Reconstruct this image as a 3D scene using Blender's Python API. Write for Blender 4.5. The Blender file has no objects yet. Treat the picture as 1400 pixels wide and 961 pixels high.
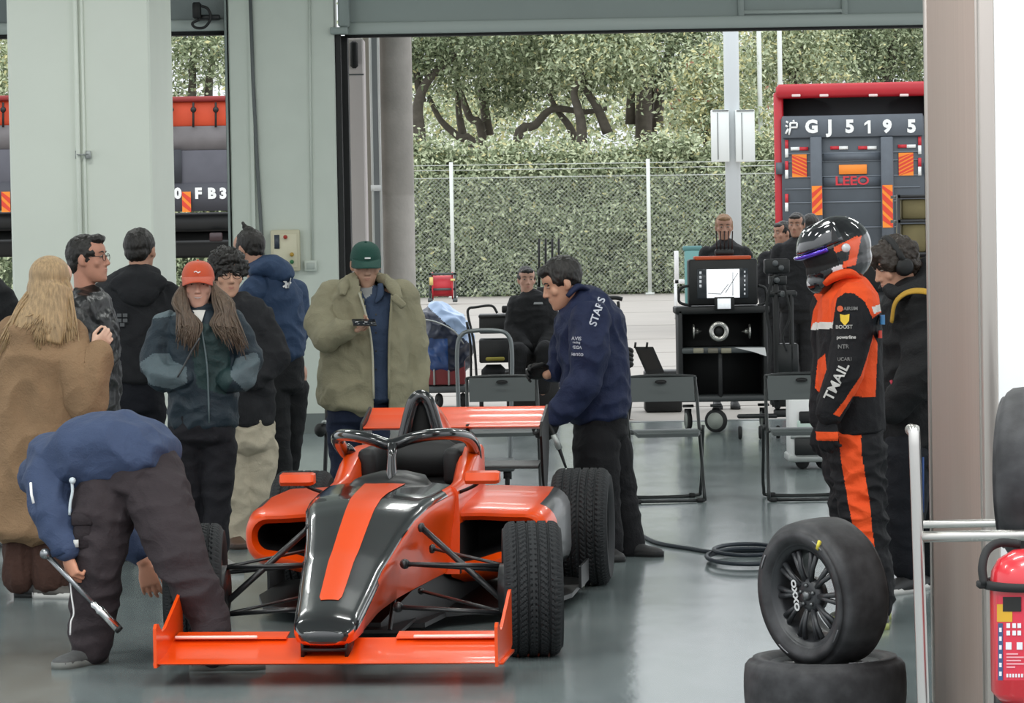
import bpy, bmesh, math, random
from mathutils import Vector, Matrix, noise
from mathutils.bvhtree import BVHTree
V = Vector
PI = math.pi
rnd = random.Random(7)
SC = bpy.context.scene
COL = SC.collection
# ---------------------------------------------------------------- camera
FPX = 4655.0
CAM_LOC = V((0, 0, 1.7))
PITCH, ROLL = math.radians(1.975), math.radians(1.0)
_f = V((0, math.cos(PITCH), -math.sin(PITCH)))
_x0, _u0 = V((1, 0, 0)), V((0, math.sin(PITCH), math.cos(PITCH)))
CU = _x0 * math.sin(ROLL) + _u0 * math.cos(ROLL)
CR = _x0 * math.cos(ROLL) - _u0 * math.sin(ROLL)
CF = _f
cd = bpy.data.cameras.new('camera'); cam = bpy.data.objects.new('camera', cd); COL.objects.link(cam)
cam.matrix_world = Matrix(((CR.x, CU.x, -CF.x, 0), (CR.y, CU.y, -CF.y, 0), (CR.z, CU.z, -CF.z, 1.7), (0, 0, 0, 1)))
cd.sensor_width = 36; cd.lens = 36 * FPX / 1400; cd.clip_end = 400; cd.clip_start = .1
SC.camera = cam

def ray(px, py):
    return (CF * FPX + CR * (px - 700) + CU * (480.5 - py))
def R(px, py, D):
    """world point seen at photo position (px, py) at distance D along the room"""
    d = ray(px, py); return CAM_LOC + d * (D / d.y)
def G(px, py, z=0):
    d = ray(px, py); return CAM_LOC + d * ((z - 1.7) / d.z)
def S(D): return FPX / D

# ---------------------------------------------------------------- materials
def lin(c):
    if isinstance(c, str):
        c = c.lstrip('#'); c = [int(c[i:i + 2], 16) / 255 for i in (0, 2, 4)]
    return [x / 12.92 if x <= .04045 else ((x + .055) / 1.055) ** 2.4 for x in c[:3]] + [1]
_M = {}
def mat(name, col, rough=.6, metal=0, spec=.5, var=0, vs=8, bump=0, bs=60, coat=0, emit=0, col2=None, stretch=None, trans=0, sheen=0, fold=0, fs=13):
    """one procedural material: base colour with a noise variation and a noise bump"""
    if name in _M: return _M[name]
    m = bpy.data.materials.new(name); m.use_nodes = True
    nt = m.node_tree; N, L = nt.nodes, nt.links
    b = N['Principled BSDF']
    b.inputs['Base Color'].default_value = lin(col); b.inputs['Roughness'].default_value = rough
    b.inputs['Metallic'].default_value = metal; b.inputs['Specular IOR Level'].default_value = spec
    b.inputs['Coat Weight'].default_value = coat; b.inputs['Coat Roughness'].default_value = .06
    if trans: b.inputs['Transmission Weight'].default_value = trans
    if sheen: b.inputs['Sheen Weight'].default_value = sheen
    if emit:
        b.inputs['Emission Color'].default_value = lin(col); b.inputs['Emission Strength'].default_value = emit
    if var or bump:
        tc = N.new('ShaderNodeTexCoord'); mp = N.new('ShaderNodeMapping'); L.new(tc.outputs['Object'], mp.inputs[0])
        if stretch: mp.inputs['Scale'].default_value = stretch
    if var:
        n = N.new('ShaderNodeTexNoise'); n.inputs['Scale'].default_value = vs; n.inputs['Detail'].default_value = 5
        L.new(mp.outputs[0], n.inputs['Vector'])
        r = N.new('ShaderNodeValToRGB'); a = lin(col); c2 = lin(col2) if col2 else [x * (1 - var) for x in a[:3]] + [1]
        c1 = a if col2 else [min(1, x * (1 + var)) for x in a[:3]] + [1]
        r.color_ramp.elements[0].color = c2; r.color_ramp.elements[0].position = .3
        r.color_ramp.elements[1].color = c1; r.color_ramp.elements[1].position = .7
        L.new(n.outputs['Fac'], r.inputs[0]); L.new(r.outputs[0], b.inputs['Base Color'])
        if emit: L.new(r.outputs[0], b.inputs['Emission Color'])
    if bump:
        n2 = N.new('ShaderNodeTexNoise'); n2.inputs['Scale'].default_value = bs; n2.inputs['Detail'].default_value = 4
        L.new(mp.outputs[0], n2.inputs['Vector'])
        bp = N.new('ShaderNodeBump'); bp.inputs['Strength'].default_value = bump; bp.inputs['Distance'].default_value = .01
        L.new(n2.outputs['Fac'], bp.inputs['Height']); L.new(bp.outputs[0], b.inputs['Normal'])
        if fold:
            n4 = N.new('ShaderNodeTexNoise'); n4.inputs['Scale'].default_value = fs; n4.inputs['Detail'].default_value = 3; n4.inputs['Distortion'].default_value = .5; L.new(mp.outputs[0], n4.inputs['Vector'])
            rp_ = N.new('ShaderNodeMath'); rp_.operation = 'PINGPONG'; rp_.inputs[1].default_value = .16; L.new(n4.outputs['Fac'], rp_.inputs[0])
            b4 = N.new('ShaderNodeBump'); b4.inputs['Strength'].default_value = fold; b4.inputs['Distance'].default_value = .07; L.new(rp_.outputs[0], b4.inputs['Height']); L.new(b4.outputs[0], bp.inputs['Normal'])
    _M[name] = m
    return m

# ---------------------------------------------------------------- mesh builder
def orth(d):
    d = d.normalized()
    a = V((0, 0, 1)) if abs(d.z) < .9 else V((1, 0, 0))
    x = a.cross(d).normalized(); return x, d.cross(x).normalized()
def spline(pts, n=6, closed=False):
    """Catmull-Rom through the points"""
    P = [V(p) for p in pts]; out = []; m = len(P)
    if m < 3: return P
    rng = range(m if closed else m - 1)
    for i in rng:
        if closed: a, b, c, d = P[i - 1], P[i], P[(i + 1) % m], P[(i + 2) % m]
        else:
            b, c = P[i], P[i + 1]; a = P[i - 1] if i else b * 2 - c; d = P[i + 2] if i + 2 < m else c * 2 - b
        for k in range(n):
            t = k / n
            out.append(.5 * ((2 * b) + (c - a) * t + (2 * a - 5 * b + 4 * c - d) * t * t + (3 * b - a - 3 * c + d) * t ** 3))
    if not closed: out.append(P[-1])
    return out
def lerp(a, b, t): return a + (b - a) * t
def interp(tab, x):
    if x <= tab[0][0]: return tab[0][1:]
    for a, b in zip(tab, tab[1:]):
        if x <= b[0]:
            t = (x - a[0]) / (b[0] - a[0]); return [lerp(p, q, t) for p, q in zip(a[1:], b[1:])]
    return tab[-1][1:]

class MB:
    def __init__(s): s.v, s.f, s.m, s.cur = [], [], [], 0
    def add(s, vs, fs, mi=None):
        o = len(s.v); s.v += [V(p) for p in vs]
        s.f += [tuple(i + o for i in f) for f in fs]; s.m += [s.cur if mi is None else mi] * len(fs)
        return s
    def join(s, o, M=None):
        k = len(s.v); s.v += [M @ p if M else p.copy() for p in o.v]
        s.f += [tuple(i + k for i in f) for f in o.f]; s.m += list(o.m); return s
    def xf(s, M): s.v = [M @ p for p in s.v]; return s
    def box(s, c, size, rot=None, bev=0, seg=1):
        bm = bmesh.new(); bmesh.ops.create_cube(bm, size=1)
        bmesh.ops.scale(bm, vec=V(size), verts=bm.verts)
        if bev: bmesh.ops.bevel(bm, geom=bm.edges[:], offset=min(bev, min(size) * .49), segments=seg, affect='EDGES', profile=.5)
        bm.verts.index_update()
        M = Matrix.Translation(V(c)) @ (rot.to_4x4() if rot else Matrix())
        s.add([M @ v.co for v in bm.verts], [[v.index for v in f.verts] for f in bm.faces]); bm.free(); return s
    def box2(s, a, b, bev=0, seg=1):
        a, b = V(a), V(b); return s.box((a + b) / 2, [abs(x) for x in (b - a)], None, bev, seg)
    def loft(s, loops, cap=True, closed=True):
        n = len(loops[0]); o = len(s.v)
        for l in loops: s.v += [V(p) for p in l]
        for i in range(len(loops) - 1):
            for j in range(n if closed else n - 1):
                k = (j + 1) % n
                s.f.append((o + i * n + j, o + i * n + k, o + (i + 1) * n + k, o + (i + 1) * n + j)); s.m.append(s.cur)
        if cap and closed:
            s.f.append(tuple(o + j for j in reversed(range(n)))); s.m.append(s.cur)
            s.f.append(tuple(o + (len(loops) - 1) * n + j for j in range(n))); s.m.append(s.cur)
        return s
    def tube(s, pts, r, seg=10, closed=False, sm=0, flat=1.0):
        P = [V(p) for p in pts]
        rr = list(r) if isinstance(r, (list, tuple)) else [r] * len(P)
        if sm and len(P) > 2:
            Q = spline(P, sm, closed); m = len(P)
            R_ = []
            for i in range(len(Q)):
                t = i / sm; a = int(t) % m; b = (a + 1) % m if closed else min(a + 1, m - 1); R_.append(lerp(rr[a], rr[b], t - int(t)))
            P, rr = Q, R_
        n = len(P); loops = []; x = None
        for i in range(n):
            if closed: d = P[(i + 1) % n] - P[i - 1]
            else: d = P[min(i + 1, n - 1)] - P[max(i - 1, 0)]
            if d.length < 1e-9: d = V((0, 0, 1))
            d.normalize()
            if x is None: x, y = orth(d)
            else:
                x = x - d * x.dot(d); x = x.normalized() if x.length > 1e-6 else orth(d)[0]; y = d.cross(x)
            loops.append([P[i] + x * (rr[i] * math.cos(2 * PI * k / seg)) + y * (rr[i] * flat * math.sin(2 * PI * k / seg)) for k in range(seg)])
        if closed: loops.append(loops[0]); return s.loft(loops, cap=False)
        return s.loft(loops)
    def ell(s, c, r, M=None, nu=16, nv=10):
        if not isinstance(r, (list, tuple, Vector)): r = (r, r, r)
        c = V(c); vs = []
        for i in range(1, nv):
            th = PI * i / nv
            for j in range(nu):
                ph = 2 * PI * j / nu
                p = V((r[0] * math.sin(th) * math.cos(ph), r[1] * math.sin(th) * math.sin(ph), r[2] * math.cos(th)))
                vs.append(c + (M @ p if M else p))
        t, b = V((0, 0, r[2])), V((0, 0, -r[2])); vs += [c + (M @ t if M else t), c + (M @ b if M else b)]
        fs = []
        for i in range(nv - 2):
            for j in range(nu):
                k = (j + 1) % nu; fs.append((i * nu + j, (i + 1) * nu + j, (i + 1) * nu + k, i * nu + k))
        T, B = len(vs) - 2, len(vs) - 1
        for j in range(nu):
            k = (j + 1) % nu; fs.append((T, j, k)); fs.append((B, (nv - 2) * nu + k, (nv - 2) * nu + j))
        return s.add(vs, fs)
    def cone(s, a, b, ra, rb=None, seg=12):
        """round-ended limb segment"""
        rb = ra if rb is None else rb; a, b = V(a), V(b); d = (b - a)
        if d.length < 1e-6: return s.ell(a, ra)
        d.normalize(); x, y = orth(d); loops = []
        for p, r, rng in ((a, ra, (-.98, -.8, -.5, 0)), (b, rb, (0, .5, .8, .98))):
            for t in rng:
                q = math.sqrt(1 - t * t)
                loops.append([p + d * (t * r) + (x * math.cos(2 * PI * k / seg) + y * math.sin(2 * PI * k / seg)) * (q * r) for k in range(seg)])
        return s.loft(loops)
    def chain(s, pts, rs, seg=12):
        for i in range(len(pts) - 1): s.cone(pts[i], pts[i + 1], rs[i], rs[i + 1], seg)
        return s
    def slab(s, secs, xd, n=24, p=2.3):
        """stack of superellipse sections (centre, rx, ry): rx along xd, domed ends; the section plane is square to the spine"""
        C = [V(q[0]) for q in secs]; loops = []; xd = V(xd).normalized()
        def ring(c, d, rx, ry):
            x = (xd - d * xd.dot(d)).normalized(); y = d.cross(x); out = []
            for k in range(n):
                t = 2 * PI * k / n; ct, st = math.cos(t), math.sin(t)
                out.append(c + x * (rx * math.copysign(abs(ct) ** (2 / p), ct)) + y * (ry * math.copysign(abs(st) ** (2 / p), st)))
            return out
        m = len(C)
        for i in range(m):
            d = (C[min(i + 1, m - 1)] - C[max(i - 1, 0)]).normalized(); rx, ry = secs[i][1], secs[i][2]
            if i == 0:
                e = min(rx, ry) * .25; loops.append(ring(C[i] - d * e, d, rx * .6, ry * .6))
            loops.append(ring(C[i], d, rx, ry))
            if i == m - 1:
                e = min(rx, ry) * .25; loops.append(ring(C[i] + d * e, d, rx * .6, ry * .6))
        return s.loft(loops)
    def lathe(s, prof, seg=32, M=None, closed=False):
        """profile of (radius, axial) about local x"""
        loops = []
        for r, a in prof:
            loops.append([V((a, r * math.cos(2 * PI * k / seg), r * math.sin(2 * PI * k / seg))) for k in range(seg)])
        if closed: loops.append(loops[0])
        k0 = len(s.v); s.loft(loops, cap=False)
        if M:
            for i in range(k0, len(s.v)): s.v[i] = M @ s.v[i]
        return s
    def prism(s, poly, t, M=None):
        """2-D polygon (x, y) extruded by t along z, centred"""
        n = len(poly); vs = [V((x, y, -t / 2)) for x, y in poly] + [V((x, y, t / 2)) for x, y in poly]
        if M: vs = [M @ p for p in vs]
        return s.add(vs, [tuple(reversed(range(n))), tuple(range(n, 2 * n))] + [(i, (i + 1) % n, (i + 1) % n + n, i + n) for i in range(n)])
    def mesh(s, name, mats, smooth=True):
        me = bpy.data.meshes.new(name); me.from_pydata([tuple(p) for p in s.v], [], s.f)
        for m in (mats if isinstance(mats, (list, tuple)) else [mats]): me.materials.append(m)
        me.polygons.foreach_set('material_index', s.m)
        me.polygons.foreach_set('use_smooth', [smooth] * len(s.f)); me.update(); return me
    def fuse(s, vox=.01, it=4, fac=.5):
        """melt the overlapping shapes into one continuous surface"""
        me = s.mesh('tmp', [mat('skin', '#c8977c')]); o = bpy.data.objects.new('tmp', me); COL.objects.link(o)
        bm = bmesh.new(); bm.from_mesh(me); bmesh.ops.recalc_face_normals(bm, faces=bm.faces); bm.to_mesh(me); bm.free()
        r = o.modifiers.new('r', 'REMESH'); r.mode = 'VOXEL'; r.voxel_size = vox
        if it: q = o.modifiers.new('s', 'SMOOTH'); q.iterations = it; q.factor = fac
        bpy.context.view_layer.update(); dg = bpy.context.evaluated_depsgraph_get(); ev = o.evaluated_get(dg); m2 = ev.to_mesh()
        s.v = [v.co.copy() for v in m2.vertices]; s.f = [tuple(p.vertices) for p in m2.polygons]; s.m = [0] * len(s.f)
        s.n = [v.normal.copy() for v in m2.vertices]
        ev.to_mesh_clear(); bpy.data.objects.remove(o); bpy.data.meshes.remove(me); return s
    def normals(s):
        n = [V((0, 0, 0)) for _ in s.v]
        for f in s.f:
            a, b, c = s.v[f[0]], s.v[f[1]], s.v[f[2]]; k = (b - a).cross(c - a)
            for i in f: n[i] += k
        s.n = [k.normalized() if k.length > 0 else V((0, 0, 1)) for k in n]; return s
    def wrinkle(s, amp=.006, fr=(7, 7, 12), seed=0, ridge=True, fine=.3):
        s.normals(); sd = V((seed * 3.1, seed * 1.7, seed * 5.3))
        for i, p in enumerate(s.v):
            q = V((p.x * fr[0], p.y * fr[1], p.z * fr[2])) + sd
            w = noise.noise(q + V((.6, .4, .2)) * noise.noise(q * .5))
            w = (1 - 2.2 * abs(w)) if ridge else w
            w += fine * noise.noise(q * 2.7)
            s.v[i] = p + s.n[i] * (amp * w)
        return s
    def paint(s, fn):
        """material index of each face by its centre"""
        for i, f in enumerate(s.f):
            c = V((0, 0, 0))
            for k in f: c += s.v[k]
            s.m[i] = fn(c / len(f), s.m[i])
        return s
    def cut(s, fn):
        F, Mx = [], []
        for f, m in zip(s.f, s.m):
            c = V((0, 0, 0))
            for k in f: c += s.v[k]
            if not fn(c / len(f)): F.append(f); Mx.append(m)
        s.f, s.m = F, Mx
        used = sorted({i for f in F for i in f}); mp = {a: b for b, a in enumerate(used)}
        s.v = [s.v[i] for i in used]; s.f = [tuple(mp[i] for i in f) for f in F]; return s
    def thick(s, t):
        """give an open surface a thickness, inwards"""
        s.normals(); n = len(s.v); E = {}
        for f in s.f:
            for a, b in zip(f, f[1:] + f[:1]): E[(a, b)] = 1
        inner = [p - k * t for p, k in zip(s.v, s.n)]
        F = list(s.f); Mx = list(s.m)
        for f, m in zip(s.f, s.m): F.append(tuple(i + n for i in reversed(f))); Mx.append(m)
        for (a, b) in E:
            if (b, a) not in E: F.append((b, a, a + n, b + n)); Mx.append(0)
        s.v = s.v + inner; s.f, s.m = F, Mx; return s

# ---------------------------------------------------------------- objects
def root_inv(p):
    r = p
    M = Matrix()
    chain = []
    while r is not None: chain.append(r); r = r.parent
    for r in reversed(chain): M = M @ Matrix.LocRotScale(r.location, r.rotation_euler, r.scale)
    return M.inverted()
def obj(name, mb, m, parent=None, smooth=True, world=False, loc=None, auto=None, bevel=0):
    """one mesh object; world=True means the builder holds world coordinates"""
    if world and parent is not None: mb.xf(root_inv(parent))
    if loc is not None: mb.xf(Matrix.Translation(-V(loc)))
    me = mb.mesh(name, m, smooth)
    bm = bmesh.new(); bm.from_mesh(me); bmesh.ops.recalc_face_normals(bm, faces=bm.faces)
    if auto:
        for e in bm.edges:
            if len(e.link_faces) == 2 and e.calc_face_angle(0) > math.radians(auto): e.smooth = False
    bm.to_mesh(me); bm.free()
    o = bpy.data.objects.new(name, me); COL.objects.link(o); o.parent = parent
    if loc is not None: o.location = loc
    return o
def tag(o, label=None, cat=None, group=None, kind=None):
    for k, x in (('label', label), ('category', cat), ('group', group), ('kind', kind)):
        if x: o[k] = x
    return o
def thing(name, label, cat, loc=(0, 0, 0), rz=0, group=None):
    o = bpy.data.objects.new(name, None); COL.objects.link(o); o.empty_display_size = .1
    o.location = loc; o.rotation_euler = (0, 0, rz); return tag(o, label, cat, group)
def struct(name, mb, m, parent=None, smooth=False):
    o = obj(name, mb, m, parent, smooth=smooth)
    if parent is None: o['kind'] = 'structure'
    return o
def dup(r, loc=None, rz=None, label=None, group=None):
    """a copy of a thing with copies of its parts and sub-parts"""
    c = r.copy(); COL.objects.link(c)
    if loc is not None: c.location = loc
    if rz is not None: c.rotation_euler = (0, 0, rz)
    if label: c['label'] = label
    if group: c['group'] = group
    def kids(a, b):
        for k in list(a.children):
            if k.name in seen: continue
            d = k.copy(); seen.add(d.name); COL.objects.link(d); d.parent = b; kids(k, d)
    seen = set(); kids(r, c); return c
def text_mb(txt, size, depth=.003, bold=0, sx=1.0):
    """lettering as a mesh in the xz plane, centred, facing -y"""
    cu = bpy.data.curves.new('t', 'FONT'); cu.body = txt; cu.size = size; cu.extrude = depth / 2; cu.align_x = 'CENTER'; cu.align_y = 'CENTER'
    cu.offset = bold; cu.resolution_u = 3
    o = bpy.data.objects.new('t', cu); COL.objects.link(o); bpy.context.view_layer.update()
    ev = o.evaluated_get(bpy.context.evaluated_depsgraph_get()); me = ev.to_mesh()
    mb = MB(); mb.add([V((v.co.x * sx, -v.co.z, v.co.y)) for v in me.vertices], [tuple(p.vertices) for p in me.polygons])
    ev.to_mesh_clear(); bpy.data.objects.remove(o); bpy.data.curves.remove(cu); return mb
def place(mb, o, right, up):
    """put an xz-plane builder at o with the given right and up directions"""
    r = V(right).normalized(); u = V(up); u = (u - r * u.dot(r)).normalized(); n = r.cross(u)
    M = Matrix(((r.x, -n.x, u.x, o[0]), (r.y, -n.y, u.y, o[1]), (r.z, -n.z, u.z, o[2]), (0, 0, 0, 1)))
    return mb.xf(M)
def bvh_of(mb): return BVHTree.FromPolygons(mb.v, mb.f)
def wrap(mb, tree, d, lift=.002):
    """press a flat mark onto a surface along direction d"""
    d = V(d).normalized(); n = d
    for i, p in enumerate(mb.v):
        h = tree.ray_cast(p - d * .6, d, 1.2)
        if h[0] is not None: mb.v[i] = h[0] - d * lift
    return mb
# ================================================================ light and sky
SC.view_settings.view_transform = 'Standard'; SC.view_settings.look = 'None'; SC.view_settings.gamma = 1; SC.view_settings.use_curve_mapping = False
SC.view_settings.exposure = 0.0
SC.cycles.use_denoising = True
SC.cycles.max_bounces = 6; SC.cycles.transparent_max_bounces = 8
W = bpy.data.worlds.new('overcast'); SC.world = W; W.use_nodes = True
W.node_tree.nodes['Background'].inputs[0].default_value = (.93, .97, 1, 1)
W.node_tree.nodes['Background'].inputs[1].default_value = 1.0
_n, _l = W.node_tree.nodes, W.node_tree.links   # overcast sky: brighter toward the zenith
_t = _n.new('ShaderNodeTexCoord'); _s = _n.new('ShaderNodeSeparateXYZ'); _m = _n.new('ShaderNodeMapRange'); _l.new(_t.outputs['Generated'], _s.inputs[0]); _l.new(_s.outputs[2], _m.inputs[0])
_m.inputs['From Min'].default_value = 0.0; _m.inputs['From Max'].default_value = .45; _m.inputs['To Min'].default_value = 1.0; _m.inputs['To Max'].default_value = 2.0; _l.new(_m.outputs[0], _n['Background'].inputs[1])
def area(name, loc, sx, sy, power, rot=(0, 0, 0), col=(1, 1, 1)):
    l = bpy.data.lights.new(name, 'AREA'); l.shape = 'RECTANGLE'; l.size = sx; l.size_y = sy; l.energy = power; l.color = col
    o = bpy.data.objects.new(name, l); COL.objects.link(o); o.location = loc; o.rotation_euler = rot; return o
LAMPS = [(x, y) for y in (9, 12, 16, 21, 26) for x in (-3.4, 0.2, 3.8)]
for x, y in LAMPS: area('ceiling_lamp', (x, y, 4.62), 1.3, .35, {9: 90, 12: 60}.get(y, 44), col=(.98, 1, .97))

def pb(mb, x0, y0, x1, y1, D, t, bev=0, off=0):
    """box whose front face covers the photo rectangle at distance D, t deep"""
    c = R((x0 + x1) / 2, (y0 + y1) / 2, D); s = S(D)
    return mb.box((c.x, D + off + t / 2, c.z), ((x1 - x0) / s, t, (y1 - y0) / s), bev=bev)
M_wall = mat('pale_green_paint', '#c6cdc4', .55, var=.03, vs=3)
M_pil = mat('pillar_paint', '#dde3d8', .5, var=.02, vs=2)
M_skirt = mat('grey_skirting_paint', '#6c7472', .5)
M_dark = mat('black_steel', '#17191a', .45)
M_black = mat('matt_black', '#0e0f10', .6)
M_rub = mat('black_rubber', '#1a1b1c', .75)
M_steel = mat('brushed_steel', '#c9c6c2', .28, metal=1)
M_chrome = mat('chrome', '#dcdcdc', .15, metal=1)
M_galv = mat('galvanised_steel', '#a9adab', .45, metal=.6)
M_grey = mat('grey_plastic', '#5b6060', .5)
M_white = mat('white_paint', '#e9e9e8', .4)
M_shut = mat('shutter_grey', '#8d9794', .5, var=.03, vs=2)
M_shut2 = mat('shutter_rail', '#a9b2ae', .45)
# ---------------------------------------------------------------- floor
fm = mat('grey_epoxy_floor', '#8b9697', .2, spec=.75)
nt = fm.node_tree; N, L = nt.nodes, nt.links; b = N['Principled BSDF']
tc = N.new('ShaderNodeTexCoord'); mp = N.new('ShaderNodeMapping'); mp.inputs['Scale'].default_value = (1, .35, 1); L.new(tc.outputs['Object'], mp.inputs[0])
n1 = N.new('ShaderNodeTexNoise'); n1.inputs['Scale'].default_value = 2.2; n1.inputs['Detail'].default_value = 7; n1.inputs['Roughness'].default_value = .65; L.new(mp.outputs[0], n1.inputs['Vector'])
r1 = N.new('ShaderNodeValToRGB'); r1.color_ramp.elements[0].position = .3; r1.color_ramp.elements[0].color = lin('#656f70'); r1.color_ramp.elements[1].position = .72; r1.color_ramp.elements[1].color = lin('#7f8989')
L.new(n1.outputs['Fac'], r1.inputs[0]); L.new(r1.outputs[0], b.inputs['Base Color'])
r2 = N.new('ShaderNodeMapRange'); r2.inputs['To Min'].default_value = .12; r2.inputs['To Max'].default_value = .24; L.new(n1.outputs['Fac'], r2.inputs[0]); L.new(r2.outputs[0], b.inputs['Roughness'])
n3 = N.new('ShaderNodeTexNoise'); n3.inputs['Scale'].default_value = 3.2; n3.inputs['Detail'].default_value = 5; L.new(mp.outputs[0], n3.inputs['Vector'])
bp = N.new('ShaderNodeBump'); bp.inputs['Strength'].default_value = .22; bp.inputs['Distance'].default_value = .02; L.new(n3.outputs['Fac'], bp.inputs['Height']); L.new(bp.outputs[0], b.inputs['Normal'])
struct('floor', MB().box2((-9, 1, -.2), (9, 30.4, 0)), fm)
am = mat('pale_concrete', '#a39d96', .75, var=.05, vs=.8, bump=.1, bs=20)
struct('ground', MB().box2((-60, 30.4, -.2), (60, 200, -.004)), am)
js = MB()
for y in (33, 36, 39.5, 43, 48, 54, 62, 72, 84): js.box2((-30, y, -.01), (30, y + .03, 0.0))
for x in (-6, 0, 6, 12): js.box2((x, 30.6, -.01), (x + .02, 92, .0))
struct('trim_1', js, mat('joint_sealant', '#8f8a84', .8))
struct('trim_2', MB().box2((-9, 30.36, -.02), (9, 30.5, .004)), mat('threshold_steel', '#6f7473', .4, metal=.6))
struct('ceiling', MB().box2((-9, 8.5, 4.7), (9, 30.6, 4.9)), mat('ceiling_paint', '#c9cecb', .8))  # unseen; holds back sky light, front cut short so daylight reaches the people
# ---------------------------------------------------------------- back wall: pier and two openings
DW = 29.6
X = lambda px, py, D: R(px, py, D).x
Z = lambda px, py, D: R(px, py, D).z
xl, xr = X(316, 250, DW), X(461, 250, DW)
zt1, zt2 = Z(870, 40, DW), Z(270, 42, DW)
w = MB(); w.box2((xl, DW, 0), (xr, DW + .5, 4.7), bev=.01)
struct('wall_back', w, M_wall)
struct('baseboard_back', MB().box2((xl - .003, DW - .012, 0), (xr + .003, DW, .17)), M_skirt)
# pilaster strips and cable runs on the pier
t = MB()
for px in (346,): t.box2((X(px, 200, DW) - .02, DW - .03, .17), (X(px, 200, DW) + .01, DW, 4.6))
struct('trim_3', t, M_wall)
def conduit(label, pts, D, r, m=M_wall, extra=None):
    c = MB(); c.tube([R(x, y, D) for x, y in pts], r, 8); o = obj('conduit_pipe', c, m); return tag(o, label, 'pipe')
conduit('thin grey cable conduit running down to the wall socket', [(423, -10), (424, 120), (427, 356)], DW - .015, .009)
conduit('thick corrugated cable running down the wall near the dark door frame', [(342, -10), (346, 110), (352, 230), (360, 360), (364, 420)], DW - .03, .016, M_grey)
# control box
cb = thing('switch_box', 'beige door control box with push buttons mounted on the pale wall', 'control box', R(390, 372, DW - .09))
q = MB(); pb(q, 370, 314, 410, 371, DW - .09, .09, .012); obj('casing', q, mat('beige_plastic', '#c6c0a6', .5), cb, world=True)
q = MB(); pb(q, 374, 320, 406, 366, DW - .1, .012, .004); obj('cover', q, mat('beige_plastic_light', '#d2ccb2', .5), cb, world=True)
q = MB(); pb(q, 375, 321, 382, 340, DW - .106, .008); obj('instruction_sticker', q, mat('navy_print', '#39404c', .5), cb, world=True)
for (x, y, c) in ((399, 348, '#b08a2c'), (399, 358, '#2a6b3f'), (390, 324, '#a83226')):
    q = MB(); p = R(x, y, DW - .115); q.lathe([(0, -.012), (.016, -.012), (.018, 0), (.018, .02)], 16, Matrix.Translation(p) @ Matrix.Rotation(PI / 2, 4, 'Z'))
    obj('push_button', q, mat('button' + c, c, .35), cb, world=True)
so = thing('wall_socket', 'small square wall socket at the end of a thin conduit', 'socket', R(424, 370, DW - .04))
q = MB(); pb(q, 416, 356, 433, 371, DW - .045, .045, .008); obj('back_box', q, M_wall, so, world=True)
q = MB(); pb(q, 419, 359, 430, 368, DW - .052, .01, .003); obj('cover_plate', q, mat('socket_grey', '#aab2ab', .5), so, world=True)
# ---------------------------------------------------------------- roller doors
d1 = MB(); x1, x2 = X(471, 60, DW), 6.5
d1.box2((x1, DW + .1, zt1 + .1), (x2, DW + .28, 4.7))
o = struct('door_1', d1, M_shut)
q = MB(); q.box2((x1, DW + .06, zt1), (x2, DW + .3, zt1 + .105), bev=.01); obj('bottom_rail', q, M_shut2, o)
q = MB(); q.box2((x1, DW + .08, zt1 - .018), (x2, DW + .28, zt1)); obj('rubber_seal', q, M_rub, o)
for a, b_ in ((1018, 1152),):
    q = MB(); xa, xb = X(a, 10, DW), X(b_, 10, DW)
    for s_ in ((xa - .05, xa), (xb, xb + .05)): q.box2((s_[0], DW + .07, zt1 + .1), (s_[1], DW + .1, 4.7))
    q.box2((xa, DW + .07, zt1 + .12), (xb, DW + .1, zt1 + .15)); obj('door_frame', q, M_shut2, o)
q = MB(); q.box2((X(452, 45, DW), DW - .06, zt1 - .0), (X(476, 45, DW), DW + .1, zt1 + .06), bev=.006); q.box2((X(462, 20, DW), DW - .04, zt1 + .06), (X(478, 20, DW), DW + .1, 4.5), bev=.02)
obj('guide_bracket', q, M_shut, o)
# dark guide channel of the big door
q = MB(); q.box2((X(461, 200, DW), DW + .02, 0), (X(468, 200, DW), DW + .5, zt1)); q.box2((X(468, 200, DW), DW + .2, 0), (X(476, 200, DW), DW + .45, zt1))
struct('trim_4', q, M_black)
q = MB(); q.box2((X(476, 200, 30.3), 30.3, 0), (X(499, 200, 30.3), 30.75, Z(480, 52, 30.3)), bev=.012)
o = struct('trim_5', q, mat('pinkish_white_paint', '#cfc5c3', .5))
q = MB(); pb(q, 478.5, 56, 489, 93, 30.24, .07, .02); obj('sensor_box', q, M_black, o)
q = MB(); q.box2((X(476, 200, 30.3) - .002, 30.295, Z(480, 103, 30.3)), (X(499, 200, 30.3) + .002, 30.3, Z(480, 101, 30.3))); obj('panel_joint', q, M_grey, o)
x1 = -9
d2 = MB(); xe = X(306, 40, DW)
d2.box2((x1, DW + .1, zt2 + .1), (xe, DW + .28, 4.7)); o = struct('door_2', d2, mat('shutter_dark', '#6f7878', .5))
q = MB(); q.box2((x1, DW + .06, zt2), (xe, DW + .3, zt2 + .1), bev=.01); obj('bottom_rail', q, M_shut2, o)
q = MB(); q.box2((x1, DW + .08, zt2 - .03), (xe, DW + .28, zt2)); obj('rubber_seal', q, M_rub, o)
q = MB(); q.box2((xe, DW + .02, 0), (xl, DW + .45, 4.7)); obj('guide_rail', q, M_dark, o)
q = MB(); q.box2((X(308, 100, DW), DW - .02, 0), (X(311, 100, DW), DW + .03, 4.3)); obj('guide_strip', q, M_shut, o)
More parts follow.
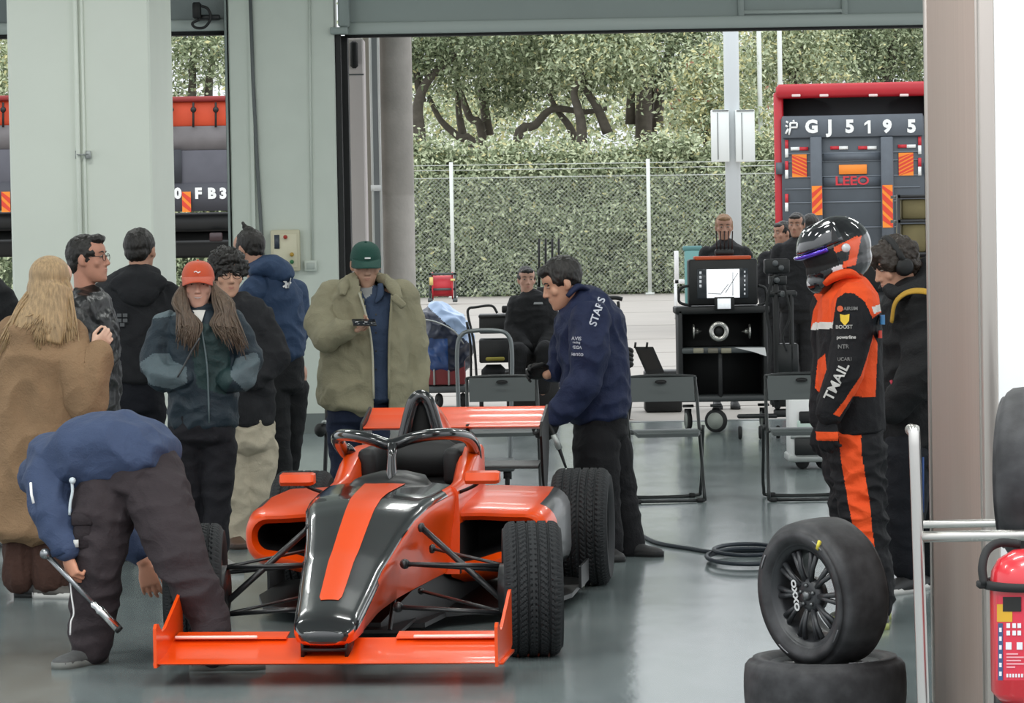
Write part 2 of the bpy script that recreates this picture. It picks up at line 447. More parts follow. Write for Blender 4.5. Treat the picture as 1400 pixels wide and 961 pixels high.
# camera-like floodlight above the left opening
fl = thing('floodlight', 'small black floodlight with a looped cable above the narrow doorway', 'floodlight', R(281, 30, DW))
q = MB(); pb(q, 263, 3, 274, 25, DW - .12, .1, .01); obj('lamp_housing', q, M_black, fl, world=True)
q = MB(); pb(q, 268, 20, 300, 27, DW - .05, .1, .01); obj('bracket', q, M_dark, fl, world=True)
q = MB(); q.tube([R(x, y, DW - .1) for x, y in ((274, 8), (284, 12), (288, 25), (280, 37), (268, 38), (263, 32), (272, 27))], .012, 8, sm=5); obj('cable', q, M_black, fl, world=True)
# ---------------------------------------------------------------- concrete column and downpipes outside
DC = 31.6
q = MB(); c = R(543, 300, DC); s = S(DC)
q.lathe([(24 / s, 0), (24 / s, 2.06), (23.2 / s, 2.075), (24 / s, 2.09), (24 / s, 4.9)], 40, Matrix.Translation((c.x, DC, 0)) @ Matrix.Rotation(-PI / 2, 4, 'Y'))
struct('column_1', q, mat('raw_concrete', '#b3ada7', .85, var=.1, vs=5, bump=.3, bs=30), smooth=True)
for px, r, lab in ((508.5, .011, 'thin pale downpipe left of the steel channel'), (519.5, .011, 'thin pale downpipe beside the concrete column')):
    q = MB(); p = R(px, 200, 31.1); q.tube([(p.x, 31.1, 0), (p.x, 31.1, 4.6)], r, 8); tag(obj('downpipe', q, mat('pale_pipe', '#c9cac7', .5)), lab, 'pipe')
q = MB(); a, b_ = X(509, 200, 31.15), X(519, 200, 31.15); q.box2((a, 31.15, 0), (b_, 31.3, 4.6)); struct('trim_6', q, mat('grey_channel', '#7c8081', .5))
q = MB(); a2, b2 = X(499, 200, 31.3), X(512, 200, 31.3); q.box2((a2, 31.3, 0), (b2, 31.5, 4.6)); struct('trim_7', q, mat('shaded_beige', '#a8a096', .7))  # strip in one even greyish beige
q = MB(); pb(q, 507, 253, 521, 261, 31.08, .05); tag(obj('pipe_clamp', q, M_white), 'white clamp plate holding the thin downpipes', 'clamp')
# ---------------------------------------------------------------- pillars inside
DP = 23.6
xa, xb = X(14, 250, DP), X(208.5, 250, DP)
q = MB(); q.box2((xa, DP, 0), (xb, DP + 1.55, 4.7), bev=.015); o = struct('pillar_left', q, M_pil)
q = MB()
for px, r in ((106, .018), (114.5, .012)):
    p = R(px, 150, DP); q.tube([(p.x, DP - r, 0), (p.x, DP - r, 4.7)], r, 10)
cp = obj('cable_conduit', q, mat('conduit_white', '#dfe5da', .4), o)
q = MB()
pb(q, 103, 206, 105.5, 217, DP - .03, .03); pb(q, 105, 210.5, 121, 212, DP - .05, .02); pb(q, 117, 206, 124, 217, DP - .05, .05, .005)
obj('pipe_clip', q, M_galv, cp)
# right pillar close to the camera
xf = X(1268, 300, 12.15); xg = xf + 1.6; D0 = 10.72
q = MB(); q.box2((xf + .03, D0, 0), (xg, 12.15, 4.7), bev=.012); o = struct('pillar_right', q, M_white)
q = MB(); q.box2((xf, D0 + .02, 0), (xf + .03, 12.13, 4.7), bev=.006)
obj('metal_cladding', q, mat('satin_metal', '#a8958b', .5, metal=.25, var=.05, vs=3, stretch=(1, 30, .3)), o)
q = MB()
q.box2((xf - .006, D0 - .006, 0), (xf + .04, D0 + .05, 4.7), bev=.004); q.box2((xf - .006, D0 + .09, 0), (xf + .01, D0 + .1, 4.7)); q.box2((xf - .006, 12.1, 0), (xf + .01, 12.155, 4.7))
obj('edge_trim', q, mat('trim_metal', '#c9bfb8', .35, metal=.7), o)
# ================================================================ single-seater race car
CX, CY, CA = -.645, 13.77, math.radians(6.2)
car = thing('race_car', 'orange and black single-seater racing car with open wheels and halo, standing on the garage floor', 'race car', (CX, CY, 0), -CA)
M_org = mat('orange_paint', '#e64b0a', .3, coat=.25, spec=.4)
M_blk = mat('gloss_black_paint', '#17191b', .18, coat=.9)
M_sat = mat('dark_stripe_paint', '#2b2d30', .28, coat=.6)
M_carb = mat('carbon_black', '#101112', .4, spec=.5)
M_arm = mat('suspension_black', '#1c1d1f', .35, spec=.6)
M_pad = mat('cockpit_padding', '#0f1011', .55)
M_void = mat('cockpit_black', '#070708', .7)
# ---- tyres
def tyre_mat(name, R_, pitch, slick=False):
    m = mat(name, '#242628' if not slick else '#3a3b3d', .72 if not slick else .55, spec=.35); nt = m.node_tree; N, L = nt.nodes, nt.links; b = N['Principled BSDF']
    tc = N.new('ShaderNodeTexCoord'); sp = N.new('ShaderNodeSeparateXYZ'); L.new(tc.outputs['Object'], sp.inputs[0])
    def mth(op, a, b_=None, c=None):
        n = N.new('ShaderNodeMath'); n.operation = op
        for i, x in enumerate((a, b_, c)):
            if x is None: continue
            if isinstance(x, (int, float)): n.inputs[i].default_value = x
            else: L.new(x, n.inputs[i])
        return n.outputs[0]
    if not slick: pass
    else:
        n = N.new('ShaderNodeTexNoise'); n.inputs['Scale'].default_value = 14; n.inputs['Detail'].default_value = 8; L.new(tc.outputs['Object'], n.inputs['Vector'])
        r = N.new('ShaderNodeValToRGB'); r.color_ramp.elements[0].color = lin('#29292b'); r.color_ramp.elements[1].color = lin('#454547'); r.color_ramp.elements[0].position = .35; r.color_ramp.elements[1].position = .75
        L.new(n.outputs['Fac'], r.inputs[0]); L.new(r.outputs[0], b.inputs['Base Color'])
        bp = N.new('ShaderNodeBump'); bp.inputs['Strength'].default_value = .25; bp.inputs['Distance'].default_value = .01; L.new(n.outputs['Fac'], bp.inputs['Height']); L.new(bp.outputs[0], b.inputs['Normal'])
    return m
M_tf, M_tr_ = tyre_mat('front_wet_tyre', .272, .03), tyre_mat('rear_wet_tyre', .283, .026)
def tyre_prof(R_, w, rim, grooves=()):
    """closed outline (radius, axial) of a tyre"""
    h = w / 2; P = []
    P += [(rim, -h * .86), (rim + .012, -h * .93), (lerp(rim, R_, .35), -h * 1.04), (lerp(rim, R_, .7), -h * 1.05), (R_ - .028, -h * 1.0), (R_ - .012, -h * .93), (R_ - .003, -h * .82)]
    xs = [-.6, .6]; t = [(-.7, 0)]
    for g in grooves: t += [(g - .045, 0), (g - .035, .008), (g + .035, .008), (g + .045, 0)]
    t += [(.7, 0)]
    P += [(R_ - d - .002 * a * a, a * h) for a, d in t]
    P += [(r, -a) for r, a in reversed(P[:7])]
    return P
def tread_tyre(R_, w, grooves, pitch, key, cache={}):
    """rain tyre: straight grooves and slanted sipes cut into the tread"""
    if key in cache: return cache[key]
    h = w / 2; seg = int(2 * PI * R_ / .0052); q = MB(); side = tyre_prof(R_, w, .168)
    left = side[:7]; nx = 44; P = [(r, a, 0) for r, a in left] + [(R_ - .002 * (x / h) ** 2, x, 1) for x in [lerp(-.74 * h, .74 * h, k / nx) for k in range(nx + 1)]] + [(r, -a, 2) for r, a in reversed(left)]
    loops = []
    for r, a, k in P:
        lp = []
        for j in range(seg):
            th = 2 * PI * j / seg; d = 0
            if k == 1 or r > R_ - .02:
                g = abs(a) / h
                if k == 1 and min(abs(a / h - x) for x in grooves) < .035: d = .009
                elif g > .06:
                    ph = (th * R_ - abs(a) * .9) / pitch + (.5 if int(g * 4) % 2 else 0)
                    if ph % 1 < .24: d = .006
            lp.append(V((a, (r - d) * math.cos(th), (r - d) * math.sin(th))))
        loops.append(lp)
    loops.append(loops[0]); q.loft(loops, cap=False); cache[key] = q; return q
def wheel(par, v, u, R_, w, m, steer=0, camber=0, name='wheel', left=1, grooves=(-.55, -.18, .18, .55)):
    wr = bpy.data.objects.new(name, None); COL.objects.link(wr); wr.parent = par; wr.location = (v, u, R_); wr.rotation_euler = (0, camber, steer)
    obj('tyre', MB().join(tread_tyre(R_, w, grooves, .026, R_)), m, wr, auto=35)
    rim_mb(w, left).build_to(wr)
    return wr
class rim_mb:
    def __init__(s, w, side, spokes=10, R_=.168, fc=.45, th=1): s.w, s.side, s.n, s.R, s.fc, s.th = w, side, spokes, R_, fc, th
    def build_to(s, wr, m=None):
        h = s.w / 2 * .86; q = MB(); k = s.side; Rr = s.R
        q.lathe([(Rr + .012, -h), (Rr + .01, -h * .94), (Rr - .012, -h * .9), (Rr - .016, -h * .6), (Rr - .03, -h * .3), (Rr - .03, h * .3), (Rr - .016, h * .6), (Rr - .012, h * .9), (Rr + .01, h * .94), (Rr + .012, h), (Rr - .002, h * .9), (Rr - .004, -h * .9)], 48, closed=True)
        f = k * h * s.fc
        q.lathe([(.0, f), (.03, f + k * .004), (.055, f), (.062, f - k * .012), (.06, f - k * .04), (0, f - k * .04)], 32)
        for i in range(s.n):
            for d in (-.09, .09):
                a = 2 * PI * i / s.n; 
                p0 = V((f - k * .006, .052 * math.cos(a), .052 * math.sin(a))); p1 = V((f - k * .0, (Rr - .02) * math.cos(a + d), (Rr - .02) * math.sin(a + d)))
                q.tube([p0, lerp(p0, p1, .5) + V((k * .006, 0, 0)), p1], [.0075 * s.th, .007 * s.th, .008 * s.th], 8)
        obj('rim', q, m or mat('rim_black', '#17181a', .35, spec=.6), wr)
        q = MB()
        for i in range(5):
            a = 2 * PI * i / 5 + .3; c = V((f + k * .006, .036 * math.cos(a), .036 * math.sin(a))); q.ell(c, .008, nu=8, nv=6)
        q.lathe([(0, f + k * .02), (.014, f + k * .019), (.018, f + k * .01), (.018, f)], 16)
        obj('wheel_nut', q, mat('nut_metal', '#6d6f70', .35, metal=.8), wr)
wheel(car, .715, -.005, .272, .225, M_tf, steer=math.radians(7.5), left=1)
wheel(car, -.665, .005, .272, .225, M_tf, steer=math.radians(7.5), left=-1)
wheel(car, .68, 2.73, .283, .262, M_tr_, left=1, grooves=(-.6, -.3, 0, .3, .6))
wheel(car, -.68, 2.73, .283, .262, M_tr_, left=-1, grooves=(-.6, -.3, 0, .3, .6))
# ---- monocoque and nose: sections (u, half width, top z, bottom z)
NS = [(-.86, .098, .2, .152), (-.84, .116, .225, .146), (-.78, .128, .255, .148), (-.5, .146, .318, .158), (-.1, .174, .42, .188), (.12, .202, .495, .205), (.3, .232, .553, .216), (.45, .258, .583, .222), (.6, .275, .598, .226), (.85, .29, .610, .228), (1.05, .298, .618, .225)]
def nsec(u): return interp(NS, u)
def noff(u): return interp([(-.8, 0), (-.2, -.03), (.5, -.028), (1.0, -.012)], u)[0]
def nose_ring(u, n=9):
    w, zt, zb = nsec(u); h = zt - zb; e = min(.05, h * .42)
    P = []
    # top from left to right, slightly crowned, rounded shoulders, side walls tucking in to a narrower bottom
    wb = w * (.86 if u > -.6 else .92)
    for k in range(n):
        t = -1 + 2 * k / (n - 1); P.append((t * (w - e), zt + .018 * (1 - t * t) * min(1, w / .2)))
    for k in range(1, 5):
        a = PI / 2 * (1 - k / 4); P.append((w - e + e * math.cos(a), zt - e + e * math.sin(a)))
    for k in range(1, 5): t = k / 5; P.append((lerp(w, wb, t), lerp(zt - e, zb + .02, t)))
    P.append((wb - .004, zb + .012)); P.append((wb - .025, zb)); P.append((0, zb - .004)); P.append((-wb + .025, zb)); P.append((-wb + .004, zb + .012))
    for k in range(4, 0, -1): t = k / 5; P.append((-lerp(w, wb, t), lerp(zt - e, zb + .02, t)))
    for k in range(3, -1, -1):
        a = PI / 2 * (1 - k / 4); 
        if k: P.append((-(w - e + e * math.cos(a)), zt - e + e * math.sin(a)))
    return [V((x + noff(u), u, z)) for x, z in P]
us = [-.875, -.868, -.855, -.835, -.8] + [-.75 + .05 * i for i in range(37)]
loops = []
for i, u in enumerate(us):
    r = nose_ring(max(u, -.855))
    sc = (.72, .86, .95, 1)[i] if i < 4 else 1
    if i < 4:
        w, zt, zb = nsec(-.855); cz = lerp(zb, zt, .4); r = [V((p.x * sc, u, cz + (p.z - cz) * sc)) for p in r]
    loops.append(r)
nose = MB(); nose.loft(loops)
def nose_col(c, m):
    u = c.y; w, zt, zb = nsec(u); e = min(.05, (zt - zb) * .42)
    top = c.z > zt - e * (.72 if u > -.3 else .85)
    if u < -.846: return 1 if c.z > .168 else 0
    if u > .86 and abs(c.x - noff(u)) > .16 and c.z < zt - .008: return 0
    if u > .9 and c.z < .455 and abs(c.x - noff(u)) > .2: return 2
    if not top: return 0
    return 1
# finer faces for clean paint edges
nose.paint(nose_col)
obj('nose', nose, [M_org, M_blk, M_void], car, auto=50)
# orange centre stripe lying in the black top
def top_pt(x, u, lift=.0025):
    w, zt, zb = nsec(u); e = min(.05, (zt - zb) * .42); t = max(-1, min(1, x / (w - e))); return V((x + noff(u), u, zt + .018 * (1 - t * t) * min(1, w / .2) + lift))
q = MB(); rows = []
SW = [(-.66, .043), (-.1, .054), (.3, .06), (.6, .07), (1.0, .095)]
for i in range(40):
    u = lerp(-.645, 1.0, i / 39); hw = interp(SW, u)[0]; hw *= 1 if i else .8
    rows.append([top_pt(lerp(-hw, hw, k / 8), u) for k in range(9)])
q.loft(rows, cap=False, closed=False); obj('centre_stripe', q, M_org, car)
# lip below the nose tip carries the wing
for v in (-.085, .085):
    q = MB(); q.box((v + .0, -.76, .14), (.012, .16, .09)); obj('wing_pylon', q, M_carb, car)
q = MB(); q.box((0, -.83, .128), (.17, .03, .014)); obj('wing_mount', q, M_carb, car)
# ---- front wing
fw = bpy.data.objects.new('front_wing', None); COL.objects.link(fw); fw.parent = car; fw.location = (.02, 0, 0)
def aero(u0, z0, u1, z1, x0, x1, th=.022, camb=.02, n=10):
    """wing plank from leading edge (u0,z0) to trailing edge (u1,z1)"""
    up, lo = [], []
    for k in range(n + 1):
        t = k / n; u, z = lerp(u0, u1, t), lerp(z0, z1, t); d = th * (1.9 * math.sqrt(t) * (1 - t) + .06); c = -camb * 4 * t * (1 - t)
        up.append((u, z + c + d / 2)); lo.append((u, z + c - d / 2))
    ring = up + lo[::-1]
    q = MB(); q.loft([[V((x, u, z)) for u, z in ring] for x in (x0, x1)]); return q
obj('main_plane', aero(-.93, .088, -.62, .148, -.65, .65, .028, .018), M_org, fw, auto=40)
M_wtrim = mat('pale_flap_edge', '#f3d9cd', .3, coat=.5)
for x0_, x1_ in ((-.64, -.2), (.23, .64)):
    q = aero(-.655, .149, -.56, .166, x0_, x1_, .012, .002); q = MB().join(q); o = obj('flap', q, M_org, fw, auto=40)
    e = MB(); a, b_ = (x0_ + .005, x0_ + .33) if x0_ < 0 else (x1_ - .34, x1_ - .005)
    e.box(((a + b_) / 2, -.665, .158), (b_ - a, .012, .012), bev=.003); obj('pale_edge', e, M_wtrim, o)
for sx in (-1, 1):
    prof = [(-.95, .075), (-.95, .225), (-.93, .24), (-.9, .238), (-.84, .2), (-.78, .205), (-.48, .312), (-.45, .315), (-.45, .1), (-.54, .075)]
    M = Matrix(((0, 0, 1, sx * .653), (1, 0, 0, 0), (0, 1, 0, 0), (0, 0, 0, 1)))
    q = MB(); q.prism(prof, .012, M); ep = obj('endplate', q, M_org, fw, smooth=False)
    q = MB(); q.box((sx * .66, -.7, .082), (.024, .4, .01)); obj('foot_plate', q, M_org, ep)
# ---- cockpit tub: raised side walls, black inside
def tub(side):
    sgn = side
    secs = []
    for u, zo, vo, vi in ((1.0, .61, .295, .24), (1.15, .618, .3, .235), (1.3, .625, .305, .23), (1.42, .66, .308, .225), (1.55, .70, .31, .22), (1.75, .735, .31, .22), (1.95, .74, .3, .2), (2.1, .72, .27, .15)):
        secs.append([V((sgn * a, u, z)) for a, z in ((vo, .23), (vo + .005, .45), (vo, zo - .025), (vo - .012, zo - .006), ((vo + vi) / 2, zo), (vi + .012, zo - .006), (vi, zo - .03), (vi - .01, .45), (vi - .01, .23))])
    return MB().loft(secs).paint(lambda c, m: 1 if c.z < .44 else 0)
for sd in (-1, 1): obj('cockpit_side', tub(sd), [M_org, M_void], car, auto=50)
q = MB(); q.box((0, 1.75, .3), (.42, .9, .1)); q.box((0, 2.12, .5), (.44, .06, .5)); q.box((0, 1.03, .42), (.44, .04, .36)); obj('cockpit_floor', q, M_void, car)
q = MB()  # seat
q.loft([[V((x, u, z)) for x, z in ((-.17, .3), (-.19, .5), (-.12, .36), (.12, .36), (.19, .5), (.17, .3))] for u in (1.3, 1.8)]); q.slab([(V((0, 1.95, .32)), .19, .03), (V((0, 2.03, .62)), .17, .03)], (1, 0, 0)); obj('seat', q, M_void, car)
for sd in (-1, 1):
    q = MB(); q.box((sd * .195, 1.78, .655), (.085, .38, .17), bev=.03, seg=3); obj('headrest', q, M_pad, car)
q = MB(); q.tube([(.115 * math.cos(a), 1.22 - .02 * math.sin(a), .585 + .075 * math.sin(a)) for a in [2 * PI * k / 20 for k in range(20)]], .014, 8, closed=True); q.box((0, 1.22, .585), (.18, .03, .07), bev=.012)
obj('steering_wheel', q, mat('wheel_grip', '#141516', .5), car)
q = MB()  # dashboard hump with small windscreen
q.loft([[V((x * w, u, z)) for x, z in ((-1, .6), (-.8, zt - .02), (-.3, zt), (.3, zt), (.8, zt - .02), (1, .6))] for u, w, zt in ((.9, .2, .625), (1.02, .2, .665), (1.12, .17, .675), (1.18, .12, .66))]); obj('dashboard', q, M_carb, car)
# ---- halo
hl = [(-.28, 1.75, .69), (-.3, 1.64, .74), (-.292, 1.46, .795), (-.245, 1.28, .822), (-.165, 1.16, .826), (-.08, 1.105, .812), (0, 1.09, .79)]
hl = hl + [(-x, u, z) for x, u, z in reversed(hl[:-1])]
q = MB(); q.tube([V((x - .012, u, z)) for x, u, z in hl], .031, 14, sm=5, flat=.85)
q.loft([[V((x, u, z)) for x, u in ((-.016 * k, 1.02 + d), (0, .985 + d - .02), (.016 * k, 1.02 + d), (.013 * k, 1.1 + d), (-.013 * k, 1.1 + d))] for z, k, d in ((.6, 2.4, 0), (.66, 1.4, .005), (.74, 1.1, .02), (.8, 1.6, .04))])
for sd in (-1, 1): q.chain([(sd * .292, 1.66, .735), (sd * .275, 1.78, .67)], [.028, .034])
obj('halo', q, M_blk, car)
# ---- engine cover and roll hoop
def cover_ring(u, w, zt, zb=.25, k=12):
    return [V((w * math.sin(a) * (1 if True else 0), u, zb + (zt - zb) * max(0, math.cos(a)) ** .8)) for a in [lerp(-PI / 2, PI / 2, i / (2 * k)) for i in range(2 * k + 1)]]
arch = [(-.13, .62), (-.1, .7), (-.075, .79), (-.052, .88), (-.03, .937), (0, .957), (.03, .937), (.052, .88), (.075, .79), (.1, .7), (.13, .62)]
def cov(u, kx, zt): return [V((x * kx, u, .3 + (z - .3) * (zt - .3) / .657)) for x, z in arch]
q = MB(); q.loft([cov(*a_) for a_ in ((2.035, 1.1, .955), (2.1, 1.35, .955), (2.3, 1.6, .91), (2.6, 1.5, .8), (2.9, 1.1, .63), (3.15, .6, .46))]); obj('engine_cover', q, M_org, car, auto=60)
q = MB(); q.tube([(x, 2.02, z) for x, z in arch], .02, 12, sm=4, flat=1.5); obj('roll_hoop', q, M_blk, car)
q = MB(); q.loft([[V((x * k, u, .62 + (z - .62) * k)) for x, z in arch] for u, k in ((2.03, .97), (2.06, .5))]); obj('air_intake', q, M_void, car)
q = MB(); q.slab([(V((0, 2.0, .6)), .2, .05), (V((0, 2.0, .72)), .19, .05), (V((0, 2.04, .76)), .1, .03)], (1, 0, 0)); obj('head_surround', q, M_pad, car)
# ---- sidepods
def pod(sd):
    secs = []
    def ring(u, vi, vo, zb, zt, r):
        P = []
        cs = [(vo - r, zt - r, 90, 0), (vo - r, zb + r, 0, -90)]
        P.append((vi, zt + .012)); P.append((lerp(vi, vo, .35), zt + .012)); P.append((lerp(vi, vo, .6), zt + .004))
        for cx, cz, a0, a1 in cs:
            for k in range(7): a = math.radians(lerp(a0, a1, k / 6)); P.append((cx + r * math.cos(a), cz + r * math.sin(a)))
        P.append((lerp(vi, vo, .55), zb - .012)); P.append((lerp(vi, vo, .25), zb - .045)); P.append((vi, zb - .06))
        return [V((sd * x, u, z)) for x, z in P]
    def slant(ring_, k=.28):
        return [V((p.x, p.y + k * max(0, abs(p.x) - .3) ** 1.0 + .12 * max(0, .42 - p.z), p.z)) for p in ring_]
    fin = (1.14, .33, .62, .315, .43, .055)
    body = [slant(ring(*a)) for a in ((1.55, .26, .60, .35, .42, .035), (1.25, .255, .615, .34, .432, .045), (1.075, .25, .622, .325, .445, .055), (1.03, .25, .642, .302, .466, .075), (1.03, .25, .66, .284, .48, .085), (1.06, .25, .675, .268, .494, .095))]
    inner = body[:3]; lip = body[2:]
    shell = lip + [slant(ring(*a)) for a in ((1.2, .27, .695, .24, .512, .1), (1.5, .25, .705, .2, .53, .1), (1.9, .22, .69, .16, .535, .1), (2.2, .18, .58, .12, .5, .1), (2.45, .12, .36, .1, .42, .09), (2.62, .08, .22, .1, .36, .05))]
    q = MB(); q.loft(shell, cap=False)
    q.paint(lambda c, m: 1 if abs(c.x) > .615 and c.y > 1.27 else 0)
    o = obj('sidepod', q, [M_org, mat('satin_black_panel', '#1a1c1e', .35, coat=.15)], car, auto=60)
    q = MB(); q.loft(inner, cap=False); q.f.append(tuple(range(len(inner[0])))); q.m.append(0); obj('intake_duct', q, M_void, o)
    return o
pod(1); pod(-1)
# ---- floor and splitter
q = MB(); q.prism([(-.2, .55), (.2, .55), (.24, .95), (.62, 1.25), (.72, 1.7), (.72, 2.35), (.55, 2.5), (.55, 2.9), (-.55, 2.9), (-.55, 2.5), (-.72, 2.35), (-.72, 1.7), (-.62, 1.25), (-.24, .95)], .02, Matrix.Translation((0, 0, .06)))
q.box((.73, 2.2, .11), (.012, .4, .1)); q.box((-.73, 2.2, .11), (.012, .4, .1)); obj('floor_plate', q, M_carb, car, smooth=False)
q = MB(); q.loft([[V((x, u, z)) for x, z in ((-w, .07), (-w, zt), (w, zt), (w, .07))] for u, w, zt in ((.3, .05, .1), (.6, .14, .2), (1.0, .22, .23), (2.2, .26, .3))]); q.box((0, .45, .075), (.3, .5, .014)); q.tube([(.1, .2, .08), (.1, .35, .2)], .01); q.tube([(-.1, .2, .08), (-.1, .35, .2)], .01)
obj('keel', q, M_carb, car, auto=40)
# ---- suspension
def arm(par, name, a, b_, r, flat=.55): q = MB(); q.tube([a, b_], r, 10, flat=flat); q.ell(a, r * 1.25, nu=10, nv=6); obj(name, q, M_arm, par)
for sd in (-1, 1):
    w = .715 - .1 if sd == 1 else .665 - .1
    arm(car, 'upper_wishbone', V((sd * .2, -.02, .375)), V((sd * w, .02, .36)), .017)
    arm(car, 'upper_wishbone', V((sd * .255, .42, .395)), V((sd * w, .02, .36)), .012)
    arm(car, 'push_rod', V((sd * .235, .24, .5)), V((sd * w, .02, .2)), .013, 1)
    arm(car, 'lower_wishbone', V((sd * .17, -.02, .2)), V((sd * w, .0, .17)), .018)
    arm(car, 'lower_wishbone', V((sd * .2, .45, .215)), V((sd * w, .0, .17)), .012)
    arm(car, 'track_rod', V((sd * .2, .12, .36)), V((sd * w, .13, .33)), .009, 1)
    q = MB(); q.slab([(V((sd * (w + .02), 0, .14)), .03, .05), (V((sd * (w + .02), 0, .27)), .035, .06), (V((sd * (w + .02), 0, .39)), .03, .045)], (1, 0, 0)); q.lathe([(0, -.06), (.1, -.06), (.1, .06), (0, .06)], 24, Matrix.Translation((sd * (w + .03), 0, .272))); obj('upright', q, M_arm, car)
    for p in (V((sd * .2, -.02, .375)), V((sd * .255, .42, .395)), V((sd * .235, .24, .5))):
        q = MB(); q.box(p, (.02, .05, .035), bev=.005); obj('bracket', q, M_arm, car)
    for zz, uu in ((.3, 2.45), (.17, 2.5), (.3, 2.85), (.17, 2.9)): arm(car, 'rear_wishbone', V((sd * .12, uu, zz)), V((sd * .56, 2.73, zz + (.06 if zz > .2 else -.02))), .014)
    # mirror
    mr = MB(); c = V((sd * .405, .98, .652)); ring = []
    for k, sc in ((-.075, .85), (-.07, 1), (.06, 1), (.075, .8)):
        ring.append([V((c.x + k, c.y + y * sc, c.z + z * sc)) for y, z in ((-.05, -.012), (-.035, .022), (.03, .026), (.035, -.024), (-.035, -.028))])
    mr.loft(ring); m_ = obj('mirror', mr, M_org, car, auto=40)
    q = MB(); q.tube([(sd * .29, 1.05, .58), (sd * .36, 1.02, .61), (sd * .4, 1.0, .64)], .008, 8, sm=4); obj('mirror_stalk', q, M_carb, m_)
    q = MB(); q.box((c.x, 1.012, .652), (.13, .006, .042)); obj('mirror_glass', q, M_chrome, m_)
# ---- gearbox and rear wing
q = MB(); q.slab([(V((0, 2.3, .3)), .16, .14), (V((0, 2.8, .3)), .12, .12), (V((0, 3.2, .3)), .08, .09)], (1, 0, 0)); obj('gearbox', q, M_carb, car)
rw = bpy.data.objects.new('rear_wing', None); COL.objects.link(rw); rw.parent = car; rw.location = (0, 3.1, 0)
q = aero(.0, .748, .24, .80, -.44, .44, .03, .02); obj('main_plane', q, M_org, rw, auto=40)
q = aero(.22, .79, .33, .832, -.44, .44, .014, .006); obj('flap', q, M_org, rw, auto=40)
obj('lower_plane', aero(.0, .545, .16, .57, -.43, .43, .024, .008), M_carb, rw, auto=40)
for sd in (-1, 1):
    prof = [(-.02, .7), (.02, .77), (.32, .84), (.34, .62), (.2, .42), (.1, .4), (.04, .5)]
    q = MB(); q.prism(prof, .012, Matrix(((0, 0, 1, sd * .45), (1, 0, 0, 0), (0, 1, 0, 0), (0, 0, 0, 1)))); obj('endplate', q, M_carb, rw, smooth=False)
    q = MB(); q.box((sd * .08, .08, .45), (.012, .14, .62)); obj('support', q, M_carb, rw)
# ================================================================ people
SKIN = {}
def skin_mat(c='#c79a80'):
    return mat('skin_' + c, c, .5, spec=.4, var=.04, vs=25)
M_hair = mat('black_hair', '#17130f', .45, spec=.5, bump=.6, bs=90, stretch=(1, 1, .35))
M_iris = mat('eye_dark', '#120d0a', .25)
M_eyew = mat('eye_white', '#a8988e', .4)
M_lip = mat('lips', '#a96c62', .5)
def cloth(name, c, rough=.85, var=.06, vs=14, bump=.25, bs=160, sheen=.0, spec=.3, fold=.28, fs=8): return mat(name, c, rough, spec=spec, var=var, vs=vs, bump=bump, bs=bs, sheen=sheen, fold=fold, fs=fs)
# head cross-sections: height, half width, front, back (metres, for a 0.23 m head)
HS = [(-.116, .014, .07, .03), (-.112, .030, .084, .012), (-.10, .040, .089, -.005), (-.082, .050, .089, -.035), (-.062, .057, .0895, -.06), (-.045, .061, .0885, -.074), (-.03, .064, .087, -.08), (-.012, .068, .085, -.09), (.006, .071, .081, -.097),
      (.016, .072, .080, -.099), (.028, .0735, .085, -.101), (.042, .0745, .0885, -.102), (.06, .074, .086, -.100), (.078, .068, .076, -.094), (.095, .056, .058, -.078), (.107, .038, .036, -.055), (.114, .016, .008, -.026)]
def head_shape(mb, M, k=1.0, ears=True, nose=1.0):
    loops = []
    n = 32
    for z, w, f, b in HS:
        lp = []
        for j in range(n):
            t = 2 * PI * j / n; c, s_ = math.cos(t), math.sin(t); e = 2 / 2.35
            x = w * math.copysign(abs(c) ** e, c); yy = math.copysign(abs(s_) ** e, s_); y = (f + b) / 2 + (f - b) / 2 * yy
            lp.append(M @ (V((x, y, z)) * k))
        loops.append(lp)
    mb.loft(loops)
    L_ = lambda x, y, z: M @ (V((x, y, z)) * k)
    mb.chain([L_(0, .083, .018), L_(0, .094, -.004), L_(0, .099 + .004 * nose, -.023)], [.008 * k, .0095 * k, .012 * k], 10)
    for sd in (-1, 1): mb.ell(L_(sd * .0115, .093, -.028), .0085 * k, nu=8, nv=6)
    mb.ell(L_(0, .087, -.052), (.022 * k, .0085 * k, .0065 * k), M.to_3x3(), 10, 8); mb.ell(L_(0, .0865, -.063), (.019 * k, .008 * k, .007 * k), M.to_3x3(), 10, 8)
    mb.ell(L_(0, .08, -.098), (.02 * k, .012 * k, .013 * k), M.to_3x3(), 10, 8)
    for sd in (-1, 1):
        mb.ell(L_(sd * .044, .06, -.018), (.024 * k, .018 * k, .024 * k), M.to_3x3(), 10, 8)
        if ears:
            E = M.to_3x3() @ Matrix.Rotation(sd * -.35, 3, 'Z'); mb.ell(L_(sd * .077, -.012, .0), (.009 * k, .02 * k, .033 * k), E, 10, 10); mb.ell(L_(sd * .074, -.002, -.024), (.008 * k, .01 * k, .012 * k), E, 8, 8)
FL = [(.034, .071, 1.0), (.0115, .079, 1.04), (-.0115, .074, 1.0), (-.033, .058, .88)]
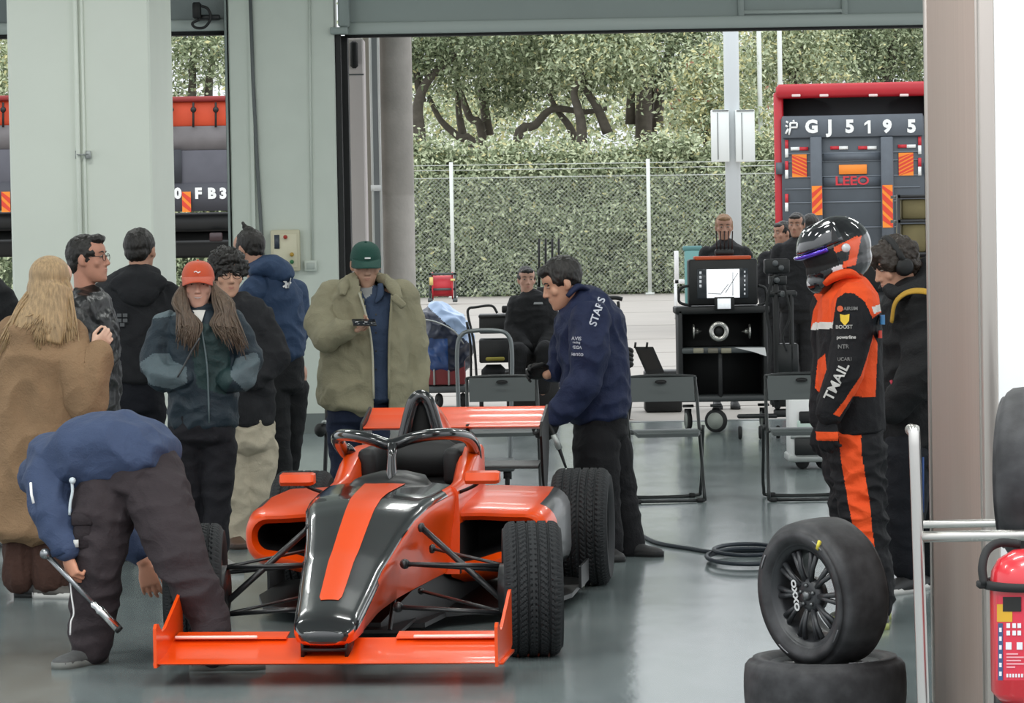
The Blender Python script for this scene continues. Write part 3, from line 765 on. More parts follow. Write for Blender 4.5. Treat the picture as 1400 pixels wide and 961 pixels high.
def hand_shape(mb, wrist, F, Nn, side, curl=.45, k=1.0, rs=1.0, spread=.05, thumb=.5):
    """palm and five separate fingers; Nn is the way the palm faces, side = +1/-1 picks the thumb edge"""
    F = V(F).normalized(); Nn = V(Nn); Nn = (Nn - F * Nn.dot(F)).normalized(); Lt = F.cross(Nn) * side; w = V(wrist)
    mb.slab([(w - F * .03 * k, .026 * k * rs, .021 * k * rs), (w + F * .015 * k, .03 * k * rs, .02 * k * rs), (w + F * .05 * k, .041 * k * rs, .0165 * k * rs), (w + F * .088 * k, .043 * k * rs, .0125 * k * rs)], Lt, 16)
    for i, (off, ln, rr) in enumerate(FL):
        p = w + F * (.09 - .004 * abs(i - 1.2)) * k + Lt * off * k; d = (F + Lt * spread * (1.3 - i)).normalized(); pts, rad = [p - d * .02 * k, p], [.0088 * k * rs * rr, .0092 * k * rs * rr]
        for j, (q, c) in enumerate(((.44, .75), (.31, 1.0), (.25, .7))):
            a = curl * c * 1.25 * (1 + .06 * i); d = (d * math.cos(a) + (Nn - d * Nn.dot(d)).normalized() * math.sin(a)).normalized() if True else d
            Nn2 = Nn; p = p + d * (ln * q * k); pts.append(p); rad.append((.0088, .008, .0066)[j] * k * rs * rr)
        mb.chain(pts, rad, 10)
    b = w + F * .022 * k + Lt * .024 * k; d1 = (F * .62 + Lt * (.75 - .3 * thumb) + Nn * (.25 + .3 * thumb)).normalized(); d2 = (F * .9 + Lt * (.25 - .5 * thumb) + Nn * (.3 + .35 * thumb)).normalized()
    p1 = b + d1 * .045 * k; p2 = p1 + d2 * .033 * k; mb.chain([b, p1, p2, p2 + (d2 + F * .2 - Lt * .2 * thumb).normalized() * .026 * k], [.0145 * k * rs, .0115 * k * rs, .010 * k * rs, .0078 * k * rs], 10)

class Person:
    def __init__(s, label, D, gx, skin='#c79a80', vox=.007, group=None):
        s.D = D; s.s = S(D); x = X(gx, 700, D)
        s.o = thing('person', label, 'person', (x, D, 0), group=group); s.b = MB(); s.skin = skin_mat(skin); s.vox = vox; s.g = []
    def P(s, px, py, dd=0): return R(px, py, s.D + dd)
    def pts(s, L): return [s.P(*p) for p in L]
    def head(s, px, py, yaw=0, pitch=0, roll=0, size=.23, dd=0, neck=None, ears=True, nose=1.0):
        y, p = math.radians(yaw), math.radians(pitch); f = V((math.sin(y), -math.cos(y), 0)); l = V((math.cos(y), math.sin(y), 0)); u = V((0, 0, 1))
        f2 = f * math.cos(p) - u * math.sin(p); u2 = u * math.cos(p) + f * math.sin(p)
        if roll: r = math.radians(roll); l, u2 = l * math.cos(r) + u2 * math.sin(r), u2 * math.cos(r) - l * math.sin(r)
        c = s.P(px, py, dd); s.hk = size / .23; s.l, s.f, s.u = l, f2, u2
        s.HM = Matrix(((l.x, f2.x, u2.x, c.x), (l.y, f2.y, u2.y, c.y), (l.z, f2.z, u2.z, c.z), (0, 0, 0, 1)))
        head_shape(s.b, s.HM, s.hk, ears, nose)
        if neck is not None:
            n = s.P(*neck); s.b.chain([s.H(0, -.025, -.03), s.H(0, -.03, -.09), n], [.056 * s.hk, .052 * s.hk, .062], 14)
        return s
    def H(s, x, y, z): return s.HM @ (V((x, y, z)) * s.hk)
    def face(s, eyes=True, brow=True, mouth=True, open_=.0045, browc=None, smile=0):
        k = s.hk; R3 = s.HM.to_3x3()
        for sd in (-1, 1):
            if eyes:
                q = MB(); q.ell(s.H(sd * .031, .0775, .012), (.0145 * k, .007 * k, open_ * k), R3, 12, 8); n = len(q.f); q.cur = 1; q.ell(s.H(sd * .031, .0808, .012), (.0058 * k, .005 * k, min(.0055, open_ * 1.15) * k), R3, 10, 8); q.cur = 0
                q.tube([s.H(sd * (.031 + t * .016), .0825 - .004 * abs(t), .012 + (open_ + .0008) * (1 - t * t * 1.1)) for t in (-1, -.5, 0, .5, 1)], .0016 * k, 6); q.m[-0:] = q.m[-0:]
                obj('eye', q, [M_eyew, M_iris], s.o, world=True)
            if brow:
                q = MB(); q.tube([s.H(sd * .014, .087, .032), s.H(sd * .03, .085, .038), s.H(sd * .05, .074, .033)], [.002 * k, .0027 * k, .001 * k], 8, sm=4, flat=1.3); obj('eyebrow', q, browc or M_hair, s.o, world=True)
        if mouth:
            q = MB(); zz = -.057
            q.ell(s.H(0, .0875, zz + .004), (.019 * k, .0075 * k, .0035 * k), R3, 12, 8); q.ell(s.H(0, .0865, zz - .0045), (.016 * k, .008 * k, .004 * k), R3, 12, 8)
            if smile:
                q.cur = 1; q.tube([s.H(t * .021, .0945 - .008 * t * t, zz - .0005 + .006 * t * t) for t in (-1, -.6, -.3, 0, .3, .6, 1)], [.0008 * k, .002 * k, .0026 * k, .0028 * k, .0026 * k, .002 * k, .0008 * k], 8)
            obj('mouth', q, [M_lip, mat('teeth', '#e8e0da', .3)], s.o, world=True)
    def body(s, trunk=(), arms=(), legs=(), ra=(.048, .038, .027), rl=(.075, .052, .038), feet=True):
        b = s.b
        if trunk:
            T = s.pts(trunk); rr = [lerp(.09, .085, i / max(1, len(T) - 1)) for i in range(len(T))]; b.chain(T, rr, 14)
            for A in arms: b.cone(T[0], s.P(*A[0]), .07, ra[0], 10)
            for Lg in legs: b.cone(T[-1], s.P(*Lg[0]), .08, rl[0], 12)
        for A in arms: b.chain(s.pts(A), ra[:len(A)], 12)
        for Lg in legs: b.chain(s.pts(Lg), rl[:len(Lg)], 12)
        return s
    def done(s, it=3):
        s.b.fuse(s.vox, it, .5); s.bo = obj('body', s.b, s.skin, s.o, world=True); return s
    def wear(s, name, m, slabs=(), chains=(), ells=(), vox=.009, amp=.007, fr=(7, 7, 11), seed=1, xd=None, it=4, paint=None, cut=None, thick=0, fine=.3, ridge=True, extra=None, par=None):
        """a garment: slabs of (px,py,dd,half width px,half depth m), chains of [(px,py,dd,radius m)]"""
        q = MB(); xd = xd or s.l
        for sl in slabs: q.slab([(s.P(a, b_, dd), w / s.s, dp) for a, b_, dd, w, dp in sl], xd)
        for c in chains: q.chain([s.P(*p[:3]) for p in c], [p[3] for p in c], 16)
        for e in ells: q.ell(s.P(*e[:3]), e[3], nu=16, nv=12)
        if extra: extra(q)
        q.fuse(vox, it)
        s.last = MB().join(q); s.amp = amp
        if amp: q.wrinkle(amp, fr, seed + len(s.o.name) * .37, ridge, fine)
        if cut: q.cut(cut)
        if thick: q.thick(thick)
        if paint: q.paint(paint)
        s.tree = None
        return obj(name, q, m, par or s.o, world=True)
    def proj(s, p):
        """photo position of a world point"""
        d = p - CAM_LOC; k = FPX / d.dot(CF); return 700 + d.dot(CR) * k, 480.5 - d.dot(CU) * k
    def mark(s, name, mb, px, py, m, par, right=(1, 0, 0), up=(0, 0, 1), lift=.003, dd=-.6):
        """printing on the last garment"""
        if s.tree is None: s.tree = bvh_of(s.last)
        c = s.P(px, py, dd); place(mb, c, right, up); d = (c - CAM_LOC).normalized()
        for i, p in enumerate(mb.v):
            h = s.tree.ray_cast(p, d, 2.5)
            if h[0] is not None: mb.v[i] = h[0] - d * (lift + s.amp * 1.25)
        return obj(name, mb, m, par, world=True, smooth=False)
    def shoe(s, px, py, dd, yaw, m, sole=None, ln=.275, h=.1, name='shoe'):
        p = s.P(px, py, dd); y = math.radians(yaw); f = V((math.sin(y), -math.cos(y), 0)); l = V((math.cos(y), math.sin(y), 0)); p.z = 0
        q = MB(); k = ln / .275; secs = []
        for t, w, zt in ((-.075, .018, .06), (-.07, .03, .085), (-.045, .036, h), (0, .037, h), (.045, .039, .075), (.1, .045, .058), (.15, .046, .05), (.18, .036, .042), (.196, .016, .03)):
            lp = []
            for x, z in ((-1, .0), (-1.04, .3), (-.9, .7), (-.5, .97), (0, 1), (.5, .97), (.9, .7), (1.04, .3), (1, 0)): lp.append(p + f * t * k + l * (x * w) + V((0, 0, .018 + z * (zt - .018))))
            secs.append(lp)
        q.loft(secs); o = obj(name, q, m, s.o, world=True)
        e = MB(); out = [(-.082, .02), (-.06, .036), (-.02, .037), (.03, .036), (.08, .044), (.13, .049), (.17, .044), (.195, .025), (.203, 0)]
        poly = [(t * k, w) for t, w in out] + [(t * k, -w) for t, w in reversed(out[:-1])]
        M = Matrix(((f.x, l.x, 0, p.x), (f.y, l.y, 0, p.y), (0, 0, 1, .014), (0, 0, 0, 1))); e.prism(poly, .028, M); obj('sole', e, sole or M_rub, o, world=True)
        return o
    def hair(s, parts, m=None, vox=.006, amp=.004, fr=(60, 60, 22), seed=1, cut=None):
        """hair as melted lobes in head coordinates: (x, y, z, rx, ry, rz)"""
        q = MB(); R3 = s.HM.to_3x3(); k = s.hk
        for x, y, z, a, b_, c in parts: q.ell(s.H(x, y, z), (a * k, b_ * k, c * k), R3, 18, 14)
        q.fuse(vox, 3)
        inv = s.HM.inverted(); q.normals()
        for i, p in enumerate(q.v):
            h = inv @ p; w = noise.noise(V((h.x * fr[0], h.y * fr[1], h.z * fr[2])) + V((seed, 0, 0))) + .6 * noise.noise(V((h.x * fr[0] * 2.1, h.y * fr[1] * 2.1, h.z * fr[2] * 2)) + V((0, seed, 0))); q.v[i] = p + q.n[i] * amp * max(w + .25, -.35)
        if cut: q.cut(lambda c: cut(inv @ c / k))
        return obj('hair', q, m or M_hair, s.o, world=True)
    def cap(s, m, logo=None, peak_drop=.02):
        """baseball cap: crown, brim, button"""
        k = s.hk; q = MB(); loops = []
        for i in range(11):
            a = PI / 2 * i / 10.6; z = .032 + .1 * math.sin(a); r = math.cos(a) ** .62
            loops.append([s.H(.086 * r * math.cos(2 * PI * j / 36), -.008 + .106 * r * math.sin(2 * PI * j / 36), z + .012 * math.sin(2 * PI * j / 36) * (1 - i / 10) * 1.0 - .006) for j in range(36)])
        q.loft(loops); co = obj('cap', q, m, s.o, world=True)
        q = MB(); rows = []
        for i in range(9):
            t = i / 8; row = []
            for j in range(17):
                a = math.radians(lerp(22, 158, j / 16)); x = .088 * math.cos(a); y = -.008 + .106 * math.sin(a); ext = .082 * math.sin((a - math.radians(22)) / math.radians(136) * PI) ** .55
                row.append(s.H(x * (1 + .02 * t), y + ext * t, .04 + .012 * math.sin(a) - peak_drop * t * t - .35 * x * x / .088 * t))
            rows.append(row)
        q.loft(rows, cap=False, closed=False); q.thick(.004 * k); obj('brim', q, m, co, world=True)
        q = MB(); q.ell(s.H(0, -.008, .126), .008 * k, nu=8, nv=6); obj('button', q, m, co, world=True)
        for a in (0, 60, 120, 180, 240, 300): pass
        return co
    def glasses(s, m, lens=None):
        k = s.hk; q = MB()
        for sd in (-1, 1):
            q.tube([s.H(sd * .031 + .024 * math.cos(a), .094, .008 + .018 * math.sin(a)) for a in [2 * PI * j / 20 for j in range(20)]], .0016 * k, 6, closed=True)
            q.tube([s.H(sd * .055, .094, .014), s.H(sd * .073, .06, .014), s.H(sd * .078, -.01, .01), s.H(sd * .078, -.025, -.01)], .0016 * k, 6)
        q.tube([s.H(-.008, .095, .012), s.H(0, .098, .015), s.H(.008, .095, .012)], .0016 * k, 6)
        return obj('glasses', q, m, s.o, world=True)
SHORT = [(0, -.018, .036, .0835, .098, .09), (0, -.055, -.02, .066, .052, .055), (-.062, -.005, .03, .02, .035, .03), (.062, -.005, .03, .02, .035, .03), (0, .052, .084, .058, .034, .026)]
def inside(poly, p):
    x, y = p; r = False; n = len(poly)
    for i in range(n):
        (a, b_), (c, d) = poly[i], poly[i - 1]
        if (b_ > y) != (d > y) and x < (c - a) * (y - b_) / (d - b_) + a: r = not r
    return r
def zones(P, *zs):
    """panels of a garment: (material index, outline)"""
    def fn(c, m):
        q = P.proj(c)
        for k, poly in zs:
            if inside(poly, q): return k
        return m
    return fn
M_blackcloth = cloth('black_cloth', '#1a1b1d', .8)
M_blackcloth2 = cloth('washed_black_cloth', '#242528', .85)
M_shoe_dk = mat('dark_shoe', '#2a2a2b', .6, var=.1, vs=40)
M_sole_w = mat('white_sole', '#c9c8c4', .6)
M_strap = mat('grey_strap', '#4b4e50', .7)
# ---------------------------------------------------------------- bending mechanic at the front wheel
D_b = G(118, 908).y
p = Person('person in blue jacket and dark trousers bending over the front wheel with a torque wrench', D_b, 170, '#c98f74', vox=.0048)
p.head(112, 672, yaw=-120, pitch=70, dd=.62, neck=(95, 640, .42))
p.body(trunk=[(98, 640, .3), (140, 622, .16), (185, 640, .05)], arms=[[(68, 650, .08), (76, 705, -.04), (91, 757, -.1)], [(120, 660, .5), (170, 735, .6), (196, 768, .5)]],
       legs=[[(147, 660, 0), (132, 775, -.03), (124, 885, .02)], [(208, 655, .03), (250, 775, -.22), (290, 890, -.25)]], ra=(.05, .04, .028))
Fh = (p.P(100, 795, -.12) - p.P(91, 757, -.1)).normalized()
hand_shape(p.b, p.P(92, 760, -.1), (.35, -.3, -1), (.75, .55, -.1), -1, curl=.95, k=1.0, thumb=.9)
hand_shape(p.b, p.P(198, 772, .5), (.25, -.1, -1), (0, .5, 0), 1, curl=.4)
p.done()
p.wear('trousers', cloth('charcoal_trousers', '#352e31', .85), slabs=[[(190, 628, .04, 40, .16), (186, 650, .03, 45, .165), (180, 676, .02, 43, .16)]],
       chains=[[(150, 668, .02, .13), (138, 705, -.01, .128), (133, 775, -.03, .1), (126, 855, .01, .088), (125, 884, .01, .082)], [(205, 652, .02, .14), (225, 705, -.11, .118), (251, 775, -.22, .1), (284, 835, -.25, .076), (289, 888, -.25, .07)]],
       xd=(1, 0, 0), amp=0.0145, fr=(6.2, 6.2, 11.2), seed=3)
tr_ = p.o.children[-1]
q = MB(); q.tube([p.P(x, y, -.115) for x, y in ((96, 790), (98, 815), (101, 838), (97, 850), (96, 868))], .006, 6, sm=4, flat=.6); obj('side_piping', q, M_white, tr_, world=True)
q = MB(); q.tube([p.P(x, y, -.1) for x, y in ((98, 655), (99, 672), (96, 688), (95, 704))], .006, 8, sm=3); q.ell(p.P(99, 657, -.1), .014, nu=8, nv=6); obj('drawcord', q, mat('cord_white', '#c9d3d8', .6), tr_, world=True)
q = MB(); c = p.P(113, 727, -.115); q.box(c, (.075, .03, .14), Matrix.Rotation(.08, 3, 'Y'), bev=.01); q.box((c.x, c.y - .012, c.z + .05), (.085, .02, .05), bev=.006); obj('cargo_pocket', q, cloth('charcoal_pocket', '#2e282b', .85), tr_, world=True)
q = MB(); c = p.P(104, 743, -.14); q.box(c, (.02, .006, .03)); obj('pocket_label', q, mat('label_grey', '#c7c7c5', .6), tr_, world=True)
p.wear('jacket', cloth('steel_blue_jacket', '#3a4763', .75), slabs=[[(226, 622, .0, 20, .15), (205, 618, .02, 38, .185), (170, 612, .05, 49, .215), (130, 618, .09, 52, .22), (95, 634, .2, 44, .2), (66, 655, .32, 26, .14)]],
       chains=[[(76, 630, .16, .12), (66, 650, .06, .1), (70, 700, -.04, .085), (88, 748, -.1, .056)], [(120, 650, .4, .1), (165, 725, .58, .08), (188, 755, .52, .06)]], xd=(0, 0, 1), amp=0.0130, fr=(7.5, 7.5, 7.5), seed=5, fine=.2)
jk = p.o.children[-1]
q = MB(); q.tube([p.P(42, 660, -.1), p.P(43, 676, -.12), p.P(46, 688, -.13)], .006, 6); obj('sleeve_badge', q, M_white, jk, world=True)
q = MB(); q.lathe([(.052, -.016), (.06, -.012), (.06, .012), (.052, .016)], 20, Matrix.Translation(p.P(89, 751, -.1)) @ (p.P(92, 760, -.1) - p.P(86, 742, -.1)).to_track_quat('X', 'Z').to_matrix().to_4x4(), closed=True); obj('cuff', q, cloth('navy_cuff', '#26344f', .8), jk, world=True)
p.hair(SHORT)
p.shoe(124, 895, .01, -35, mat('grey_shoe', '#4a4b4b', .7, var=.15, vs=40), mat('grey_sole', '#6d6f6b', .7), ln=.29); p.shoe(289, 895, -.25, 88, mat('grey_shoe', '#4a4b4b', .7), mat('grey_sole', '#6d6f6b', .7), ln=.29)
tw = thing('torque_wrench', 'long chrome torque wrench with black tip held by the bending mechanic', 'wrench', p.P(115, 810, -.16))
a, b_ = p.P(62, 757, -.1), p.P(164, 862, -.2)
q = MB(); q.tube([a, lerp(a, b_, .66)], .011, 12); q.lathe([(0, -.02), (.02, -.018), (.022, 0), (.02, .018), (0, .02)], 14, Matrix.Translation(a) @ Matrix.Rotation(PI / 2, 4, 'Z')); obj('shaft', q, mat('tool_steel', '#8d9093', .3, metal=.9), tw, world=True)
q = MB(); q.tube([lerp(a, b_, .63), lerp(a, b_, .66), lerp(a, b_, .7), lerp(a, b_, .74), lerp(a, b_, .76), lerp(a, b_, .97)], [.011, .018, .014, .02, .017, .0175], 14); obj('grip', q, M_chrome, tw, world=True)
q = MB(); q.tube([lerp(a, b_, .965), lerp(a, b_, 1.0)], [.0175, .016], 14); obj('end_cap', q, M_black, tw, world=True)
# ---------------------------------------------------------------- woman in the long brown coat
p = Person('person with long blonde hair in a long brown corduroy coat seen from behind', 16.3, 58, '#d8b09a', vox=.0055)
p.head(72, 386, yaw=125, pitch=8, dd=0, neck=(62, 440, 0))
p.body(trunk=[(60, 450, 0), (58, 540, 0), (55, 620, 0)], arms=[[(20, 450, .02), (5, 530, .05), (60, 520, .3)], [(92, 462, .02), (110, 540, -.06), (128, 478, -.08)]], legs=[[(38, 630, 0), (33, 720, 0), (32, 800, 0)], [(75, 630, 0), (72, 720, 0), (75, 800, 0)]])
hand_shape(p.b, p.P(128, 476, -.08), (.75, 0, .6), (-.2, .8, .3), 1, curl=.6, k=.9); hand_shape(p.b, p.P(112, 474, .02), (1, -.2, .15), (0, -.2, -1), 1, curl=.55, k=.9)
p.done()
coat = cloth('brown_corduroy', '#8d7257', .95, var=.09, vs=10, bump=.5, bs=120)
p.wear('coat', coat, slabs=[[(62, 432, 0, 26, .1), (60, 448, 0, 50, .14), (58, 490, 0, 58, .17), (55, 560, 0, 62, .18), (50, 640, 0, 66, .19), (44, 725, 0, 68, .2)]],
       chains=[[(90, 462, -.02, .095), (108, 520, -.1, .1), (118, 548, -.12, .09), (128, 520, -.13, .07), (136, 482, -.1, .056)], [(22, 460, .02, .09), (12, 530, .1, .085), (60, 530, .25, .06)]], amp=0.0203, fr=(6.2, 6.2, 5.0), seed=2, xd=(1, 0, 0), fine=.15)
ct = p.o.children[-1]
q = MB(); q.tube([p.P(38, 446, -.07), p.P(52, 425, -.06), p.P(70, 420, -.07), p.P(88, 430, -.07), p.P(98, 446, -.06)], [.018, .028, .03, .028, .018], 10, sm=4, flat=.6); obj('collar', q, coat, ct, world=True)
q = MB(); q.tube([p.P(49, 470, -.15), p.P(47, 560, -.175), p.P(42, 720, -.2)], .004, 6, sm=3); obj('back_seam', q, cloth('brown_seam', '#735c46', .95), ct, world=True)
p.wear('trousers', cloth('brown_ribbed_trousers', '#453029', .9, bump=.6, bs=60), chains=[[(38, 640, 0, .12), (30, 730, 0, .085), (28, 788, -.02, .08)], [(70, 640, 0, .12), (66, 730, -.02, .095), (70, 789, -.04, .088)]], amp=0.0116, fr=(20.0, 20.0, 2.5), seed=4, xd=(1, 0, 0))
p.shoe(40, 812, -.02, 80, M_shoe_dk, M_rub, ln=.24); p.shoe(66, 816, -.06, 78, mat('white_trim_shoe', '#55524e', .6), M_sole_w, ln=.25)
# long hair: a melted mass plus separate locks
M_blond = mat('blonde_hair', '#a98d68', .45, var=.3, vs=18, bump=.5, bs=60, stretch=(6, 6, .6))
q = MB(); R3 = p.HM.to_3x3(); k = p.hk
for x, y, z, a, b_, c in ((0, -.018, .03, .09, .106, .098), (0, -.055, -.04, .08, .07, .09)): q.ell(p.H(x, y, z), (a * k, b_ * k, c * k), R3, 18, 14)
q.slab([(p.P(72, 392, -.03), .095, .08), (p.P(66, 420, -.06), .11, .075), (p.P(56, 446, -.1), .13, .055), (p.P(50, 464, -.13), .12, .03)], (1, 0, 0)); q.fuse(.008, 3)
for i in range(360):
    t = rnd.random(); sx = lerp(48, 92, t); tx = lerp(0, 104, t) + rnd.gauss(0, 5); ty = 466 + rnd.gauss(0, 14) + (14 if t < .3 else 0) + (16 if t > .8 else 0)
    q.tube([p.P(lerp(sx, 70, .35), 358 + abs(t - .5) * 14 + rnd.random() * 5, -.02), p.P(sx + rnd.gauss(0, 2), 388, -.1 + abs(t - .5) * .12), p.P(lerp(sx, tx, .5) + rnd.gauss(0, 3), 425, -.13 + abs(t - .5) * .1), p.P(tx, ty, -.17 + abs(t - .5) * .12)], [.004, .0065, .0065, .0015], 6, sm=4)
obj('hair', q, M_blond, p.o, world=True)
cu = thing('paper_cup', 'small white paper item held up in both hands by the blonde person', 'cup', p.P(132, 470, .0))
q = MB(); c = p.P(136, 470, -.03); q.lathe([(0, -.03), (.02, -.03), (.026, .03), (.024, .03), (.019, -.026), (0, -.026)], 20, Matrix.Translation(c) @ Matrix.Rotation(-PI / 2 + .5, 4, 'Y')); obj('cup', q, M_white, cu, world=True)
# ---------------------------------------------------------------- man with glasses
p = Person('person in a shiny black jacket and thin glasses shown in profile', 18.2, 128, '#bd8872', vox=.006)
p.head(121, 355, yaw=78, pitch=-2, size=.245, neck=(118, 412, .02))
p.body(trunk=[(122, 425, 0), (126, 500, 0), (132, 560, 0)], arms=[[(105, 430, -.15), (108, 500, -.17), (135, 540, -.1)]], legs=[[(125, 570, -.08), (130, 650, -.08), (128, 735, -.08)], [(140, 570, .08), (145, 650, .08), (145, 735, .08)]]); p.done(); p.face(mouth=True)
p.wear('jacket', mat('black_leather', '#151617', .35, spec=.6, bump=.2, bs=60), slabs=[[(116, 398, 0, 17, .1), (120, 412, 0, 27, .17), (126, 450, 0, 33, .2), (130, 510, 0, 33, .2), (130, 562, 0, 32, .19)]], chains=[[(108, 425, -.16, .085), (112, 490, -.2, .08), (135, 535, -.16, .06)]], amp=0.0174, fr=(11.2, 11.2, 11.2), seed=6, xd=(1, 0, 0))
p.wear('trousers', M_blackcloth, chains=[[(126, 570, -.08, .1), (130, 650, -.08, .085), (128, 730, -.08, .075)], [(140, 570, .08, .1), (145, 650, .08, .085), (145, 730, .08, .075)]], xd=(1, 0, 0))
p.hair([(0, -.018, .038, .084, .1, .092), (0, -.06, -.02, .066, .05, .05), (0, .05, .1, .055, .04, .026), (-.05, -.01, .04, .03, .05, .04), (.05, -.01, .04, .03, .05, .04)], amp=.005, fr=(40, 40, 40)); p.glasses(M_black)
p.shoe(128, 735, -.08, 70, M_shoe_dk); p.shoe(145, 735, .08, 70, M_shoe_dk)
# ---------------------------------------------------------------- man in black hoodie from behind
p = Person('person in a black hooded jacket with a small grey back patch, seen from behind', 19.4, 182, '#b98b74', vox=.0065)
p.head(192, 343, yaw=165, pitch=2, size=.24, neck=(190, 395, 0))
p.body(trunk=[(186, 405, 0), (183, 470, 0), (182, 540, 0)], arms=[[(142, 410, 0), (130, 470, 0), (140, 520, .1)], [(228, 405, 0), (240, 465, 0), (225, 520, .15)]], legs=[[(163, 545, 0), (163, 620, 0), (165, 695, 0)], [(203, 545, 0), (203, 620, 0), (203, 695, 0)]]); p.done()
p.wear('jacket', M_blackcloth2, slabs=[[(188, 376, 0, 30, .1), (186, 388, 0, 44, .13), (184, 405, 0, 52, .16), (182, 450, 0, 53, .17), (180, 520, 0, 50, .17)]], chains=[[(142, 408, 0, .09), (136, 465, 0, .08), (140, 515, .1, .065)], [(228, 405, 0, .09), (236, 465, 0, .085), (226, 515, .15, .065)]], amp=0.0116, fr=(7.5, 7.5, 7.5), seed=8, xd=(1, 0, 0))
jk = p.o.children[-1]
for i, (a, b_) in enumerate(((160, 431), (168, 431), (160, 438), (168, 438), (164, 444))):
    q = MB(); q.add([V((x, 0, z)) for x, z in ((-.013, -.01), (.013, -.01), (.013, .01), (-.013, .01))], [(0, 1, 2, 3)]); p.mark('back_patch', q, a + 3, b_, mat('patch_grey', '#585a5c', .7), jk)
q = MB(); q.ell(p.P(189, 388, -.13), (.165, .055, .075)); q.ell(p.P(189, 376, -.05), (.13, .1, .06)); q.ell(p.P(189, 400, -.15), (.12, .05, .08)); q.fuse(.009, 5).wrinkle(.008, (12, 12, 12), 3); obj('hood', q, M_blackcloth2, jk, world=True)
p.wear('trousers', cloth('ink_trousers', '#191b22', .85), slabs=[[(182, 520, 0, 42, .15), (182, 560, 0, 42, .15)]], chains=[[(163, 560, 0, .1), (163, 620, 0, .085), (165, 690, 0, .08)], [(203, 560, 0, .1), (203, 620, 0, .085), (203, 690, 0, .08)]], xd=(1, 0, 0))
p.hair([(0, -.018, .036, .085, .1, .09), (0, -.06, -.01, .068, .05, .055), (-.06, -.01, .03, .022, .04, .035), (.06, -.01, .03, .022, .04, .035)], amp=.004)
p.shoe(165, 700, 0, 170, M_shoe_dk); p.shoe(203, 700, 0, 190, M_shoe_dk)
# ---------------------------------------------------------------- woman with the orange cap
p = Person('smiling person in orange baseball cap with long wavy hair and dark green jacket', 17.4, 275, '#d9a893', vox=.0055)
p.head(271, 390, yaw=3, pitch=4, size=.228, neck=(272, 432, .02), ears=False)
p.body(trunk=[(272, 445, 0), (276, 510, 0), (277, 575, 0)], arms=[[(226, 450, 0), (212, 500, -.03), (250, 515, -.1)], [(322, 450, 0), (338, 498, -.03), (315, 515, -.1)]], legs=[[(255, 590, 0), (260, 670, 0), (268, 755, .05)], [(297, 590, 0), (298, 670, -.03), (295, 755, -.05)]]); p.done(); p.face(smile=1, open_=.0035)
jm = [cloth('ink_green_jacket', '#1d2c36', .6, spec=.4), cloth('grey_panel', '#59686e', .65, spec=.4), cloth('bottle_green_panel', '#223a3b', .6, spec=.4)]
p.wear('jacket', jm, slabs=[[(272, 420, .02, 22, .07), (273, 432, .01, 42, .11), (274, 452, 0, 50, .13), (276, 510, 0, 48, .14), (277, 560, 0, 47, .14), (278, 582, 0, 46, .14)]], chains=[[(228, 446, 0, .075), (212, 495, -.02, .075), (222, 515, -.07, .07), (250, 516, -.12, .055)], [(320, 446, 0, .075), (338, 490, -.02, .075), (332, 515, -.07, .068), (312, 520, -.12, .052)]], amp=0.0130, fr=(10.0, 10.0, 10.0), seed=10, xd=(1, 0, 0), vox=.008,
       paint=zones(p, (1, [(214, 408), (246, 400), (243, 431), (206, 436)]), (1, [(190, 497), (208, 484), (231, 483), (238, 494), (255, 502), (256, 524), (236, 532), (205, 526)]), (1, [(322, 490), (350, 481), (356, 493), (350, 525), (336, 535), (314, 514)]), (2, [(272, 440), (310, 450), (318, 520), (308, 540), (270, 530), (262, 480)])))
jk = p.o.children[-1]
q = MB(); q.tube([p.P(243, 432, -.06), p.P(252, 415, -.05), p.P(258, 408, 0), p.P(275, 404, .05), p.P(296, 408, 0), p.P(300, 420, -.05), p.P(302, 436, -.08)], [.02, .03, .03, .03, .03, .03, .02], 10, sm=4, flat=.7); obj('collar', q, jm[0], jk, world=True)
q = MB(); q.tube([p.P(274, 442, -.135), p.P(283, 500, -.165), p.P(286, 578, -.165)], .005, 6, sm=4); obj('zip', q, mat('zip_grey', '#56666a', .4), jk, world=True)
q = MB(); q.add([V((-.035, 0, .03)), V((.03, 0, .03)), V((.0, 0, -.06))], [(0, 1, 2)]); p.mark('white_shirt', q, 273, 432, mat('shirt_white', '#d9d8d2', .8), jk, lift=.006)
p.wear('trousers', cloth('black_trousers', '#1b1b20', .85), slabs=[[(276, 565, 0, 42, .13), (276, 600, 0, 46, .14)]], chains=[[(254, 605, 0, .098), (258, 670, 0, .078), (266, 750, .04, .062)], [(298, 605, 0, .098), (297, 670, -.03, .076), (295, 750, -.05, .062)]], amp=.008, xd=(1, 0, 0), seed=11)
q = MB(); q.tube([p.P(273, 462, -.2), p.P(262, 480, -.2), p.P(250, 503, -.2), p.P(243, 515, -.19)], .012, 8, sm=3, flat=.4); tag(obj('bag_strap', q, M_strap), 'grey strap slung across the dark green jacket', 'strap')
p.cap(mat('orange_cap', '#c44f2c', .8, bump=.3, bs=200, sheen=.2)); q = MB(); q.tube([p.H(-.016, .1, .076), p.H(-.004, .104, .08), p.H(.004, .104, .073), p.H(.016, .1, .078)], .003, 6, sm=3); obj('cap_logo', q, M_white, p.o.children[-1], world=True)
M_br = mat('ash_brown_hair', '#5e4e40', .42, var=.35, vs=16, bump=.5, bs=60, stretch=(6, 6, .6))
q = MB(); R3 = p.HM.to_3x3(); q.ell(p.H(0, -.03, .01), (.085, .085, .1), R3)
q.slab([(p.P(272, 390, .07), .09, .06), (p.P(272, 430, .08), .11, .05), (p.P(272, 460, .09), .1, .03)], (1, 0, 0)); q.fuse(.009, 3)
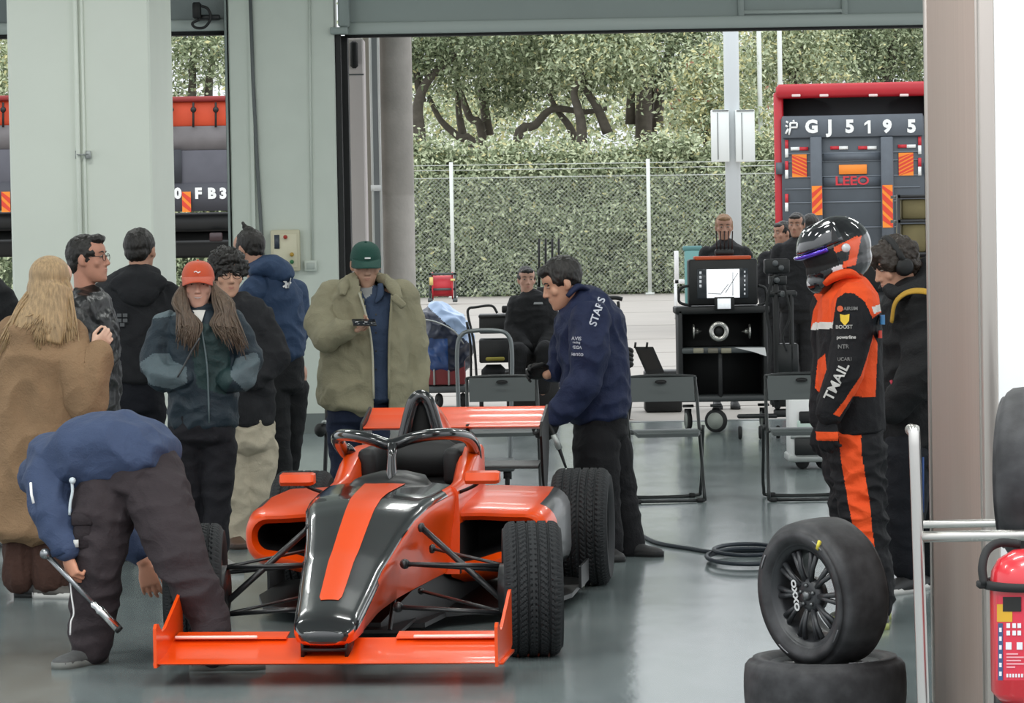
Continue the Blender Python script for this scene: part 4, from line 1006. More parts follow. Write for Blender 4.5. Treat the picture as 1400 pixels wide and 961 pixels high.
for i in range(300):
    sd = -1 if i % 2 else 1; t = rnd.random(); sx = 271 + sd * lerp(17, 22, t); ex = (268 - 26 * t if sd < 0 else 297 + 40 * t) + rnd.gauss(0, 2.5); ey = (478 - 22 * t if sd < 0 else 452 + 22 * t) + rnd.gauss(0, 8); w = rnd.gauss(0, 3)
    dd = -.1 - .09 * (1 - abs(t - .5)); 
    q.tube([p.P(271 + sd * 8 * t, 368, -.02), p.P(sx, 388, -.06), p.P(lerp(sx, ex, .4) + sd * 6 + w, 415, dd * .8), p.P(lerp(sx, ex, .75) - sd * 3 - w, 442, dd), p.P(ex, ey, dd - .03)], [.003, .0055, .0062, .0055, .0015], 6, sm=4)
obj('hair', q, M_br, p.o, world=True)
p.shoe(268, 775, .05, -10, M_shoe_dk, M_sole_w, ln=.25); p.shoe(300, 772, -.06, 40, mat('grey_sneaker', '#8d8c88', .6), M_sole_w, ln=.25)
# ---------------------------------------------------------------- curly haired man in cream trousers
p = Person('person with curly black hair and glasses in black jacket and cream trousers', 18.8, 332, '#c49880', vox=.0065)
p.head(311, 376, yaw=18, pitch=6, size=.24, neck=(315, 420, .02))
p.body(trunk=[(325, 430, 0), (335, 500, 0), (338, 580, 0)], arms=[[(285, 435, 0), (285, 500, 0), (300, 560, 0)], [(362, 440, 0), (378, 490, -.03), (345, 520, -.15)]], legs=[[(322, 600, 0), (318, 670, 0), (318, 735, 0)], [(355, 600, .02), (345, 670, .02), (348, 735, .04)]]); p.done(); p.face(open_=.004)
p.wear('jacket', M_blackcloth2, slabs=[[(318, 412, .02, 24, .08), (322, 424, 0, 40, .13), (328, 445, 0, 46, .15), (334, 510, 0, 42, .15), (336, 578, 0, 38, .15)]], chains=[[(358, 440, 0, .085), (374, 488, -.05, .085), (345, 518, -.15, .06)], [(288, 440, 0, .085), (285, 500, 0, .08), (298, 550, 0, .06)]], amp=0.0145, fr=(8.8, 8.8, 8.8), seed=13, xd=(1, 0, 0))
p.wear('trousers', cloth('cream_trousers', '#b9b09c', .9, var=.05), slabs=[[(338, 570, 0, 34, .13), (338, 610, 0, 36, .14)]], chains=[[(322, 615, 0, .1), (322, 670, -.01, .095), (322, 732, -.02, .088)], [(354, 615, .02, .1), (350, 670, .02, .09), (346, 732, .04, .085)]], amp=0.0174, fr=(10.0, 10.0, 7.5), seed=14, xd=(1, 0, 0))
p.hair([(0, -.02, .045, .1, .11, .1), (-.07, .0, .04, .04, .05, .05), (.07, .0, .04, .04, .05, .05), (0, .06, .09, .065, .035, .03), (0, -.06, -.03, .07, .05, .05)], amp=.016, fr=(45, 45, 45), vox=.006); p.glasses(M_dark)
p.shoe(320, 748, -.03, 15, mat('brown_shoe', '#5b4436', .55), mat('brown_sole', '#3c3029', .7)); p.shoe(350, 748, .04, 20, mat('brown_shoe', '#5b4436', .55), mat('brown_sole', '#3c3029', .7))
# ---------------------------------------------------------------- man with topknot in blue hooded jacket
p = Person('person with black topknot in blue hooded jacket turned away toward the wall', 20.8, 380, '#b98d78', vox=.0065)
p.head(340, 342, yaw=-128, pitch=12, size=.235, neck=(352, 385, .02))
p.body(trunk=[(372, 395, 0), (382, 450, 0), (388, 500, 0)], arms=[[(350, 400, -.1), (335, 440, -.05), (320, 470, .1)], [(402, 400, .1), (410, 440, .1), (400, 480, .2)]], legs=[[(372, 510, -.03), (380, 580, -.05), (384, 660, -.05)], [(404, 510, .08), (398, 580, .1), (390, 655, .15)]]); p.done(); p.face(eyes=True, mouth=False)
p.wear('jacket', cloth('royal_blue_jacket', '#2b3e5a', .7), slabs=[[(358, 376, .02, 18, .08), (365, 386, .01, 30, .13), (376, 408, 0, 36, .16), (383, 450, 0, 34, .17), (386, 488, 0, 30, .16)]], chains=[[(350, 396, -.1, .085), (334, 425, -.12, .08), (322, 460, .05, .06)], [(402, 400, .08, .08), (408, 445, .1, .07), (402, 480, .15, .055)]], amp=0.0116, fr=(8.8, 8.8, 8.8), seed=16, xd=(1, 0, 0))
jk = p.o.children[-1]
q = MB(); q.ell(p.P(370, 366, -.04), (.12, .12, .075)); q.ell(p.P(382, 374, -.05), (.09, .1, .07)); q.ell(p.P(356, 368, -.05), (.08, .1, .06)); q.fuse(.009, 5).wrinkle(.008, (12, 12, 12), 5); obj('hood', q, cloth('royal_blue_jacket', '#2b3e5a'), jk, world=True)
for a, b_ in (((388, 384), (396, 390)), ((391, 380), (391, 394)), ((397, 380), (394, 394)), ((387, 392), (398, 386))):
    q = MB(); q.tube([V(((a[0] - 392) / p.s, 0, (387 - a[1]) / p.s)), V(((b_[0] - 392) / p.s, 0, (387 - b_[1]) / p.s))], .006, 6); p.mark('shoulder_logo', q, 392, 387, M_white, jk, lift=.008)
p.wear('trousers', M_blackcloth, slabs=[[(386, 488, .02, 29, .14), (386, 530, .02, 29, .14)]], chains=[[(374, 530, -.03, .095), (380, 590, -.05, .075), (384, 655, -.05, .07)], [(402, 530, .08, .09), (398, 590, .1, .075), (390, 655, .15, .07)]], amp=.008, xd=(1, 0, 0), seed=17)
p.hair([(0, -.02, .036, .083, .1, .09), (0, -.05, -.01, .066, .05, .05)], amp=.004)
q = MB(); c = p.P(340, 312, 0); q.ell(p.P(339, 314, 0), (.03, .03, .022)); q.tube([p.P(339, 316), p.P(334, 309), p.P(331, 303)], [.014, .016, .006], 8, sm=3); q.tube([p.P(340, 314), p.P(345, 313), p.P(348, 316)], [.012, .012, .005], 8, sm=3); q.fuse(.006, 2).wrinkle(.004, (60, 60, 60), 2); obj('topknot', q, M_hair, p.o, world=True)
p.shoe(384, 690, -.05, -130, M_shoe_dk); p.shoe(390, 690, .15, -120, M_shoe_dk)
# ---------------------------------------------------------------- man with the green cap reading his phone
p = Person('person in dark green cap and open beige parka looking down at a phone', 19.6, 500, '#c39a83', vox=.0052)
p.head(500, 362, yaw=8, pitch=15, size=.24, neck=(500, 402, .04), ears=True)
p.body(trunk=[(502, 410, 0), (505, 470, 0), (500, 545, 0)], arms=[[(450, 405, 0), (432, 450, -.03), (482, 447, -.25)], [(552, 405, 0), (562, 470, .02), (565, 535, -.02)]], legs=[[(472, 560, 0), (474, 640, 0), (474, 710, 0)], [(508, 560, 0), (510, 640, 0), (510, 710, 0)]])
hand_shape(p.b, p.P(478, 447, -.27), (.95, -.12, .12), (.1, -.75, .6), 1, curl=.75, k=1.0, thumb=.6)
p.done(); p.face(eyes=False, brow=False)
denim = cloth('denim_shirt', '#3a4860', .85)
p.wear('shirt', [denim, cloth('grey_tee', '#9a9c9c', .9)], slabs=[[(502, 401, .03, 20, .08), (503, 411, 0, 45, .12), (505, 450, -.01, 46, .142), (506, 545, -.01, 44, .15)]], amp=.006, seed=20, xd=(1, 0, 0), paint=zones(p, (1, [(488, 380), (512, 380), (508, 402), (499, 410)])))
sh = p.o.children[-1]
q = MB(); q.tube([p.P(488, 392, -.09), p.P(492, 402, -.13), p.P(500, 412, -.145)], [.016, .02, .008], 8, sm=3, flat=.4); q.tube([p.P(520, 388, -.09), p.P(520, 402, -.13), p.P(513, 414, -.145)], [.016, .024, .008], 8, sm=3, flat=.4); obj('shirt_collar', q, denim, sh, world=True)
for y in (430, 455, 480, 505): q = MB(); q.lathe([(0, -.003), (.006, -.002), (.006, .002)], 10); q.xf(Matrix.Rotation(PI / 2, 4, 'Z')); p.mark('shirt_button', q, 514, y, M_dark, sh)
park = cloth('beige_parka', '#8f8a72', .8, var=.05)
gap = [(484, 360), (520, 360), (526, 384), (535, 400), (532, 470), (532, 560), (511, 560), (508, 470), (499, 420)]
p.wear('parka', park, slabs=[[(502, 384, .05, 26, .1), (502, 394, .03, 44, .13), (502, 410, 0, 56, .16), (502, 440, 0, 60, .175), (503, 500, 0, 65, .185), (503, 546, 0, 68, .19), (502, 557, 0, 67, .185)]],
       chains=[[(455, 406, 0, .09), (440, 438, -.06, .095), (448, 460, -.2, .08), (474, 450, -.26, .055)], [(548, 406, 0, .09), (560, 450, .02, .09), (566, 510, .0, .082), (566, 550, -.04, .065)]], amp=0.0188, fr=(7.5, 7.5, 7.5), seed=21, xd=(1, 0, 0), vox=.009, cut=lambda c: c.y < p.D - .02 and inside(gap, p.proj(c)) or c.z < Z(500, 562, p.D) and False, thick=.012)
pk = p.o.children[-1]
q = MB(); q.tube([p.P(468, 404, -.17), p.P(470, 392, -.12), p.P(478, 382, -.02), p.P(502, 376, .13), p.P(526, 382, -.02), p.P(538, 394, -.12), p.P(546, 408, -.18)], [.02, .03, .032, .034, .032, .034, .02], 12, sm=4, flat=.7); q.fuse(.009, 2).wrinkle(.008, (9, 9, 9), 4); obj('hood', q, park, pk, world=True)
q = MB(); q.tube([p.P(491, 400, -.17), p.P(503, 440, -.2), p.P(509, 480, -.21), p.P(511, 545, -.215)], .007, 6, sm=4); obj('zip', q, mat('zip_pale', '#b3b09c', .4), pk, world=True)
q = MB(); q.tube([p.P(536, 404, -.18), p.P(532, 470, -.205), p.P(532, 545, -.215)], .008, 6, sm=4); obj('front_edge', q, park, pk, world=True)
for x, y in ((545, 412),): q = MB(); q.box(p.P(x, y, -.2), (.09, .02, .045), Matrix.Rotation(.8, 3, 'Y'), bev=.008); obj('storm_flap', q, park, pk, world=True)
p.wear('trousers', cloth('navy_jeans', '#20283d', .85), slabs=[[(490, 540, 0, 43, .13), (490, 575, 0, 42, .14)]], chains=[[(470, 580, 0, .1), (472, 640, 0, .085), (473, 705, 0, .075)], [(509, 580, 0, .1), (510, 640, 0, .085), (510, 705, 0, .075)]], amp=.008, xd=(1, 0, 0), seed=22)
p.hair([(0, -.03, .0, .08, .088, .06), (0, -.05, -.03, .066, .05, .05)], amp=.004)
p.cap(mat('green_cap', '#17463c', .8, bump=.3, bs=200)); 
q = MB(); q.box(p.H(0, .104, .066), (.034, .004, .009), bev=.001); obj('cap_logo', q, M_white, p.o.children[-1], world=True)
ph = thing('mobile_phone', 'dark mobile phone held in front of the beige parka', 'phone', p.P(495, 441, -.36))
q = MB(); q.box((0, 0, 0), (.135, .07, .008), bev=.003); M = Matrix.Translation(p.P(498, 441, -.37)) @ Matrix.Rotation(.15, 4, 'Y') @ Matrix.Rotation(.5, 4, 'X') @ Matrix.Rotation(.25, 4, 'Z'); q.xf(M); obj('case', q, M_black, ph, world=True)
q = MB(); q.box((0, 0, .005), (.125, .062, .002)); q.xf(M); obj('screen', q, mat('phone_glass', '#23262b', .1), ph, world=True)
p.shoe(473, 715, 0, -10, M_shoe_dk); p.shoe(510, 715, 0, 10, M_shoe_dk)
# ---------------------------------------------------------------- mechanic in the navy team jacket
p = Person('person in navy team jacket with white lettering and black gloves leaning to the rear wheel', 17.75, 815, '#c4967c', vox=.0052)
p.head(768, 388, yaw=-78, pitch=22, size=.24, neck=(796, 425, .02))
p.body(trunk=[(802, 440, .02), (815, 510, .02), (824, 575, .02)], arms=[[(808, 452, -.2), (802, 520, -.24), (762, 570, -.22)], [(785, 445, .22), (770, 500, .26), (748, 512, .2)]], legs=[[(822, 596, -.03), (814, 680, -.07), (828, 750, -.08)], [(838, 590, .1), (848, 680, .12), (858, 755, .12)]])
p.done(); p.face(open_=.0035)
navy = cloth('navy_team_jacket', '#1c2542', .7)
p.wear('jacket', navy, slabs=[[(793, 402, .02, 19, .09), (799, 414, .02, 34, .15), (806, 440, .02, 46, .2), (812, 500, .02, 46, .2), (815, 550, .02, 45, .19), (816, 570, .02, 41, .18)]],
       chains=[[(808, 440, -.17, .105), (806, 480, -.24, .095), (798, 522, -.26, .085), (778, 552, -.25, .07), (760, 568, -.22, .055)], [(785, 445, .2, .1), (770, 498, .26, .08), (758, 508, .24, .06)]], amp=0.0145, fr=(8.8, 8.8, 8.8), seed=24, xd=(1, 0, 0))
jk = p.o.children[-1]; LET = mat('jacket_print', '#c9ccd6', .7)
rr = (V((math.cos(math.radians(70)), 0, math.sin(math.radians(70))))); uu = V((-rr.z, 0, rr.x))
mb = text_mb('STARS', .055, .002, .001); p.mark('back_lettering', mb, 817, 426, LET, jk, rr, uu, lift=.034)
for t, y, sz in (('AVIS', 463, .026), ('racing', 468, .016), ('VEGA', 475, .022), ('Bento', 484, .03)): p.mark('sleeve_lettering', text_mb(t, sz, .001, .0004), 788, y, LET, jk, (1, 0, -.06), (0, 0, 1), lift=.01)
q = MB(); q.tube([p.P(776, 405, -.1), p.P(790, 392, -.08), p.P(806, 398, -.02)], [.02, .03, .02], 10, sm=4, flat=.6); obj('collar', q, navy, jk, world=True)
p.wear('trousers', cloth('black_work_trousers', '#131316', .85), slabs=[[(820, 560, .02, 36, .16), (822, 595, .02, 37, .16)]], chains=[[(815, 610, -.07, .125), (818, 675, -.07, .11), (830, 745, -.07, .085)], [(832, 610, .1, .12), (845, 680, .12, .1), (860, 748, .12, .085)]], amp=.008, xd=(1, 0, 0), seed=25)
glove = mat('black_glove', '#1b1b1b', .7, bump=.3, bs=80)
for nm, w, F, Nn, sd, cu_ in (('glove', (760, 572, -.22), (-.55, -.1, -.85), (-.4, .7, .1), -1, .6), ('glove', (752, 509, .22), (-1, -.2, .1), (.1, -.7, -.4), 1, .55)):
    q = MB(); hand_shape(q, p.P(*w), F, Nn, sd, curl=cu_, k=1.05, rs=1.15); q.cone(p.P(*w) - V(F).normalized() * .06, p.P(*w), .042, .036); q.fuse(.0045, 2); obj(nm, q, glove, p.o, world=True)
p.hair([(0, -.02, .045, .088, .104, .092), (0, -.055, 0, .07, .05, .05), (0, .052, .088, .06, .042, .03), (-.066, .0, .035, .02, .045, .04), (.066, .0, .035, .02, .045, .04)], amp=.006, fr=(40, 40, 20))
p.shoe(828, 762, -.08, 20, M_shoe_dk); p.shoe(860, 762, .1, 60, M_shoe_dk)
ag = thing('air_line_tool', 'black air line tool with hose end hanging from the gloved hand over the rear tyre', 'tool', p.P(762, 612, -.25))
q = MB(); q.tube([p.P(x, y, -.25) for x, y in ((748, 575), (756, 592), (764, 612), (774, 640))], [.014, .012, .011, .006], 8, sm=3); obj('lance', q, M_dark, ag, world=True)
q = MB(); q.tube([p.P(757, 594, -.25), p.P(765, 614, -.25)], .017, 10); obj('valve_grip', q, M_galv, ag, world=True)
# ---------------------------------------------------------------- racing driver
p = Person('racing driver in black and orange suit wearing a full-face helmet, standing beside the loose tyres', 14.6, 1175, '#b98d78', vox=.0065)
p.head(1143, 350, yaw=-80, pitch=21, size=.23, neck=(1158, 398, 0))
p.body(trunk=[(1160, 412, 0), (1162, 490, 0), (1168, 570, 0)], arms=[[(1168, 425, -.18), (1154, 512, -.24), (1133, 568, -.22)], [(1140, 425, .2), (1135, 515, .2), (1125, 580, .15)]], legs=[[(1170, 580, -.08), (1175, 700, -.08), (1196, 828, -.08)], [(1160, 580, .1), (1165, 700, .1), (1190, 815, .12)]])
p.done()
sm = [cloth('race_black', '#17171a', .8), cloth('race_orange', '#e4501f', .75, var=.04), cloth('race_white', '#d6d3ce', .8)]
yoke = [(1150, 362), (1176, 370), (1196, 392), (1210, 423), (1193, 435), (1183, 413), (1168, 401), (1156, 400), (1144, 408), (1138, 447), (1108, 450), (1112, 424), (1118, 412), (1108, 396), (1112, 380)]
zn = zones(p, (2, [(1112, 441), (1139, 440), (1138, 449), (1108, 451)]), (2, [(1192, 420), (1208, 414), (1212, 422), (1195, 429)]), (1, yoke), (1, [(1194, 458), (1200, 470), (1197, 543), (1166, 542), (1148, 570), (1140, 566), (1156, 545), (1178, 512), (1188, 480)]), (1, [(1118, 492), (1128, 484), (1130, 505), (1120, 536), (1114, 530)]))
p.wear('jacket', sm, slabs=[[(1152, 376, 0, 19, .085), (1157, 388, 0, 27, .12), (1161, 405, 0, 38, .17), (1161, 440, 0, 44, .19), (1162, 500, 0, 43, .185), (1167, 560, 0, 42, .18), (1170, 590, 0, 40, .175)]],
       chains=[[(1169, 418, -.16, .1), (1165, 465, -.22, .083), (1154, 512, -.24, .078), (1135, 562, -.23, .06)], [(1140, 420, .16, .1), (1135, 500, .2, .08), (1125, 570, .18, .06)]], amp=0.0050, fr=(10.0, 10.0, 10.0), seed=30, xd=(1, 0, 0), vox=.005, paint=zn)
jk = p.o.children[-1]; PRT = mat('suit_print', '#c4c2be', .7); PRG = mat('suit_print_dim', '#7d7c7a', .7)
r70 = V((.45, 0, .89)); p.mark('sleeve_lettering', text_mb('TMAIL', .06, .001, .0012), 1144, 522, PRT, jk, r70, V((-.89, 0, .45)), lift=.006)
p.mark('sponsor_print', text_mb('AIRSIM', .02, .001, .0006), 1163, 422, PRG, jk, lift=.004)
q = MB(); q.lathe([(0, 0), (.013, 0)], 14); q.xf(Matrix.Rotation(PI / 2, 4, 'Z')); p.mark('sponsor_badge', q, 1148.5, 422, mat('badge_orange', '#c9582f', .6), jk, lift=.004)
q = MB(); q.add([V((x * .02, 0, z * .024)) for x, z in ((-1, 1), (0, .8), (1, 1), (.9, -.2), (0, -1.1), (-.9, -.2))], [(0, 1, 2, 3, 4, 5)]); p.mark('sponsor_badge', q, 1155, 437, mat('badge_yellow', '#d9b52a', .6), jk, lift=.004)
for t, x, y, sz, m in (('BOOST', 1154, 447, .022, PRT), ('powerline', 1157, 461, .02, PRT), ('NTR', 1153, 474, .024, PRG), ('UCAR1', 1155, 491, .02, PRG)): p.mark('sponsor_print', text_mb(t, sz, .001, .0005), x, y, m, jk, lift=.004)
q = MB(); q.add([V((x * .012, 0, z * .02)) for x, z in ((-1, 1), (1, 1), (1, -1), (-1, -1))], [(0, 1, 2, 3)]); p.mark('blue_patch', q, 1206, 437, mat('patch_blue', '#3f83b8', .6), jk, lift=.004)
q = MB(); q.add([V((x * .009, 0, z * .016)) for x, z in ((-1, 1), (1, 1), (1, -1), (-1, -1))], [(0, 1, 2, 3)]); p.mark('red_patch', q, 1203, 457, mat('patch_red', '#c9473a', .6), jk, lift=.004)
q = MB(); q.tube([p.P(1128, 388, -.1), p.P(1142, 378, -.12), p.P(1160, 374, -.11), p.P(1174, 382, -.06)], [.02, .034, .034, .02], 10, sm=4, flat=.6); obj('collar', q, sm[1], jk, world=True)
p.wear('trousers', sm, slabs=[[(1167, 560, 0, 36, .15), (1167, 600, 0, 37, .15)]], chains=[[(1171, 605, -.06, .118), (1178, 690, -.08, .098), (1188, 760, -.08, .085), (1198, 822, -.08, .07)], [(1158, 605, .1, .11), (1165, 690, .1, .09), (1190, 812, .12, .07)]], amp=0.0174, fr=(8.8, 8.8, 15.0), seed=31, xd=(1, 0, 0), vox=.005,
       paint=zones(p, (1, [(1143, 560), (1177, 572), (1178, 620), (1188, 680), (1198, 770), (1176, 770), (1160, 690), (1150, 630)])))
for w, F, sd in (((1131, 570, -.22), (-.02, -.1, -1), -1), ((1124, 580, .16), (-.1, 0, -1), 1)):
    q = MB(); hand_shape(q, p.P(*w), F, (.6, .8, 0), sd, curl=.45, k=1.08, rs=1.2); q.cone(p.P(*w) - V(F).normalized() * .07, p.P(*w), .048, .038); q.fuse(.0048, 2); W0 = p.P(*w).z
    q.paint(lambda c, m, W0=W0: 1 if -.1 < c.z - W0 < -.06 and c.y < p.D else 0); obj('glove', q, sm, p.o, world=True)
p.shoe(1203, 838, -.08, -10, mat('race_boot', '#2a2c22', .6), mat('boot_sole', '#9aa05a', .6), ln=.28, h=.13); p.shoe(1192, 830, .12, -70, mat('race_boot', '#2a2c22', .6), mat('boot_sole', '#9aa05a', .6), ln=.28, h=.13)
# helmet
HM0 = p.HM.copy(); inv = HM0.inverted()
q = MB(); R3 = HM0.to_3x3()
q.ell(p.H(0, -.012, .03), (.128, .155, .138), R3, 24, 18); q.ell(p.H(0, .0, -.035), (.12, .15, .1), R3, 24, 18); q.ell(p.H(0, .09, -.075), (.082, .075, .058), R3, 20, 14); q.fuse(.0045, 4)
hm = [mat('helmet_black', '#15161a', .15, coat=.9), mat('helmet_orange', '#e8582c', .25, coat=.6), mat('helmet_white', '#cfcfd2', .25, coat=.6), M_void]
def helm(c, m):
    h = inv @ c; x, y, z = h
    if y > .02 and -.028 < z < .05 and y > .03 - 0 * abs(x): return 3
    px = p.proj(c)
    for k, poly in ((1, [(1138, 339), (1172, 322), (1177, 332), (1143, 346)]), (1, [(1163, 328), (1178, 322), (1170, 362), (1151, 367), (1153, 358), (1160, 355)]), (2, [(1137, 366), (1152, 361), (1153, 369), (1139, 373)]), (2, [(1164, 338), (1174, 340), (1171, 349), (1163, 347)]), (1, [(1085, 372), (1104, 358), (1108, 366), (1088, 382)]), (2, [(1086, 384), (1100, 380), (1108, 390), (1096, 394)])):
        if inside(poly, px): return k
    if z < -.07 and -.02 < y < .06: return 3
    return 0
q.paint(helm); he = obj('helmet', q, hm, p.o, world=True)
q = MB(); rows = []   # lifted visor
for i in range(8):
    el = math.radians(lerp(14, 56, i / 7)); rows.append([p.H(.138 * math.sin(a), -.012 + (.158 + .02 * (1 - i / 7)) * math.cos(a) * math.cos(el) + .012, .03 + .15 * math.sin(el) - 0.006) for a in [math.radians(d) for d in range(-92, 93, 8)]])
    rows[-1] = [p.H(.136 * math.sin(a) * (math.cos(el) ** .4), -.004 + .168 * math.cos(a) * math.cos(el), .03 + .152 * math.sin(el)) for a in [math.radians(d) for d in range(-96, 97, 8)]]
q.loft(rows, cap=False, closed=False); q.thick(.004); vz = mat('visor_iridescent', '#1b1c22', .08, spec=.9, coat=1); obj('visor', q, vz, he, world=True)
q = MB(); q.tube([p.H(.13 * math.sin(a), -.004 + .166 * math.cos(a) * .97, .052 + .0 * a) for a in [math.radians(d) for d in range(-8, 76, 7)]], .02, 8, flat=.5); obj('visor_strip', q, mat('violet_mirror', '#5a35d0', .15, metal=.6, coat=1), he, world=True)  # violet strip modelled in place of the visor's iridescent reflection
q = MB(); q.tube([p.H(-.105 - .006 * math.sin(t * PI), lerp(.1, -.05, t), lerp(.1, .15, t)) for t in [i / 8 for i in range(9)]], .016, 8, flat=.4); obj('visor_band', q, mat('visor_band_grey', '#8d8f93', .3), he, world=True)
for sd in (-1, 1): q = MB(); q.lathe([(0, 0), (.02, 0), (.018, .008), (0, .01)], 16, HM0 @ Matrix.Translation(V((sd * .128, -.02, .03))) @ Matrix.Rotation(0 if sd > 0 else PI, 4, 'Z')); obj('visor_pivot', q, hm[2], he, world=True)
for i, (y, z) in enumerate(((.07, -.06), (.09, -.055), (.11, -.05))): q = MB(); q.box(p.H(-.088 + .008 * i, y + .02, z - .01), (.006, .012, .02), R3, bev=.002); obj('vent_slot', q, M_galv, he, world=True)
# ---------------------------------------------------------------- crew member with headset
p = Person('person with headset and black padded jacket with yellow strap, behind the racing driver', 15.9, 1235, '#c8987f', vox=.006)
p.head(1224, 364, yaw=-74, pitch=22, size=.24, neck=(1243, 405, 0))
p.body(trunk=[(1250, 420, 0), (1252, 500, 0), (1252, 590, 0)], arms=[[(1270, 435, -.2), (1262, 520, -.22), (1225, 570, -.2)]], legs=[[(1245, 600, -.1), (1240, 700, -.1), (1240, 790, -.1)], [(1265, 600, .1), (1270, 700, .1), (1272, 790, .1)]]); p.done(); p.face(open_=.0035)
pj = cloth('black_padded', '#161719', .75)
p.wear('jacket', pj, slabs=[[(1240, 388, 0, 24, .1), (1246, 402, 0, 38, .16), (1250, 430, 0, 48, .2), (1250, 500, 0, 48, .2), (1248, 570, 0, 45, .19), (1246, 640, 0, 42, .18)]], chains=[[(1268, 430, -.16, .11), (1262, 510, -.24, .1), (1222, 560, -.22, .065)]], amp=0.0145, fr=(7.5, 7.5, 8.8), seed=34, xd=(1, 0, 0))
jk = p.o.children[-1]
q = MB(); q.tube([p.P(1213, 392, -.1), p.P(1226, 402, -.14), p.P(1250, 396, -.12), p.P(1266, 378, -.02), p.P(1262, 355, .05)], [.03, .045, .055, .055, .03], 12, sm=4, flat=.7); q.fuse(.009, 2).wrinkle(.006, (8, 8, 8), 6); obj('hood', q, pj, jk, world=True)
q = MB(); q.tube([p.P(1219, 440, -.2), p.P(1224, 414, -.22), p.P(1240, 400, -.24), p.P(1262, 398, -.26), p.P(1285, 405, -.25)], .028, 10, sm=5, flat=.3); obj('yellow_strap', q, cloth('mustard_strap', '#b08a33', .8), jk, world=True)
q = MB(); q.tube([p.P(1218, 520, -.24), p.P(1222, 532, -.25), p.P(1220, 545, -.25)], .007, 6, sm=3); obj('red_cord', q, mat('cord_red', '#b02c40', .6), jk, world=True)
q = MB(); q.lathe([(0, 0), (.016, 0)], 14); q.xf(Matrix.Rotation(PI / 2, 4, 'Z')); p.mark('hem_badge', q, 1224, 611, mat('badge_violet', '#4a4f8a', .6), jk, lift=.01)
p.wear('trousers', cloth('midnight_trousers', '#15171d', .85), chains=[[(1240, 620, -.1, .12), (1236, 700, -.12, .1), (1240, 772, -.1, .072)], [(1264, 620, .1, .12), (1268, 700, .1, .1), (1270, 775, .1, .072)]], amp=.008, xd=(1, 0, 0), seed=35)
q = MB(); q.tube([p.P(1262, 625, -.22), p.P(1262, 700, -.21)], .012, 8, flat=.4); obj('blue_stripe', q, mat('stripe_blue', '#2f4e86', .7), p.o.children[-1], world=True)
p.hair([(0, -.02, .04, .092, .105, .095), (0, -.06, -.02, .07, .055, .06), (0, .06, .075, .06, .045, .045), (-.06, .03, .04, .035, .05, .05), (.06, .03, .04, .035, .05, .05)], m=mat('dark_brown_hair', '#2b2119', .45, bump=.6, bs=90), amp=.012, fr=(45, 45, 30))
hs = bpy.data.objects.new('headset', None); COL.objects.link(hs); hs.parent = p.o; hs.location = (0, 0, 0)
q = MB(); q.tube([p.H(.098 * math.cos(a), -.005, .02 + .118 * math.sin(a)) for a in [PI * k / 12 for k in range(13)]], .01, 8, flat=1.6); obj('headband', q, M_black, hs, world=True)
for sd in (-1, 1): q = MB(); q.lathe([(0, .022), (.03, .022), (.042, .012), (.043, -.012), (.03, -.02), (0, -.02)], 20, p.HM @ Matrix.Translation(V((sd * .092, -.005, -.005))) @ Matrix.Rotation(0 if sd > 0 else PI, 4, 'Z')); obj('ear_cup', q, M_black, hs, world=True)
q = MB(); q.tube([p.H(-.095, .0, -.02), p.H(-.08, .06, -.06), p.H(-.04, .1, -.07)], .005, 6, sm=4); obj('microphone_boom', q, M_black, hs, world=True)
p.shoe(1240, 802, -.1, -50, M_shoe_dk, M_sole_w, ln=.29); p.shoe(1270, 800, .1, -40, M_shoe_dk, M_sole_w, ln=.29)
# ---------------------------------------------------------------- people outside
p = Person('person in black jacket sitting behind the carts and facing the garage', 32, 728, '#b98f7c', vox=.008)
p.head(720, 383, yaw=8, pitch=3, size=.235, neck=(724, 408, .02))
p.body(trunk=[(726, 412, 0), (726, 450, 0), (728, 488, .05)], arms=[[(706, 415, 0), (700, 450, -.05), (722, 475, -.25)], [(748, 415, 0), (756, 450, -.05), (740, 475, -.25)]], legs=[[(716, 490, -.05), (708, 478, -.5), (706, 535, -.48)], [(742, 490, -.05), (745, 476, -.5), (742, 535, -.48)]]); p.done(); p.face(open_=.005)
p.wear('jacket', M_blackcloth, slabs=[[(723, 400, .02, 12, .08), (726, 408, 0, 25, .13), (727, 425, 0, 29, .16), (728, 460, 0, 28, .17), (728, 492, 0, 28, .17)]], chains=[[(706, 415, 0, .08), (700, 450, -.05, .075), (720, 474, -.25, .055)], [(749, 415, 0, .08), (756, 450, -.05, .075), (742, 474, -.25, .055)]], amp=.008, xd=(1, 0, 0), seed=40)
q = MB(); q.add([V((-.045, 0, 0)), V((.045, 0, 0)), V((.04, 0, .02)), V((-.04, 0, .02))], [(0, 1, 2, 3)]); p.mark('chest_logo', q, 736, 416, mat('logo_grey', '#8d8f90', .7), p.o.children[-1], lift=.006)
p.wear('trousers', M_blackcloth, chains=[[(716, 490, -.03, .1), (708, 480, -.5, .085), (706, 530, -.48, .07)], [(742, 490, -.03, .1), (746, 478, -.5, .085), (742, 530, -.48, .07)]], amp=.006, xd=(1, 0, 0), seed=41)
p.hair(SHORT, amp=.006); p.shoe(706, 538, -.48, -8, M_shoe_dk); p.shoe(742, 538, -.48, 10, M_shoe_dk)
